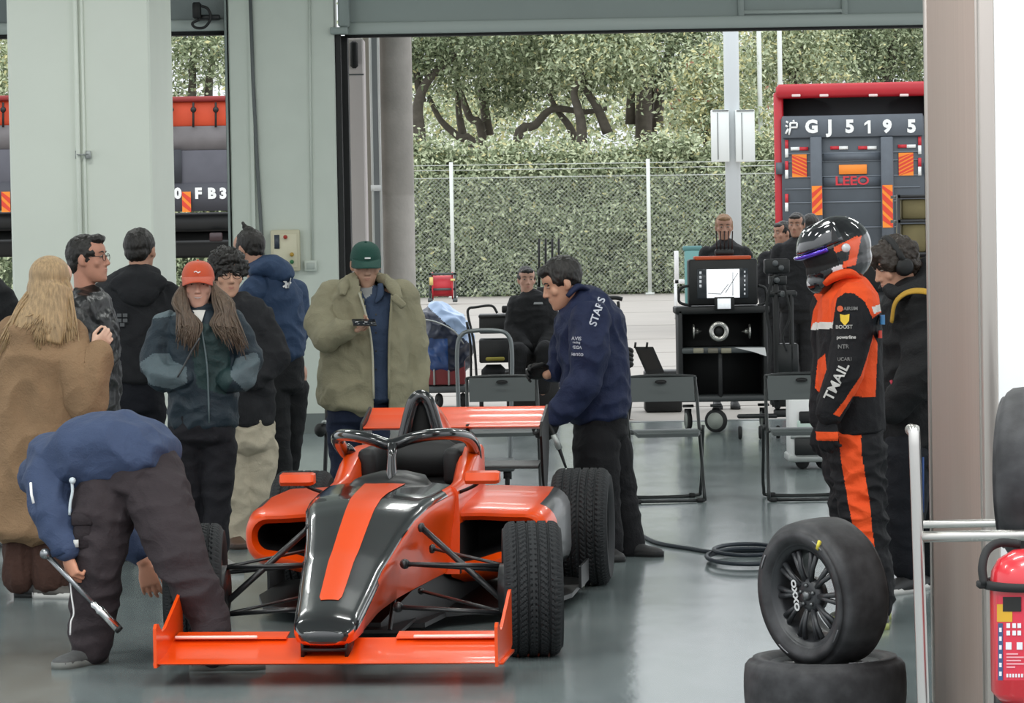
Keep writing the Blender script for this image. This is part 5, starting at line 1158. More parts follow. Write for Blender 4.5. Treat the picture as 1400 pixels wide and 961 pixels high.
def standing(label, D, px, py, yaw, skin, hair, hm=None, beard=False, cap=False, hw=26):
    p = Person(label, D, px + 3, skin, vox=.008); s = p.s
    p.head(px, py, yaw=yaw, pitch=5, size=.235, neck=(px + 2, py + .17 * s, .02)); Y = lambda m: py + m * s
    p.body(trunk=[(px + 2, Y(.24), 0), (px + 2, Y(.5), 0), (px + 2, Y(.8), 0)], arms=[[(px - 24, Y(.26), 0), (px - 28, Y(.55), 0), (px - 22, Y(.8), -.1)], [(px + 28, Y(.26), 0), (px + 32, Y(.55), 0), (px + 26, Y(.8), -.1)]], legs=[[(px - 10, Y(.82), 0), (px - 10, Y(1.2), 0), (px - 10, Y(1.55), 0)], [(px + 14, Y(.82), 0), (px + 14, Y(1.2), 0), (px + 14, Y(1.55), 0)]]); p.done(); p.face(open_=.005)
    p.wear('jacket', M_blackcloth, slabs=[[(px + 1, Y(.14), .02, 12, .08), (px + 2, Y(.2), 0, 24, .13), (px + 2, Y(.32), 0, 29, .16), (px + 2, Y(.85), 0, 28, .16)]], chains=[[(px - 23, Y(.26), 0, .08), (px - 28, Y(.55), 0, .075), (px - 22, Y(.78), -.1, .055)], [(px + 27, Y(.26), 0, .08), (px + 32, Y(.55), 0, .075), (px + 26, Y(.78), -.1, .055)]], amp=.008, xd=(1, 0, 0), seed=px)
    p.wear('trousers', M_blackcloth, slabs=[[(px + 2, Y(.8), 0, 24, .13), (px + 2, Y(.95), 0, 24, .13)]], chains=[[(px - 10, Y(.95), 0, .1), (px - 10, Y(1.2), 0, .08), (px - 10, Y(1.52), 0, .07)], [(px + 14, Y(.95), 0, .1), (px + 14, Y(1.2), 0, .08), (px + 14, Y(1.52), 0, .07)]], amp=.006, xd=(1, 0, 0), seed=px + 1)
    p.hair(hair, m=hm, amp=.004); p.shoe(px - 10, Y(1.58), 0, yaw, M_shoe_dk); p.shoe(px + 14, Y(1.58), 0, yaw, M_shoe_dk); return p
standing('person with cropped sandy hair standing behind the monitor of the tool cart', 32.5, 990, 311, 0, '#a97f6b', SHORT, mat('sandy_hair', '#8a6a4c', .6, bump=.4, bs=90))
standing('person in black turned to the left at the edge of the red truck', 35, 1070, 319, -60, '#a57c68', SHORT)
standing('person in black facing the garage between the red truck and the helmet', 34.2, 1089, 308, -20, '#9c7561', SHORT)
standing('person whose hair alone shows above the racing helmet', 36.5, 1109, 308, 150, '#a57c68', SHORT)
p = Person('person in black at the left frame edge, only a shoulder in view', 20.2, -18, '#b98f7c', vox=.008)
p.head(-34, 345, yaw=70, neck=(-28, 392, 0)); p.body(trunk=[(-24, 410, 0), (-24, 480, 0), (-24, 560, 0)], arms=[[(8, 425, 0), (14, 480, -.05), (0, 520, -.2)]], legs=[[(-35, 570, 0), (-35, 620, 0), (-35, 690, 0)], [(-12, 570, 0), (-12, 620, 0), (-12, 690, 0)]]); p.done()
p.wear('jacket', M_blackcloth, slabs=[[(-26, 384, 0, 26, .1), (-24, 400, 0, 42, .15), (-22, 430, 0, 46, .17), (-22, 560, 0, 40, .16)]], chains=[[(6, 420, 0, .09), (14, 470, -.05, .08), (4, 515, -.2, .06)]], amp=.008, xd=(1, 0, 0), seed=50)
q = MB(); q.tube([p.P(-20, 467, -.19), p.P(5, 466, -.16), p.P(26, 470, -.06)], .008, 6, sm=3); obj('reflective_band', q, M_white, p.o.children[-1], world=True)
p.wear('trousers', M_blackcloth, chains=[[(-35, 570, 0, .1), (-35, 630, 0, .08), (-35, 688, 0, .07)], [(-10, 570, 0, .1), (-10, 630, 0, .08), (-10, 688, 0, .07)]], amp=.006, xd=(1, 0, 0), seed=51)
p.hair(SHORT); p.shoe(-35, 700, 0, 70, M_shoe_dk); p.shoe(-12, 700, 0, 70, M_shoe_dk)
# ================================================================ loose tyres, rack, extinguisher
M_slick = tyre_mat('slick_tyre', .26, .03, slick=True)
def slick(label, group=None, R_=.27, w=.215, rim=.172):
    t = thing('racing_tyre', label, 'tyre', (0, 0, 0), group=group)
    P = []; h = w / 2
    side = [(rim, -h * .8), (rim + .01, -h * .92), (lerp(rim, R_, .3), -h * 1.0), (lerp(rim, R_, .65), -h * 1.02), (R_ - .035, -h * .97), (R_ - .016, -h * .88), (R_ - .005, -h * .74)]
    P = side + [(R_ - .001, -h * .4), (R_, 0), (R_ - .001, h * .4)] + [(r, -a) for r, a in reversed(side)]
    q = MB(); q.lathe(P, 96, closed=True); obj('tyre', q, M_slick, t)
    rim_mb(w, -1, 10, rim - .004, .74, 1.25).build_to(t, mat('rim_satin_black', '#2a2b2e', .38, spec=.6)); return t, h
Dt = 11.85
t, h = slick('upright slick tyre on a black multi-spoke rim, leaning on the flat tyre below', R_=.262, w=.205, rim=.181)
c = R(1125, 812, Dt); t.location = (c.x, c.y, .43); t.rotation_mode = 'XYZ'
t.rotation_euler = (0, math.radians(-4), math.radians(34))
q = MB(); q.box((-h * 1.02, -.125, .19), (.008, .012, .034), Matrix.Rotation(.5, 3, 'X')); obj('yellow_mark', q, mat('mark_yellow', '#d9c94a', .6), t)
q = text_mb('OXXO', .036, .002, .0015); q.xf(Matrix.Rotation(-PI / 2, 4, 'Z')); q.xf(Matrix.Translation((-.088, .045, .0)) @ Matrix.Rotation(1.45, 4, 'X')); obj('rim_lettering', q, mat('rim_white', '#c9c9c9', .6), t, smooth=False)
for k, a in enumerate((.4, 2.0, 3.6, 5.1)):
    q = MB(); q.tube([(-h * 1.025, .222 * math.cos(a + .05 * i), .222 * math.sin(a + .05 * i)) for i in range(6)], .0035, 6, flat=.4); obj('sidewall_print', q, mat('sidewall_grey', '#77777a', .7), t)
t2, h2 = slick('flat-lying worn slick tyre carrying the upright tyre', R_=.285, w=.2, rim=.19)
c2 = R(1129, 950, Dt + .02); t2.location = (c2.x, Dt + .04, .102); t2.rotation_euler = (0, PI / 2, .4)
for a in (2.75, 2.95, 3.15):
    q = MB(); q.tube([(-.103, .235 * math.cos(a + .04 * i), .235 * math.sin(a + .04 * i)) for i in range(4)], .005, 6, flat=.3); obj('sidewall_print', q, mat('sidewall_grey', '#77777a', .7), t2)
# tyre rack
DR = 10.0
rk = thing('tyre_rack', 'stainless steel tyre rack with a tall end post at the right frame edge', 'rack', (R(1252, 700, DR).x, DR, 0))
a = R(1250, 592, DR); b_ = R(1262, 950, DR); b_ = a + (b_ - a) * (a.z / (a.z - b_.z))
q = MB(); q.tube([b_, lerp(b_, a, .5), lerp(b_, a, .965), a + V((0, .03, .0)), a + V((0, .09, .005))], .0175, 16, sm=5); obj('post', q, M_steel, rk, world=True)
for yy, dd, nm, r in ((734, 0, 'front_rail', .0165), (717, .5, 'rear_rail', .0125)):
    p0 = R(1256, yy, DR + .0 if dd == 0 else DR + .46); q = MB(); q.tube([(a.x + .005 if dd == 0 else p0.x, p0.y, p0.z), (a.x + 1.4, p0.y, p0.z)], r, 16); obj(nm, q, M_steel, rk, world=True)
q = MB(); z = R(1256, 734, DR).z; q.tube([(a.x + 1.38, DR, z), (a.x + 1.38, DR + .46, R(1256, 717, DR + .46).z)], .012, 12); obj('cross_bar', q, M_steel, rk, world=True)
q = MB(); q.tube([(a.x + 1.4, DR, 0), (a.x + 1.4, DR, 1.05)], .0175, 14); obj('post', q, M_steel, rk, world=True)
t3, _ = slick('slick tyre standing in the steel rack at the right frame edge', R_=.26, w=.22)
t3.location = (R(1420, 640, DR + .22).x + .01, DR + .23, .765 + .19); t3.rotation_euler = (0, 0, math.radians(-17))
# extinguisher
DE = 9.8
ex = thing('fire_extinguisher', 'large red wheeled fire extinguisher under the steel rack', 'fire extinguisher', (R(1418, 850, DE).x, DE, 0))
cx = R(1412, 850, DE).x; s = S(DE); zt = Z(1412, 752, DE); zb = Z(1412, 958, DE); rr_ = 58 / s
q = MB(); q.lathe([(0, zb), (rr_ * .8, zb), (rr_, zb + .03), (rr_, zt - .1), (rr_ * .96, zt - .06), (rr_ * .8, zt - .025), (rr_ * .45, zt), (0, zt + .005)], 40, Matrix.Translation((cx, DE, 0)) @ Matrix.Rotation(-PI / 2, 4, 'Y')); M_ext = mat('extinguisher_red', '#cf2430', .3, coat=.5); cyl = obj('cylinder', q, M_ext, ex, world=True)
cyl_mb = MB().join(q); q2 = MB(); q2.lathe([(rr_ + .0, zb), (rr_, zt)], 40, Matrix.Translation((cx, DE, 0)) @ Matrix.Rotation(-PI / 2, 4, 'Y')); T_ = bvh_of(q2)
q = MB(); zz = Z(1400, 798, DE); q.lathe([(rr_ + .002, zz - .012), (rr_ + .018, zz - .012), (rr_ + .018, zz + .012), (rr_ + .002, zz + .012)], 40, Matrix.Translation((cx, DE, 0)) @ Matrix.Rotation(-PI / 2, 4, 'Y'), closed=True); q.box((cx - rr_ - .02, DE, zz), (.035, .05, .02), bev=.004); obj('carrying_ring', q, M_rub, ex, world=True)
q = MB(); q.tube([R(1346, 800, DE - .02), R(1343, 775, DE), R(1350, 752, DE + .03), R(1368, 742, DE + .05), R(1395, 744, DE + .05)], .013, 10, sm=5); obj('hose', q, M_rub, ex, world=True)
q = MB(); q.lathe([(.015, -.03), (.06, -.03), (.066, -.02), (.066, .02), (.06, .03), (.015, .03)], 24, Matrix.Translation((R(1346, 945, DE + .1).x, DE + .1, .066)), closed=True); obj('wheel', q, M_rub, ex, world=True)
q = MB(); q.tube([(cx - rr_ - .02, DE + .1, .066), (cx + .3, DE + .1, .066)], .012, 8); q.box((cx, DE + .06, zb - .03), (.2, .1, .08)); obj('axle', q, M_dark, ex, world=True)
def sticker(name, x0, y0, x1, y1, m, lift=.0015, n=8):
    q = MB(); rows = [[R(lerp(x0, x1, i / n), y, DE - .4) for i in range(n + 1)] for y in (y0, y1)]; q.loft(rows, cap=False, closed=False)
    for i, p_ in enumerate(q.v):
        d = (p_ - CAM_LOC).normalized(); hh = T_.ray_cast(p_, d, 2)
        if hh[0]: q.v[i] = hh[0] - d * lift
    return obj(name, q, m, cyl, world=True)
sticker('label_panel', 1362, 814, 1420, 930, mat('label_red', '#d8364a', .4), .001)
sticker('label_strip', 1364.5, 852, 1371, 930, mat('label_blue', '#39527c', .4), .002)
for k, y in enumerate((858, 870, 882, 894, 906, 918)): sticker('label_icon', 1366, y, 1369.5, y + 6, mat('label_white', '#e6e6ea', .5), .003)
for y in (852, 862): 
    for x in (1376, 1384, 1391): sticker('label_print', x, y, x + 5, y + 6.5, mat('label_white', '#e6e6ea', .5), .003)
for x in (1375, 1390): sticker('label_print', x, 878, x + 8, 888, mat('label_white', '#e6e6ea', .5), .003)
for i in range(5): sticker('label_print', 1376, 893 + i * 4.5, 1374 + (18, 26, 22, 26, 14)[i], 895 + i * 4.5, mat('label_pink', '#eba6ae', .5), .003)
for i in range(7): sticker('label_print', 1376 + i * 4, 921, 1378.5 + i * 4, 926, mat('label_white', '#e6e6ea', .5), .003)
sticker('warning_sticker', 1363, 826, 1384, 850, mat('label_yellow', '#d8a52c', .5), .002); sticker('warning_glyph', 1371, 816, 1396, 836, mat('label_black', '#1b1a18', .6), .0035)
# ---------------------------------------------------------------- folding chairs
M_ch = mat('chair_frame', '#2b2e2e', .35, metal=.3); M_cp = mat('chair_panel', '#464c4c', .45, spec=.5)
def folding_chair(label, loc, rz):
    t = thing('folding_chair', label, 'chair', loc, rz)
    w = .225; r = .011
    q = MB(); q.tube([(-w, -.2, .012), (-w, .02, .42), (-w, .2, .72), (-w + .04, .215, .775), (w - .04, .215, .775), (w, .2, .72), (w, .02, .42), (w, -.2, .012)], r, 10, sm=5); q.tube([(-w, -.2, .014), (w, -.2, .014)], r, 10); obj('front_frame', q, M_ch, t)
    q = MB(); w2 = w + .024; q.tube([(-w2, .03, .47), (-w2, .1, .3), (-w2, .2, .06), (-w2 + .05, .22, .012), (w2 - .05, .22, .012), (w2, .2, .06), (w2, .1, .3), (w2, .03, .47)], r, 10, sm=5); obj('rear_frame', q, M_ch, t)
    q = MB(); q.loft([[V((x, .17 + .05 * (z - .6) / .17 - .02 + .05 * (x / w) ** 2 * -.3 + dy, z)) for z, dy in ((.62, 0), (.66, .004), (.73, .006), (.772, .004), (.772, .016), (.73, .018), (.66, .016), (.62, .012))] for x in [lerp(-w + .012, w - .012, i / 10) for i in range(11)]]); obj('back_panel', q, M_cp, t, auto=50)
    q = MB(); q.tube([(.035 * math.cos(a), .165, .745 + .011 * math.sin(a)) for a in [2 * PI * i / 16 for i in range(16)]], .004, 6, closed=True); q.ell((0, .164, .745), (.033, .003, .009)); obj('hand_hole', q, M_black, t)
    q = MB(); q.loft([[V((x * k, y, z)) for x in (-1, -.6, 0, .6, 1)] + [V((x * k, y, z - .022)) for x in (1, .6, 0, -.6, -1)] for y, z, k in ((-.2, .435, .19), (-.17, .45, .205), (0, .452, .21), (.14, .446, .205), (.17, .44, .19))]); obj('seat', q, M_cp, t, auto=50)
    q = MB(); q.tube([(-w, -.1, .435), (w, -.1, .435)], .008, 8); obj('seat_bar', q, M_ch, t)
    for x in (-w + .03, w - .03):
        for y in (-.2, .22): q = MB(); q.lathe([(0, -.02), (.016, -.018), (.016, .018), (0, .02)], 12, Matrix.Translation((x, y, .014))); obj('foot_cap', q, M_rub, t)
    return t
g = G(912, 688); folding_chair('empty dark grey folding chair in the open between the mechanic and the monitor cart', (g.x, g.y + .2, 0), math.radians(4))
g = G(1090, 686); c3 = folding_chair('dark grey folding chair partly hidden by the racing driver', (g.x + .06, g.y + .2, 0), math.radians(-3))
g = G(690, 688); folding_chair('dark grey folding chair behind the rear wing of the car', (g.x, g.y + .35, 0), math.radians(2))
# ---------------------------------------------------------------- platform trolley hoop
DH = 23.0
hp = thing('platform_trolley', 'flat platform trolley with a tall grey tube handle behind the rear wing', 'trolley', (R(662, 660, DH).x, DH, 0))
q = MB(); q.tube([R(629, 655, DH), R(627, 560, DH), R(625, 480, DH), R(632, 457, DH), R(650, 452, DH), R(678, 452, DH), R(694, 458, DH), R(700, 482, DH), R(699, 560, DH), R(697, 655, DH)], .014, 12, sm=5); obj('handle', q, mat('trolley_grey', '#74797a', .35, metal=.6), hp, world=True)
x0_, x1_ = R(620, 655, DH).x, R(704, 655, DH).x
q = MB(); q.box2((x0_, DH - .8, .15), (x1_, DH + .02, .19), bev=.01); obj('deck', q, mat('deck_grey', '#565b5c', .6), hp, world=True)
for x in (x0_ + .05, x1_ - .05):
    for y in (DH - .72, DH - .06): q = MB(); q.lathe([(.012, -.016), (.06, -.014), (.064, 0), (.06, .014), (.012, .016)], 20, Matrix.Translation((x, y, .064)), closed=True); q.box((x, y, .125), (.05, .07, .05)); obj('caster', q, M_rub, hp, world=True)
# ---------------------------------------------------------------- monitor cart
DM = 28.6
mc = thing('tool_cart', 'black rolling tool cart with shelves and a lit diagnostic monitor on top', 'cart', (R(985, 590, DM).x, DM, 0))
def part(name, x0, y0, x1, y1, t, m, D=DM, off=0, bev=.01, par=None): q = MB(); pb(q, x0, y0, x1, y1, D, t, bev, off); return obj(name, q, m, par or mc, world=True)
Mc = mat('cart_black', '#191a1b', .55)
part('top_shelf', 924, 419, 1052, 429, .55, Mc); part('bottom_shelf', 930, 541, 1056, 549, .55, mat('cart_grey', '#3c3f40', .5))
part('middle_shelf', 930, 475, 1046, 483, .5, mat('cart_tray', '#4d5152', .45)); part('back_panel', 930, 424, 1048, 545, .03, M_black, off=.5)
for a in (928, 1044): part('side_panel', a, 424, a + 6, 547, .5, Mc)
part('front_strut', 982, 483, 988, 545, .03, Mc)
for a, y, f in ((941, 590, 0), (979, 593, 1), (1044, 588, 0)):
    r = (16 if f else 15) / S(DM); p0 = R(a, 575, DM + (.05 if f else .3)); q = MB(); M = Matrix.Translation((p0.x, p0.y, r)) @ Matrix.Rotation(math.radians(65 if f else 10), 4, 'Z'); q.lathe([(.02, -.02), (r * .8, -.02), (r, -.012), (r, .012), (r * .8, .02), (.02, .02)], 28, M, closed=True); w = obj('caster', q, M_rub, mc, world=True)
    q = MB(); q.lathe([(0, -.021), (r * .72, -.021), (r * .72, .021), (0, .021)], 24, M); obj('wheel_disc', q, mat('wheel_disc', '#8e938c', .5), w, world=True)
    q = MB(); q.box((p0.x, p0.y, 2 * r + .03), (.09, .1, .02)); q.box((p0.x, p0.y + .035, r * 1.3), (.06, .012, r * 1.5)); obj('fork', q, M_dark, w, world=True)
for a, b0 in ((930, 945), (1046, 1036)): q = MB(); q.tube([R(b0, 418, DM + .1), R(a, 414, DM + .1), R(a - (2 if a < 980 else -2), 405, DM + .1), R(a, 394, DM + .1), R(b0, 390, DM + .1)], .012, 8, sm=4); obj('push_handle', q, Mc, mc, world=True)
mo = thing('monitor_case', 'black flight-case monitor showing a white graph, orange strip on top', 'monitor', (R(988, 420, DM).x, DM, R(988, 419, DM).z))
def mpart(name, x0, y0, x1, y1, t, m, off=0, bev=.004): return part(name, x0, y0, x1, y1, t, m, DM + .06, off, bev, mo)
mpart('case', 942, 354, 1036, 417.2, .3, Mc, 0, .015); mpart('orange_lid', 950, 350, 1027, 355, .28, mat('lid_orange', '#c9532a', .5), 0, .006)
mpart('screen', 953, 367, 1023, 408, .01, mat('screen_dark', '#33373c', .2), -.012)
def glow(name, c, e):
    return mat(name, c, .3, emit=e)
mpart('display', 966, 368, 1011, 407, .004, glow('screen_white', '#f2f4f6', .9), -.016, 0)
for x, y, x2, y2 in ((968, 401, 986, 402), (986, 401, 996, 388), (992, 400, 1009, 373), (1002, 372, 1002, 404)): q = MB(); q.tube([R(x, y, DM + .042), R(x2, y2, DM + .042)], .003, 5); obj('graph_line', q, mat('graph_grey', '#7d8187', .5), mo, world=True)
for i in range(6): mpart('screen_icon', 1017, 370 + i * 6, 1019, 373 + i * 6, .004, glow('icon_white', '#c9ccd0', .3), -.016, 0)
for i in range(4): mpart('screen_icon', 956, 371 + i * 6, 959, 375 + i * 6, .004, glow('icon_white', '#c9ccd0', .3), -.016, 0)
tb = thing('tablet', 'small lit tablet leaning below the monitor on the tool cart', 'tablet', R(990, 421, DM))
q = MB(); pb(q, 977, 406, 1004, 424, DM - .06, .02, .003); obj('casing', q, M_black, tb, world=True); q = MB(); pb(q, 981, 408, 999, 422, DM - .064, .006); obj('display', q, glow('tablet_white', '#dfe3e6', .7), tb, world=True)
ant = thing('antenna_unit', 'black unit with a row of upright antennas on top of the monitor case', 'antenna', R(990, 350, DM + .15))
q = MB(); pb(q, 978, 341, 1003, 349, DM + .12, .1, .01); obj('base', q, M_dark, ant, world=True)
for i in range(5): q = MB(); x = 980 + i * 5.2; q.tube([R(x, 343, DM + .15), R(x + (i - 2) * .3, 316, DM + .15)], .006, 6); obj('antenna', q, mat('antenna_red_black', '#2b1916', .5), ant, world=True)
gd = thing('hub_gauge', 'round polished hub tool lying in the upper shelf of the tool cart', 'tool', R(983, 466, DM + .1))
M0 = Matrix.Translation(R(983, 453, DM - .02)) @ Matrix.Rotation(PI / 2, 4, 'Z'); s = S(DM)
q = MB(); q.lathe([(6 / s, .03), (8 / s, -.02), (12.5 / s, -.02), (14 / s, 0), (14 / s, .03), (6 / s, .03)], 32, M0); obj('ring', q, mat('tool_chrome', '#b9b7b2', .25, metal=.9), gd, world=True)
q = MB(); q.lathe([(0, .0), (6 / s, -.005), (6 / s, .03)], 24, M0); obj('bore', q, M_black, gd, world=True)
q = MB(); q.lathe([(0, .03), (12 / s, .03), (12 / s, .2), (0, .2)], 24, M0); obj('body', q, M_dark, gd, world=True)
for x, nm in ((952, 'left silver shaft end standing in the upper shelf of the tool cart'), (1021, 'right silver shaft end standing in the upper shelf of the tool cart')):
    q = MB(); q.lathe([(0, -.045), (.006, -.045), (.01, -.02), (.024, -.012), (.024, .012), (.06, .016), (.064, .03), (0, .03)], 20, Matrix.Translation(R(x, 453, DM + .08)) @ Matrix.Rotation(0 if x > 980 else PI, 4, 'Z')); tag(obj('shaft_coupling', q, mat('tool_chrome', '#b9b7b2')), nm, 'tool')
q = MB(); q.loft([[R(x, y, DM - .03 + d) for x, y in ((1004, 475), (1046, 475), (1048, 487), (1030, 481))] for d in (0, .003)]); tag(obj('paper_sheet', q, M_white, smooth=False), 'white sheet of paper hanging off the middle shelf of the tool cart', 'paper')
for i, x in enumerate((955, 975, 993)): q = MB(); pb(q, x - 7, 476, x + 7, 483, DM - .03, .05, .006); tag(obj('hand_tool', q, mat('tool_tan%d' % (i % 2), ('#8f8a78', '#6e6a5e')[i % 2], .5)), ('flat grey tool on the left of the middle cart shelf', 'tan gauge in the middle of the middle cart shelf', 'tan gauge beside the hanging paper on the middle cart shelf')[i], 'tool')
# camera rig stand right of the cart
rg = thing('equipment_stand', 'tall black equipment stand with clamps and cables beside the tool cart', 'stand', (R(1070, 590, 27.6).x, 27.6, 0))
D = 27.6
def rp(name, x0, y0, x1, y1, t, m=Mc, off=0): return part(name, x0, y0, x1, y1, t, m, D, off, .012, rg)
rp('head_box', 1046, 354, 1080, 374, .2); rp('arm_block', 1052, 376, 1076, 390, .15, M_dark); rp('upright', 1058, 374, 1066, 560, .06); rp('upright', 1080, 400, 1086, 560, .06)
rp('battery_pack', 1062, 470, 1092, 512, .2, M_dark); rp('cross_plate', 1050, 398, 1090, 406, .12, M_dark); rp('lower_box', 1056, 512, 1100, 556, .3); rp('base_bar', 1008, 566, 1064, 572, .06, M_dark); rp('base_bar', 1060, 560, 1110, 570, .2, M_dark)
q = MB(); q.tube([R(x, y, D - .05) for x, y in ((1056, 380), (1048, 420), (1054, 470), (1050, 520), (1058, 556))], .012, 8, sm=5); q.tube([R(x, y, D - .06) for x, y in ((1072, 390), (1080, 430), (1070, 460), (1076, 480))], .01, 8, sm=5); obj('cable', q, M_rub, rg, world=True)
for x in (1012, 1040, 1064): q = MB(); r = .055; q.lathe([(.01, -.016), (r * .9, -.014), (r, 0), (r * .9, .014), (.01, .016)], 20, Matrix.Translation((R(x, 580, D).x, D + .03, r)), closed=True); obj('caster', q, M_rub, rg, world=True)
for i, (x, y) in enumerate(((1060, 360), (1068, 366), (1062, 383), (1070, 402))): q = MB(); q.lathe([(0, -.02), (.02, -.02), (.024, 0), (.024, .02)], 14, Matrix.Translation(R(x, y, D - .02)) @ Matrix.Rotation(PI / 2, 4, 'Z')); obj('clamp_knob', q, mat('knob_grey', '#55585a', .4), rg, world=True)
# flight case and caster under the right chair
fc = thing('flight_case', 'white and black case on a small wheeled board behind the partly hidden folding chair', 'case', (R(1105, 640, 24).x, 24, 0)); D = 24
for nm, x0, y0, x1, y1, t, m in (('case_body', 1081, 546, 1130, 624, .4, M_white), ('black_panel', 1092, 562, 1118, 580, .02, M_black), ('cover_sheet', 1090, 574, 1130, 592, .1, mat('mint_sheet', '#c4d6cd', .7)), ('lower_panel', 1086, 598, 1130, 622, .02, M_dark), ('wheeled_board', 1079, 622, 1134, 632, .45, M_galv)):
    part(nm, x0, y0, x1, y1, t, m, D, -.03 if t < .2 else 0, .008, fc)
for x in (1098, 1126): q = MB(); r = .06; q.lathe([(.012, -.018), (r * .85, -.016), (r, 0), (r * .85, .016), (.012, .018)], 20, Matrix.Translation((R(x, 640, D).x, D + .06, r)) @ Matrix.Rotation(.9, 4, 'Z'), closed=True); obj('caster', q, M_rub, fc, world=True)
q = MB(); q.box2((R(1081, 546, D).x - .005, D - .01, Z(1081, 600, D)), (R(1134, 546, D).x, D + .0, Z(1081, 594, D))); obj('edge_strip', q, M_galv, fc, world=True)
# ---------------------------------------------------------------- covered cart, black cases, hand truck
D = 33.4
bc = thing('covered_trolley', 'low trolley with a red box under a shiny blue and white cover', 'trolley', (R(612, 555, D).x, D, 0))
def bp_(name, x0, y0, x1, y1, t, m, off=0, bev=.01): return part(name, x0, y0, x1, y1, t, m, D, off, bev, bc)
bp_('red_box', 576, 486, 636, 526, .5, mat('dark_red_box', '#7e2f33', .5)); bp_('deck', 572, 528, 656, 537, .6, mat('trolley_deck', '#4b5052', .5))
for x in (592, 612): bp_('strap', x, 486, x + 3, 527, .02, M_galv, -.02)
for x in (600, 633): q = MB(); r = .075; q.lathe([(.015, -.02), (r * .85, -.02), (r, 0), (r * .85, .02), (.015, .02)], 22, Matrix.Translation((R(x, 545, D).x, D + .1, r)) @ Matrix.Rotation(.4, 4, 'Z'), closed=True); obj('caster', q, M_rub, bc, world=True)
q = MB(); q.slab([(R(608, 500, D + .2), .24, .24), (R(608, 480, D + .2), .27, .28), (R(606, 460, D + .2), .29, .3), (R(606, 440, D + .22), .26, .27), (R(612, 427, D + .24), .17, .2)], (1, 0, 0)); q.fuse(.012, 4).wrinkle(.03, (6, 6, 7), 9)
q.paint(lambda c, m: 1 if c.z + .9 * (c.x - R(606, 450, D).x) > R(606, 452, D).z + .1 else (2 if c.z < R(606, 462, D).z and c.x < R(612, 462, D).x else 0))
obj('cover', q, [mat('cover_navy', '#1b2337', .35, spec=.6), mat('cover_pale_blue', '#9db4d4', .3, spec=.6), mat('cover_blue', '#27477c', .25, spec=.6)], bc, world=True)
q = MB(); q.tube([R(574, 436, D - .08), R(596, 440, D - .1), R(620, 452, D - .1), R(634, 470, D - .06)], .008, 6, sm=4); obj('cover_piping', q, M_galv, bc, world=True)
D = 32.6
kc = thing('case_trolley', 'trolley with stacked black cases and a thin black tube handle', 'trolley', (R(675, 560, D).x, D, 0))
def kp(name, x0, y0, x1, y1, t, m, off=0, bev=.012): return part(name, x0, y0, x1, y1, t, m, D, off, bev, kc)
kp('upper_case', 655, 432, 700, 456, .5, Mc); kp('case_lid', 654, 430, 701, 435, .52, M_dark, -.01); kp('lower_case', 655, 464, 700, 496, .5, Mc); kp('yellow_strap', 664, 488, 690, 493, .02, mat('strap_olive', '#8d8434', .7), -.025); kp('deck', 650, 520, 704, 528, .6, M_dark); kp('bag', 658, 500, 692, 520, .4, M_blackcloth, 0, .05)
q = MB(); q.tube([R(x, y, D) for x, y in ((652, 522), (648, 470), (640, 432), (641, 422), (650, 420), (672, 418), (680, 428))], .013, 10, sm=5); q.tube([R(x, y, D + .3) for x, y in ((644, 522), (643, 470), (638, 440))], .013, 10, sm=4); obj('handle', q, M_dark, kc, world=True)
for x in (658, 698): q = MB(); r = .08; q.lathe([(.015, -.02), (r * .85, -.02), (r, 0), (r * .85, .02), (.015, .02)], 22, Matrix.Translation((R(x, 545, D).x, D + .1, r)), closed=True); obj('caster', q, M_rub, kc, world=True)
q = MB(); pb(q, 686, 418, 697, 428, D + .1, .1, .01); tag(obj('radio_box', q, M_black), 'small black box on the stacked cases beside the seated person', 'box')
D = 33
sx = thing('seat_box', 'low dark box carrying the seated person behind the carts', 'box', (R(728, 540, D).x, 32.2, 0))
q = MB(); x = R(728, 500, 32.2).x; zb = R(728, 494, 32.2).z - .08; q.box2((x - .25, 32.0, 0), (x + .25, 32.5, zb - .03), bev=.015); obj('box_body', q, Mc, sx, world=True); q = MB(); q.box2((x - .26, 31.99, zb - .03), (x + .26, 32.51, zb), bev=.01); obj('lid', q, M_dark, sx, world=True)
D = 31.4
ht = thing('hand_truck', 'black hand truck with a curved top bar behind the leaning mechanic', 'hand truck', (R(838, 560, D).x, D, 0))
q = MB(); q.tube([R(x, y, D) for x, y in ((823, 545), (823, 430), (824, 412))], .014, 8, sm=3); q.tube([R(x, y, D) for x, y in ((847, 545), (846, 430), (845, 412))], .014, 8, sm=3); q.tube([R(x, y, D - .01) for x, y in ((820, 413), (828, 408), (842, 407), (851, 409))], .02, 8, sm=4); obj('frame', q, M_dark, ht, world=True)
q = MB(); pb(q, 825, 420, 846, 520, D + .02, .02); obj('back_plate', q, mat('slate_panel', '#232a33', .5), ht, world=True)
q = MB(); pb(q, 818, 545, 852, 550, D - .15, .2); obj('toe_plate', q, M_dark, ht, world=True)
for x in (818, 852): q = MB(); r = .1; q.lathe([(.02, -.025), (r * .8, -.025), (r, 0), (r * .8, .025), (.02, .025)], 22, Matrix.Translation((R(x, 545, D).x, D + .12, r)), closed=True); obj('wheel', q, M_rub, ht, world=True)
hb_ = thing('hose_bundle', 'dark coil of hose and fittings lying by the hand truck', 'hose', (R(850, 490, 30.9).x, 30.9, 0)); D = 30.9
q = MB()
for k in range(4): q.tube([R(852 + 12 * math.cos(a), 480 + k * 6 + 4 * math.sin(a), D + .1 * math.sin(a)) for a in [2 * PI * i / 16 for i in range(16)]], .018, 8, closed=True)
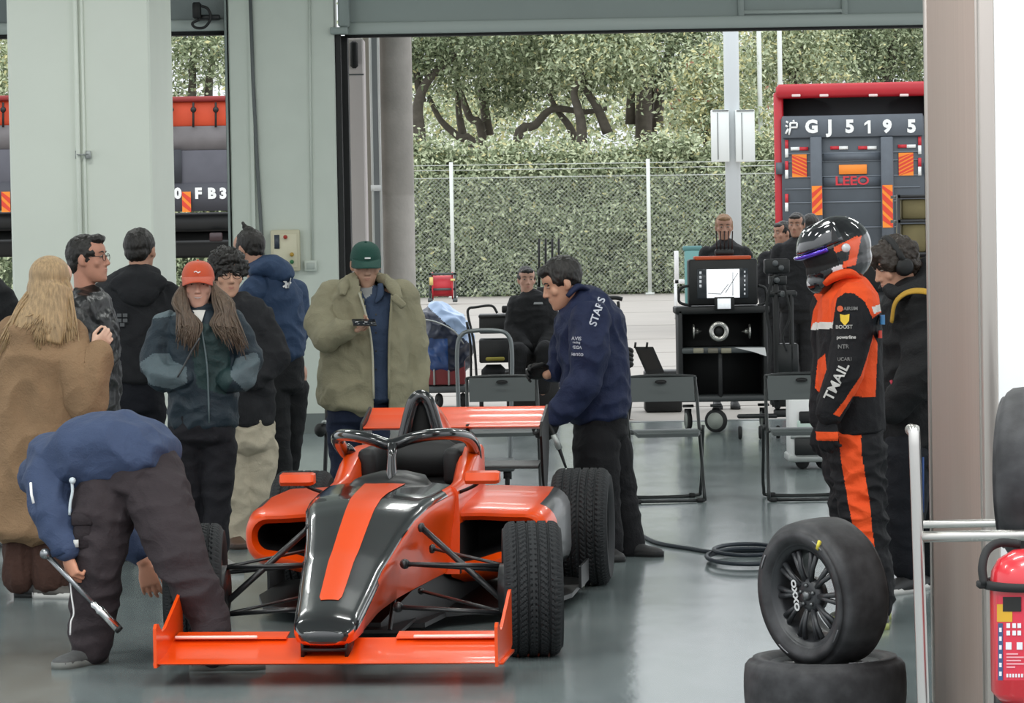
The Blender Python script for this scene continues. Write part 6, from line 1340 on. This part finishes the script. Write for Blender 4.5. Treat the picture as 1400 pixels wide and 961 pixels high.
q.tube([R(x, y, D) for x, y in ((858, 500), (862, 540), (858, 575))], .02, 8, sm=4); q.tube([R(x, y, D) for x, y in ((846, 500), (845, 540), (846, 578))], .02, 8, sm=4); obj('coil', q, M_rub, hb_, world=True)
q = MB(); q.tube([R(x, y, D) for x, y in ((840, 574), (852, 576), (866, 578))], .03, 8, sm=4); obj('stand_foot', q, mat('rust_brown', '#5d4a40', .7), hb_, world=True)
oc = thing('open_case', 'open black case with its lid tilted back beside the monitor cart', 'case', (R(900, 505, 32).x, 32, 0)); D = 32.0
q = MB(); q.loft([[R(x, y, D + d) for x, y in ((867, 474), (893, 474), (908, 508), (884, 512))] for d in (0, .06)]); obj('lid', q, Mc, oc, world=True, smooth=False)
q = MB(); q.loft([[R(x, y, D - .01 + d) for x, y in ((871, 478), (891, 478), (903, 504), (885, 507))] for d in (0, .02)]); obj('lid_lining', q, mat('case_lining', '#2b2826', .8), oc, world=True, smooth=False)
for x in (868, 884): q = MB(); q.tube([R(x, 476, D - .01), R(x + 1, 468, D - .01)], .012, 6); obj('latch', q, Mc, oc, world=True)
q = MB(); x0_, x1_ = R(882, 510, D).x, R(932, 510, D).x; zb = Z(900, 512, D); q.box2((x0_, D, .0), (x1_, D + .45, zb + .03), bev=.015); obj('case_body', q, Mc, oc, world=True)
# red reel far by the fence, turquoise bin, sawhorse
D = 84.0
rr2 = thing('hose_reel', 'red hose reel in a dark frame at the foot of the fence', 'hose reel', (R(605, 410, D).x, D, 0)); s = S(D)
q = MB(); 
for x in (588, 622): 
    pb(q, x - 1.5, 373, x + 1.5, 412, D - .2, .1)
    pb(q, x - 3, 408, x + 3, 413, D - .4, .7)
pb(q, 586, 373, 624, 376, D - .2, .1); pb(q, 588, 394, 622, 397, D - .2, .1); obj('frame', q, mat('reel_frame', '#4a4f50', .5), rr2, world=True)
p0 = R(605, 391, D)
q = MB(); q.lathe([(.1, -.26), (.34, -.26), (.34, -.23), (.26, -.22), (.26, .22), (.34, .23), (.34, .26), (.1, .26)], 28, Matrix.Translation((p0.x, D + .1, p0.z)) , closed=True); obj('drum', q, mat('reel_red', '#c5323c', .5), rr2, world=True)
q = MB(); pb(q, 587, 379, 592, 390, D - .3, .1); pb(q, 616, 381, 622, 384, D - .3, .1); obj('yellow_tag', q, mat('tag_yellow', '#d8c27a', .6), rr2, world=True)
D = 70
bn = thing('litter_bin', 'turquoise litter bin standing in front of the fence near the lamp post', 'bin', (R(946, 400, D).x, D, 0))
for nm, a, m in (('bin_body', (937, 342, 957, 432), '#5e8f8d'), ('bin_lid', (934, 336, 960, 343), '#4c7a79')): q = MB(); pb(q, *a, D, .3, .02); obj(nm, q, mat('bin_' + nm, m, .5), bn, world=True)
bl = thing('white_barrier', 'white tubular barrier end standing beside the turquoise bin', 'barrier', (R(930, 400, 66).x, 66, 0)); q = MB(); pb(q, 922, 343, 928, 388, 66, .08, .01); pb(q, 922, 382, 936, 388, 66, .3, .01); pb(q, 922, 388, 926, 440, 66, .08); obj('frame', q, M_white, bl, world=True)
ma = thing('antenna_row', 'row of four upright black antennas rising behind the mechanic', 'antenna', (R(750, 400, 33).x, 33, 0)); q = MB(); pb(q, 734, 392, 768, 402, 33, .12, .01); obj('base_unit', q, Mc, ma, world=True)
for x in (737, 746, 755, 764): q = MB(); q.tube([R(x, 394, 33.05), R(x, 326, 33.05)], .011, 8); obj('antenna', q, M_black, ma, world=True)
q = MB(); pb(q, 748, 402, 754, 560, 33.05, .04); obj('mast', q, Mc, ma, world=True)
# stand behind the parka, hose on the floor, low white box
D = 21.4
st_ = thing('light_stand', 'thin black stand with a clamped dark fitting beside the parka wearer', 'stand', (R(444, 680, D).x, D, 0))
q = MB(); q.tube([(R(444, 660, D).x, D, 0), R(444, 655, D), R(446, 600, D), R(447, 545, D)], .013, 8); obj('pole', q, M_dark, st_, world=True)
q = MB(); q.ell(R(438, 588, D - .02), (.04, .04, .045)); q.tube([R(436, 585, D), R(450, 578, D)], .02, 8); q.fuse(.008, 2); obj('clamp', q, M_black, st_, world=True); q = MB(); q.ell(R(444, 577, D - .04), (.02, .02, .014)); obj('clamp_knob', q, M_galv, st_, world=True)
for a in (0, 2.1, 4.2): q = MB(); b0 = V((R(444, 660, D).x, D, .22)); q.tube([b0, b0 + V((.22 * math.cos(a), .22 * math.sin(a), -.21))], .009, 6); obj('leg', q, M_dark, st_, world=True)
q = MB()
q.tube([G(876, 734) , G(900, 745), G(940, 752), G(985, 758), G(1045, 752)], .011, 8, sm=6)
for k, (cx_, cy_, rx, ry) in enumerate(((1020, 768, 52, 9), (1024, 771, 58, 11), (1022, 766, 46, 8))):
    q.tube([G(cx_ + rx * math.cos(a), cy_ + ry * math.sin(a)) + V((0, 0, .012 + .016 * k)) for a in [2 * PI * i / 28 for i in range(28)]], .011, 8, closed=True)
q.v = [V((v.x, v.y, v.z + .011)) for v in q.v]
tag(obj('air_hose', q, mat('hose_navy', '#1d2630', .5)), 'dark air hose coiled on the grey floor behind the upright tyre', 'hose')
wb = thing('storage_box', 'low white box on the floor behind the brown coat wearer', 'box', (R(2, 745, 18.9).x, 18.9, 0))
q = MB(); pb(q, -30, 731, 14, 742, 18.9, .3, .008); obj('box_body', q, M_white, wb, world=True); q = MB(); pb(q, -31, 728, 15, 732, 18.89, .32, .004); obj('lid', q, mat('lid_grey', '#cfd2d2', .5), wb, world=True)
# ================================================================ outdoors: fence, hedge, trees, poles, trucks
DF = 92.0
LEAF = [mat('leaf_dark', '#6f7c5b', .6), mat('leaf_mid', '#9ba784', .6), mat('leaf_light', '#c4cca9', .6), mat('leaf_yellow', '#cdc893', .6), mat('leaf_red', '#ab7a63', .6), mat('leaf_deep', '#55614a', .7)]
def leaf(mb, p, sz, w, up=.4, face=.7):
    n = V((rnd.gauss(0, 1), rnd.gauss(0, 1) - face, rnd.gauss(0, 1) + up)).normalized(); x, y = orth(n); a = rnd.random() * 6.28
    u = x * math.cos(a) + y * math.sin(a); v = n.cross(u); s = sz * rnd.uniform(.6, 1.3)
    mb.add([p - u * s, p + v * s * .42 + n * s * .1, p + u * s, p - v * s * .42 + n * s * .1], [(0, 1, 2, 3)], rnd.choices(range(6), w)[0])
def cloud(mb, c, r, n, sz, w, shell=.55):
    """leaf clumps around a crown lobe"""
    c = V(c)
    k = max(1, n // 26)
    for _ in range(k):
        d = V((rnd.gauss(0, 1), rnd.gauss(0, 1), rnd.gauss(0, 1))).normalized() * (shell + (1 - shell) * rnd.random())
        q = c + V((d.x * r[0], d.y * r[1], d.z * r[2])); cs = sz * 4.2
        ww = [x * rnd.uniform(.3, 1.7) for x in w]
        for _ in range(26): leaf(mb, q + V((rnd.gauss(0, 1) * cs, rnd.gauss(0, 1) * cs, rnd.gauss(0, .75) * cs)), sz, ww)
# hedge
hb = MB(); hn = 0
x0, x1 = X(-70, 300, DF), X(1480, 300, DF)
def hedge_top(x): return 4.15 + .45 * noise.noise(V((x * .55, 3, 1))) + .2 * noise.noise(V((x * 1.9, 7, 1)))
core = MB(); cols = 110; rows = 14; vs = []
for i in range(cols + 1):
    x = lerp(x0, x1, i / cols); t = hedge_top(x) - .25
    for j in range(rows + 1):
        z = t * j / rows; vs.append(V((x, 94.0 + .5 * noise.noise(V((x * .9, z * .9, 0))) + .12 * z, z)))
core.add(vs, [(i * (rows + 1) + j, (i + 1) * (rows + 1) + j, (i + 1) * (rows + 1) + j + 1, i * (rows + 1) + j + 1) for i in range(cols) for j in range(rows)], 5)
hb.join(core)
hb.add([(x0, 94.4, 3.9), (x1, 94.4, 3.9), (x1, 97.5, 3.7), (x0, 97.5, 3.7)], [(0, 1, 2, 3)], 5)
for _ in range(3500):
    x = rnd.uniform(X(530, 300, DF), x1) if rnd.random() < .86 else rnd.uniform(x0, X(330, 300, DF)); t = hedge_top(x); z = t * math.sqrt(rnd.uniform(0, 1)) if rnd.random() < .5 else rnd.uniform(0, t)
    y = 93.6 + .6 * noise.noise(V((x * .9, z * .9, 0))) + .12 * z
    low = z / t
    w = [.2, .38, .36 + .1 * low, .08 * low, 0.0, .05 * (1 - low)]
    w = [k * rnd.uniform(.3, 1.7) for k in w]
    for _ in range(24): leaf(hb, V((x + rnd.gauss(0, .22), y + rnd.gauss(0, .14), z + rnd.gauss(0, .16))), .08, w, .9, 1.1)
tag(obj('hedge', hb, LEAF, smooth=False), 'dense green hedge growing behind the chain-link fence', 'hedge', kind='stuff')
# trees
def tree(label, D, limbs, lobes, w, rs=1.0, leafsz=.085, group=None):
    s = S(D); p0 = R(*limbs[0][0][:2], D)
    t = thing('tree', label, 'tree', (p0.x, D, 0), group=group)
    m = mat('tree_bark', '#5a544b', .9, var=.2, vs=6, bump=.4, bs=12)
    q = MB()
    for k, br in enumerate(limbs):
        pts = [R(a, b_, D + .25 * k) for a, b_ in br[0:]] if False else [R(a[0], a[1], D + .3 * k) for a in br]
        n = len(pts); r0 = (br[0][2] if len(br[0]) > 2 else 5) / s * rs
        if k == 0: pts = [V((pts[0].x, pts[0].y, 0))] + pts; n += 1
        q.tube(pts, [r0 * (1.25 - .75 * i / max(1, n - 1)) for i in range(n)], 8, sm=4)
    obj('trunk', q, m, t, world=True)
    c = MB()
    for (a, b_, rx, ry, n) in lobes: cloud(c, R(a, b_, D + rnd.uniform(-.5, .8)), (rx / s, min(rx / s, 1.3), ry / s), int(n * 1.9), leafsz, w)
    obj('crown', c, LEAF, t, world=True, smooth=False); return t
dk, md, lt, yl = [.4, .35, .12, .02, 0, .12], [.2, .45, .25, .05, 0, .08], [.1, .38, .4, .1, 0, .04], [.08, .25, .35, .3, .02, .02]
tree('leaning dark tree just right of the concrete column, trunk forking low', 101, [[(574, 200, 8), (571, 150), (580, 118), (602, 92), (630, 70)], [(577, 140, 5), (570, 95), (585, 50)]],
     [(590, 35, 60, 40, 1500), (560, 70, 40, 40, 700), (640, 60, 50, 30, 900), (600, 85, 45, 25, 500)], dk)
tree('twin-stemmed tree with one stem bent to the left over the hedge', 103, [[(648, 208, 6), (628, 188), (603, 165), (586, 132)], [(634, 192, 5), (627, 150), (624, 95)]],
     [(660, 25, 60, 35, 1200), (610, 115, 34, 20, 260), (690, 70, 45, 30, 700), (640, 95, 40, 20, 350)], md)
tree('tree with two straight dark stems beside the twin-stemmed tree', 105, [[(660, 190, 6), (642, 160), (628, 120), (622, 90)], [(668, 185, 6), (661, 140), (655, 95), (651, 50)]],
     [(700, 60, 55, 40, 1100), (690, 120, 40, 34, 900), (680, 20, 60, 30, 900), (725, 110, 40, 30, 600)], dk)
tree('tree with a long trunk leaning right over a gap of bright sky', 102, [[(706, 198, 6), (732, 171), (756, 149), (800, 153), (830, 148)], [(790, 200, 5), (778, 172), (760, 148), (748, 120)]],
     [(770, 95, 60, 35, 1300), (730, 45, 60, 38, 1100), (800, 70, 50, 34, 1000), (760, 20, 70, 26, 900)], md)
tree('bright green spreading tree whose two stems cross in front of the sky', 100, [[(796, 195, 7), (791, 152), (785, 125), (800, 98)], [(831, 182, 6), (816, 146), (800, 120), (795, 90)]],
     [(830, 75, 62, 36, 1700), (790, 100, 45, 24, 800), (850, 40, 55, 34, 1200), (860, 100, 40, 26, 700), (810, 45, 50, 30, 900)], lt)
tree('thick dark tree with a cluster of upright stems left of the lamp post', 104, [[(880, 190, 11), (882, 115), (890, 60), (903, 5)], [(862, 170, 6), (863, 125), (870, 80)], [(898, 175, 7), (905, 105), (926, 40)], [(890, 185, 7), (893, 120), (886, 60)]],
     [(900, 20, 60, 34, 1200), (940, 60, 50, 40, 1100), (930, 15, 60, 30, 900), (925, 105, 34, 25, 400)], dk)
tree('yellow-green young tree standing directly behind the lamp post', 99, [[(965, 215, 4), (966, 170), (962, 120)], [(966, 180, 3), (985, 130)]],
     [(965, 115, 36, 34, 1000), (985, 85, 30, 26, 500), (950, 155, 36, 30, 700), (985, 165, 30, 40, 500), (1030, 165, 30, 40, 700)], yl)
tree('tall pale tree rising behind the white twin poles', 108, [[(1085, 150, 5), (1088, 100), (1100, 40)], [(1088, 110, 4), (1060, 60)]],
     [(1110, 70, 55, 38, 1500), (1060, 95, 40, 50, 900), (1040, 60, 40, 40, 700), (1130, 100, 40, 20, 500), (1090, 20, 60, 30, 900), (1020, 110, 30, 40, 500)], lt)
tree('broad dark tree towering behind the red box truck', 110, [[(1215, 170, 9), (1213, 110), (1222, 60), (1230, 10)], [(1214, 100, 5), (1190, 50)]],
     [(1210, 45, 60, 45, 1700), (1250, 80, 40, 40, 900), (1170, 70, 40, 40, 800), (1200, 95, 60, 20, 700), (1160, 15, 50, 30, 800), (1250, 20, 50, 30, 700)], dk)
tree('tree filling the top of the narrow doorway behind the orange truck', 100, [[(262, 200, 7), (263, 110), (266, 40)], [(284, 200, 6), (286, 110), (294, 70)]],
     [(255, 60, 40, 40, 700), (300, 75, 40, 40, 600), (250, 110, 30, 30, 300), (275, 30, 50, 30, 500)], md)
tree('tree showing at the left frame edge beyond the pale pillar', 100, [[(-20, 200, 7), (-18, 110), (-15, 40)]], [(0, 90, 40, 40, 700), (10, 60, 30, 40, 500), (-10, 120, 40, 30, 400)], lt)
# far belt of woodland behind: nobody could count its leaves
fb = MB()
for i in range(90):
    x = rnd.uniform(480, 1480); y = rnd.uniform(-10, 200)
    cloud(fb, R(x, y, 128 + rnd.uniform(-5, 5)), (1.5, 1.2, 1.1), 260, .14, [.15, .35, .3, .2, 0, .02])
for i in range(26):
    x = rnd.uniform(-30, 340); y = rnd.uniform(0, 200)
    cloud(fb, R(x, y, 128 + rnd.uniform(-5, 5)), (1.5, 1.2, 1.1), 200, .14, [.15, .4, .3, .1, 0, .02])
for i in range(40): cloud(fb, R(rnd.uniform(560, 960), rnd.uniform(120, 190), 126 + rnd.uniform(-4, 4)), (1.3, 1, .9), 110, .13, [.08, .3, .4, .2, 0, .02])
tag(obj('woodland', fb, LEAF, smooth=False), 'pale distant woodland seen between the trunks of the nearer trees', 'woodland', kind='stuff')
# chain-link fence
s = S(DF); fz = Z(750, 240, DF); ft = Z(750, 222, DF)
fe = thing('chain_link_fence', 'tall chain-link fence with white posts and strands of wire along the hedge', 'fence', (0, DF, 0))
fx0, fx1 = X(540, 300, DF), X(1430, 300, DF)
q = MB(); st = .115; r = .0065
nx = int((fx1 - fx0) / st); h = fz - .08
def strand(a, b_): q.tube([a, b_], r, 3)
for i in range(-int(h / st), nx):
    for sg in (1, -1):
        a0 = fx0 + i * st if sg == 1 else fx0 + i * st + h
        lo, hi = 0.0, h
        # clip to the panel
        if sg == 1:
            lo = max(0, fx0 - a0); hi = min(h, fx1 - a0)
            if hi > lo: strand(V((a0 + lo, DF + .02, .08 + lo)), V((a0 + hi, DF + .02, .08 + hi)))
        else:
            lo = max(0, a0 - fx1); hi = min(h, a0 - fx0)
            if hi > lo: strand(V((a0 - lo, DF + .02, .08 + lo)), V((a0 - hi, DF + .02, .08 + hi)))
obj('wire_mesh', q, mat('fence_wire', '#9aa096', .5, metal=.2), fe, world=True, smooth=False)
for yy in (0.02, .62, 1.0):
    q = MB(); z = lerp(fz, ft, yy) - .03; q.tube([(fx0, DF - .03, z), (lerp(fx0, fx1, .5), DF - .03, z - .03), (fx1, DF - .03, z)], .011, 5); obj('strand_wire', q, mat('fence_wire_light', '#c6cac4', .5), fe, world=True)
for px in (618, 887, 1156, 1425):
    q = MB(); p = R(px, 300, DF); q.tube([(p.x, DF - .04, 0), (p.x, DF - .04, ft + .05)], .055, 10); q.box((p.x, DF - .04, .03), (.24, .2, .06)); obj('fence_post', q, mat('fence_white', '#d8dcd6', .5), fe, world=True)
# lamp post with two boxes, thin far poles
DL = 75
p = R(1003, 300, DL); s = S(DL)
lp = thing('lamp_post', 'thick pale lamp post carrying two white cabinets in front of the hedge', 'lamp post', (p.x, DL, 0))
q = MB(); q.tube([(p.x, DL, 0), (p.x, DL, 8.5)], 10.5 / s, 16); obj('pole', q, mat('post_grey', '#c3c8ca', .5), lp, world=True)
for a, b_ in ((973, 997), (1006, 1032)):
    q = MB(); pb(q, a, 150, b_, 221, DL - .35, .3, .01); bx = obj('cabinet', q, mat('cabinet_white', '#e4e8e6', .45), lp, world=True)
    q = MB(); pb(q, a + 8, 154, a + 9, 218, DL - .36, .012); pb(q, a + 1, 150.5, b_ - 1, 152, DL - .365, .015); obj('door_seam', q, M_grey, bx, world=True)
for px, lab in ((1038, 'left one of two thin white poles among the trees behind the truck'), (1066, 'right one of two thin white poles among the trees behind the truck')):
    q = MB(); p = R(px, 80, 98.2); q.tube([(p.x, 98.2, 0), (p.x, 98.2, 10)], .07, 10); tag(obj('flag_pole', q, mat('post_white', '#d9dcd8', .5)), lab, 'pole')
# ---------------------------------------------------------------- trucks
M_red = mat('truck_red', '#b3202c', .4, var=.06, vs=3); M_tg = mat('tailgate_grey', '#4a5158', .5, var=.08, vs=4); M_tg2 = mat('tailgate_beam', '#596068', .5, var=.08, vs=6)
M_or = mat('sticker_orange', '#f08a2a', .5); M_or2 = mat('sticker_red_orange', '#d8402a', .5); M_w = mat('print_white', '#eef0ee', .6); M_rd = mat('print_red', '#c8303a', .5)
D = 55.0
tr = thing('box_truck', 'red box truck with a raised dark grey tail lift, parked outside', 'truck', (X(1168, 300, D), D, 0))
q = MB()
pb(q, 1062, 113, 1284, 132, D - .1, .5, .05); pb(q, 1060, 126, 1073, 460, D, .3, .03); pb(q, 1270, 120, 1284, 460, D, .3, .03)
obj('body_frame', q, M_red, tr, world=True)
q = MB(); pb(q, 1064, 116, 1282, 420, D + .3, 7.5); obj('cargo_box', q, mat('cargo_inside', '#26292b', .7), tr, world=True)
for px in (1090, 1128, 1195, 1237):
    q = MB(); pb(q, px - 6, 128.5, px + 6, 132, D - .14, .03, .008); obj('marker_lamp', q, mat('lamp_lens', '#e3cfcc', .3), tr, world=True)
tl = MB(); pb(tl, 1070, 160, 1264, 345, D - .06, .08, .01); tg = obj('tail_lift', tl, M_tg, tr, world=True)
q = MB(); pb(q, 1071, 157, 1262, 187, D - .12, .06, .01); obj('number_board', q, M_tg2, tg, world=True)
for a, b_ in ((1110, 1126), (1206, 1223)): q = MB(); pb(q, a, 187, b_, 330, D - .16, .1, .015); obj('lift_arm', q, M_tg2, tg, world=True)
q = MB()
for y in (208, 219, 240, 256, 275, 310): pb(q, 1074, y, 1258, y + 1.6, D - .075, .02)
obj('rib', q, mat('rib_light', '#717981', .5), tg, world=True)
q = MB(); pb(q, 1127, 209, 1205, 219, D - .09, .03); pb(q, 1127, 242, 1205, 254, D - .085, .03); obj('cross_plate', q, M_tg2, tg, world=True)
def letters(txt, pxs, py, hgt, D, par, m=M_w, bold=.07):
    for ch, px in zip(txt, pxs):
        mb = text_mb(ch, hgt / S(D) * 1.38, .012, bold * hgt / S(D)); place(mb, R(px, py, D), V((1, 0, 0)), V((0, 0, 1))); obj('plate_letter', mb, m, par, world=True, smooth=False)
letters('GJ595', (1111, 1136, 1163, 1214, 1247), 173.5, 17, D - .13, tg)
q = MB(); c = R(1188, 173.5, D - .13); q.prism([(-.005, -.105), (.04, -.105), (.04, .105), (.0, .105), (-.06, .06), (-.06, .02), (-.005, .055)], .012, Matrix.Translation(c) @ Matrix.Rotation(PI / 2, 4, 'X')); obj('plate_letter', q, M_w, tg, world=True, smooth=False)
# the first character of the number, drawn stroke by stroke
hu = [((.05, .92), (.22, .82)), ((.0, .64), (.18, .55)), ((.0, .08), (.22, .42)), ((.62, 1.0), (.7, .86)), ((.36, .8), (.95, .8)), ((.92, .8), (.92, .5)), ((.36, .5), (.95, .5)), ((.38, .82), (.38, .45), (.26, .0))]
q = MB(); c = R(1084, 174, D - .13); hh = 20 / S(D)
for st_ in hu:
    for a, b_ in zip(st_, st_[1:]):
        a, b_ = V((c.x + (a[0] - .5) * hh * .85, D - .14, c.z + (a[1] - .5) * hh)), V((c.x + (b_[0] - .5) * hh * .85, D - .14, c.z + (b_[1] - .5) * hh)); q.tube([a, b_], .017, 6)
obj('plate_letter', q, M_w, tg, world=True)
def stripes(x0, y0, x1, y1, D, par, n, slant, name='hazard_marking'):
    """orange plate with red diagonal bars"""
    q = MB(); pb(q, x0, y0, x1, y1, D, .012)
    c = R((x0 + x1) / 2, (y0 + y1) / 2, D); s = S(D); w, h = (x1 - x0) / s, (y1 - y0) / s; q.m = [0] * len(q.f)
    for k in range(n):
        z = lerp(-h / 2, h / 2, (k + .5) / n); hb_ = h / n * .3; sl = slant * w
        for zz in (1,):
            pts = [(-w / 2, max(-h / 2, min(h / 2, z - sl / 2 - hb_))), (w / 2, max(-h / 2, min(h / 2, z + sl / 2 - hb_))), (w / 2, max(-h / 2, min(h / 2, z + sl / 2 + hb_))), (-w / 2, max(-h / 2, min(h / 2, z - sl / 2 + hb_)))]
            q.add([V((c.x + a, D - .003, c.z + b_)) for a, b_ in pts], [(0, 1, 2, 3)], 1)
    return obj(name, q, [M_or, M_or2], par, world=True, smooth=False)
stripes(1084, 211, 1104, 242, D - .08, tg, 6, -.5); stripes(1229, 209, 1249, 240, D - .08, tg, 6, .5)
stripes(1112, 254, 1126, 294, D - .18, tg, 3, 1.0); stripes(1208, 253, 1222, 311, D - .18, tg, 4, -1.0)
q = MB(); pb(q, 1148, 225, 1186, 238, D - .1, .03, .005); obj('orange_plate', q, M_or, tg, world=True)
mb = text_mb('LEEO', 12.5 / S(D) * 1.35, .01, .004, 1.2); place(mb, R(1166, 247.5, D - .1), V((1, 0, 0)), V((0, 0, 1))); obj('maker_lettering', mb, M_rd, tg, world=True, smooth=False)
for x0_, x1_, y in ((1082, 1106, 203), (1136, 1160, 202), (1174, 1199, 202), (1228, 1252, 200)):
    for k, m in ((0, M_w if x0_ == 1082 else M_rd), (1, M_rd if x0_ == 1082 else M_w)):
        q = MB(); a = lerp(x0_, x1_, k / 2); pb(q, a, y - 2.2, a + (x1_ - x0_) / 2, y + 2.2, D - .08, .02); obj('reflective_strip', q, m, tg, world=True)
for px, yy in ((1076.5, (191, 220, 265)), (1257.5, (187, 216))):
    for y in yy:
        for k, m in ((0, M_rd), (1, M_w)):
            q = MB(); pb(q, px - 2.2, y + k * 12, px + 2.2, y + 12 + k * 12, D - .08, .02); obj('reflective_strip', q, m, tg, world=True)
for a in (1060, 1262):
    q = MB(); pb(q, a + 2, 222, a + 11, 238, D - .1, .1); obj('hinge_plate', q, M_tg2, tr, world=True)
q = MB(); pb(q, 1080, 400, 1264, 430, D + .2, 6.5); obj('chassis', q, M_dark, tr, world=True)
TRUCK = tr
for px in (1088, 1256):
    q = MB(); p = R(px, 440, D + 1.5); q.lathe([(.2, -.13), (.48, -.13), (.5, -.08), (.5, .08), (.48, .13), (.2, .13)], 32, Matrix.Translation((p.x, D + 1.6, .5)), closed=True); obj('wheel', q, M_rub, tr, world=True)
# stacked crates beside the truck
cr = thing('goods_rack', 'dark rack of brown cartons at the right edge of the red truck', 'rack', (X(1255, 300, 40), 40, 0))
q = MB()
for a in (1228, 1300): pb(q, a, 266, a + 4, 470, 40, .1)
for y in (266, 300, 345, 400): pb(q, 1228, y, 1304, y + 4, 40, .8)
obj('frame', q, M_dark, cr, world=True)
for y0_, y1_ in ((272, 300), (306, 345), (352, 400)):
    for a in (1233, 1268):
        q = MB(); pb(q, a, y0_, a + 33, y1_, 40.05, .6, .02); obj('carton', q, mat('carton_brown', '#6d6443', .8, var=.12, vs=5), cr, world=True)
# orange trucks behind the left pillar
def flat_truck(label, x0_, x1_, stripe, txt=None):
    D = 56.0; c = X((x0_ + x1_) / 2, 200, D)
    t = thing('tipper_truck', label, 'truck', (c, D, 0))
    q = MB(); pb(q, x0_, 131, x1_, 138, D - .05, .3, .02); pb(q, x0_, 131, x0_ + 6, 330, D, .3); pb(q, x1_ - 6, 131, x1_, 330, D, .3); obj('body_frame', q, mat('frame_red', '#8d2c2a', .5), t, world=True)
    q = MB(); pb(q, x0_ + 4, 138, x1_ - 4, 173, D + .05, .2, .03); tp = obj('orange_tarpaulin', q, mat('tarp_orange', '#d8502e', .6, var=.08, vs=3), t, world=True)
    for k in range(7):
        px = lerp(x0_ + 15, x1_ - 15, k / 6); q = MB(); q.tube([R(px, y, D - .04) for y in (140, 150, 160, 174)], .02, 6); q.ell(R(px, 150, D - .06), .05, nu=8, nv=6); obj('strap', q, M_dark, tp, world=True)
    q = MB(); pb(q, x0_ + 5, 172, x1_ - 5, 206, D, .15); obj('dusty_board', q, mat('dusty_board', '#736f70', .7, var=.1, vs=4), t, world=True)
    q = MB(); pb(q, x0_ + 5, 205, x1_ - 5, 288, D - .03, .12, .01); tg = obj('tailgate', q, mat('board_grey', '#54545c', .6, var=.08, vs=4), t, world=True)
    q = MB(); pb(q, x0_ + 5, 250, x1_ - 5, 288, D - .05, .05); obj('number_board', q, mat('board_dark', '#45464d', .6), tg, world=True)
    for px in stripe: stripes(px - 6, 262, px + 6, 290, D - .08, tg, 2, -1.0)
    q = MB(); pb(q, x0_ + 5, 205, lerp(x0_, x1_, .28), 250, D - .06, .03); obj('recess_panel', q, mat('board_darker', '#3b3e44', .6), tg, world=True)
    if txt: letters(txt[0], txt[1], 265, 14, D - .06, tg, bold=.08)
    q = MB(); pb(q, x0_ + 10, 290, x1_ - 10, 316, D + .2, 6, .05); pb(q, x0_ + 18, 316, x1_ - 18, 352, D + .9, 5, .05); pb(q, x0_ + 5, 328, x1_ - 5, 333, D, .2); obj('chassis', q, M_dark, t, world=True)
    for px in (x0_ + 25, (x0_ + x1_) / 2, x1_ - 25):
        q = MB(); pb(q, px - 9, 318, px + 9, 330, D - .02, .1, .02); obj('tail_lamp', q, mat('tail_lamp_dark', '#3a2a2c', .3), t, world=True)
    for px in (x0_ + 22, x1_ - 22):
        q = MB(); q.lathe([(.2, -.17), (.48, -.17), (.52, -.1), (.52, .1), (.48, .17), (.2, .17)], 32, Matrix.Translation((X(px, 400, D), D + 1.2, .52)), closed=True); obj('wheel', q, M_rub, t, world=True)
flat_truck('grey-boarded truck with orange tarpaulin and plate letters, seen through the narrow doorway', 188, 402, (255, 370), ('0FB3', (243, 271, 289.5, 305)))
flat_truck('truck with orange tarpaulin showing as a sliver at the far left', -136, 82, (-60, 8))

TRUCK.rotation_euler = (0, 0, -.11)
# ================================================================ repeats share a group
GROUPS = {'folding_chair': 'folding chairs in the garage', 'racing_tyre': 'loose slick tyres', 'tree': 'trees beyond the hedge', 'tipper_truck': 'trucks with orange tarpaulins', 'flag_pole': 'thin white poles among the trees',
          'downpipe': 'thin downpipes by the concrete column', 'hand_tool': 'tools on the middle cart shelf', 'shaft_coupling': 'shaft ends in the upper cart shelf', 'conduit_pipe': 'cable runs on the pale wall', 'person': 'people in and around the garage'}
for o in list(SC.objects):
    if o.parent is None and o.get('category') and 'group' not in o:
        g = GROUPS.get(o.name.split('.')[0])
        if g: o['group'] = g
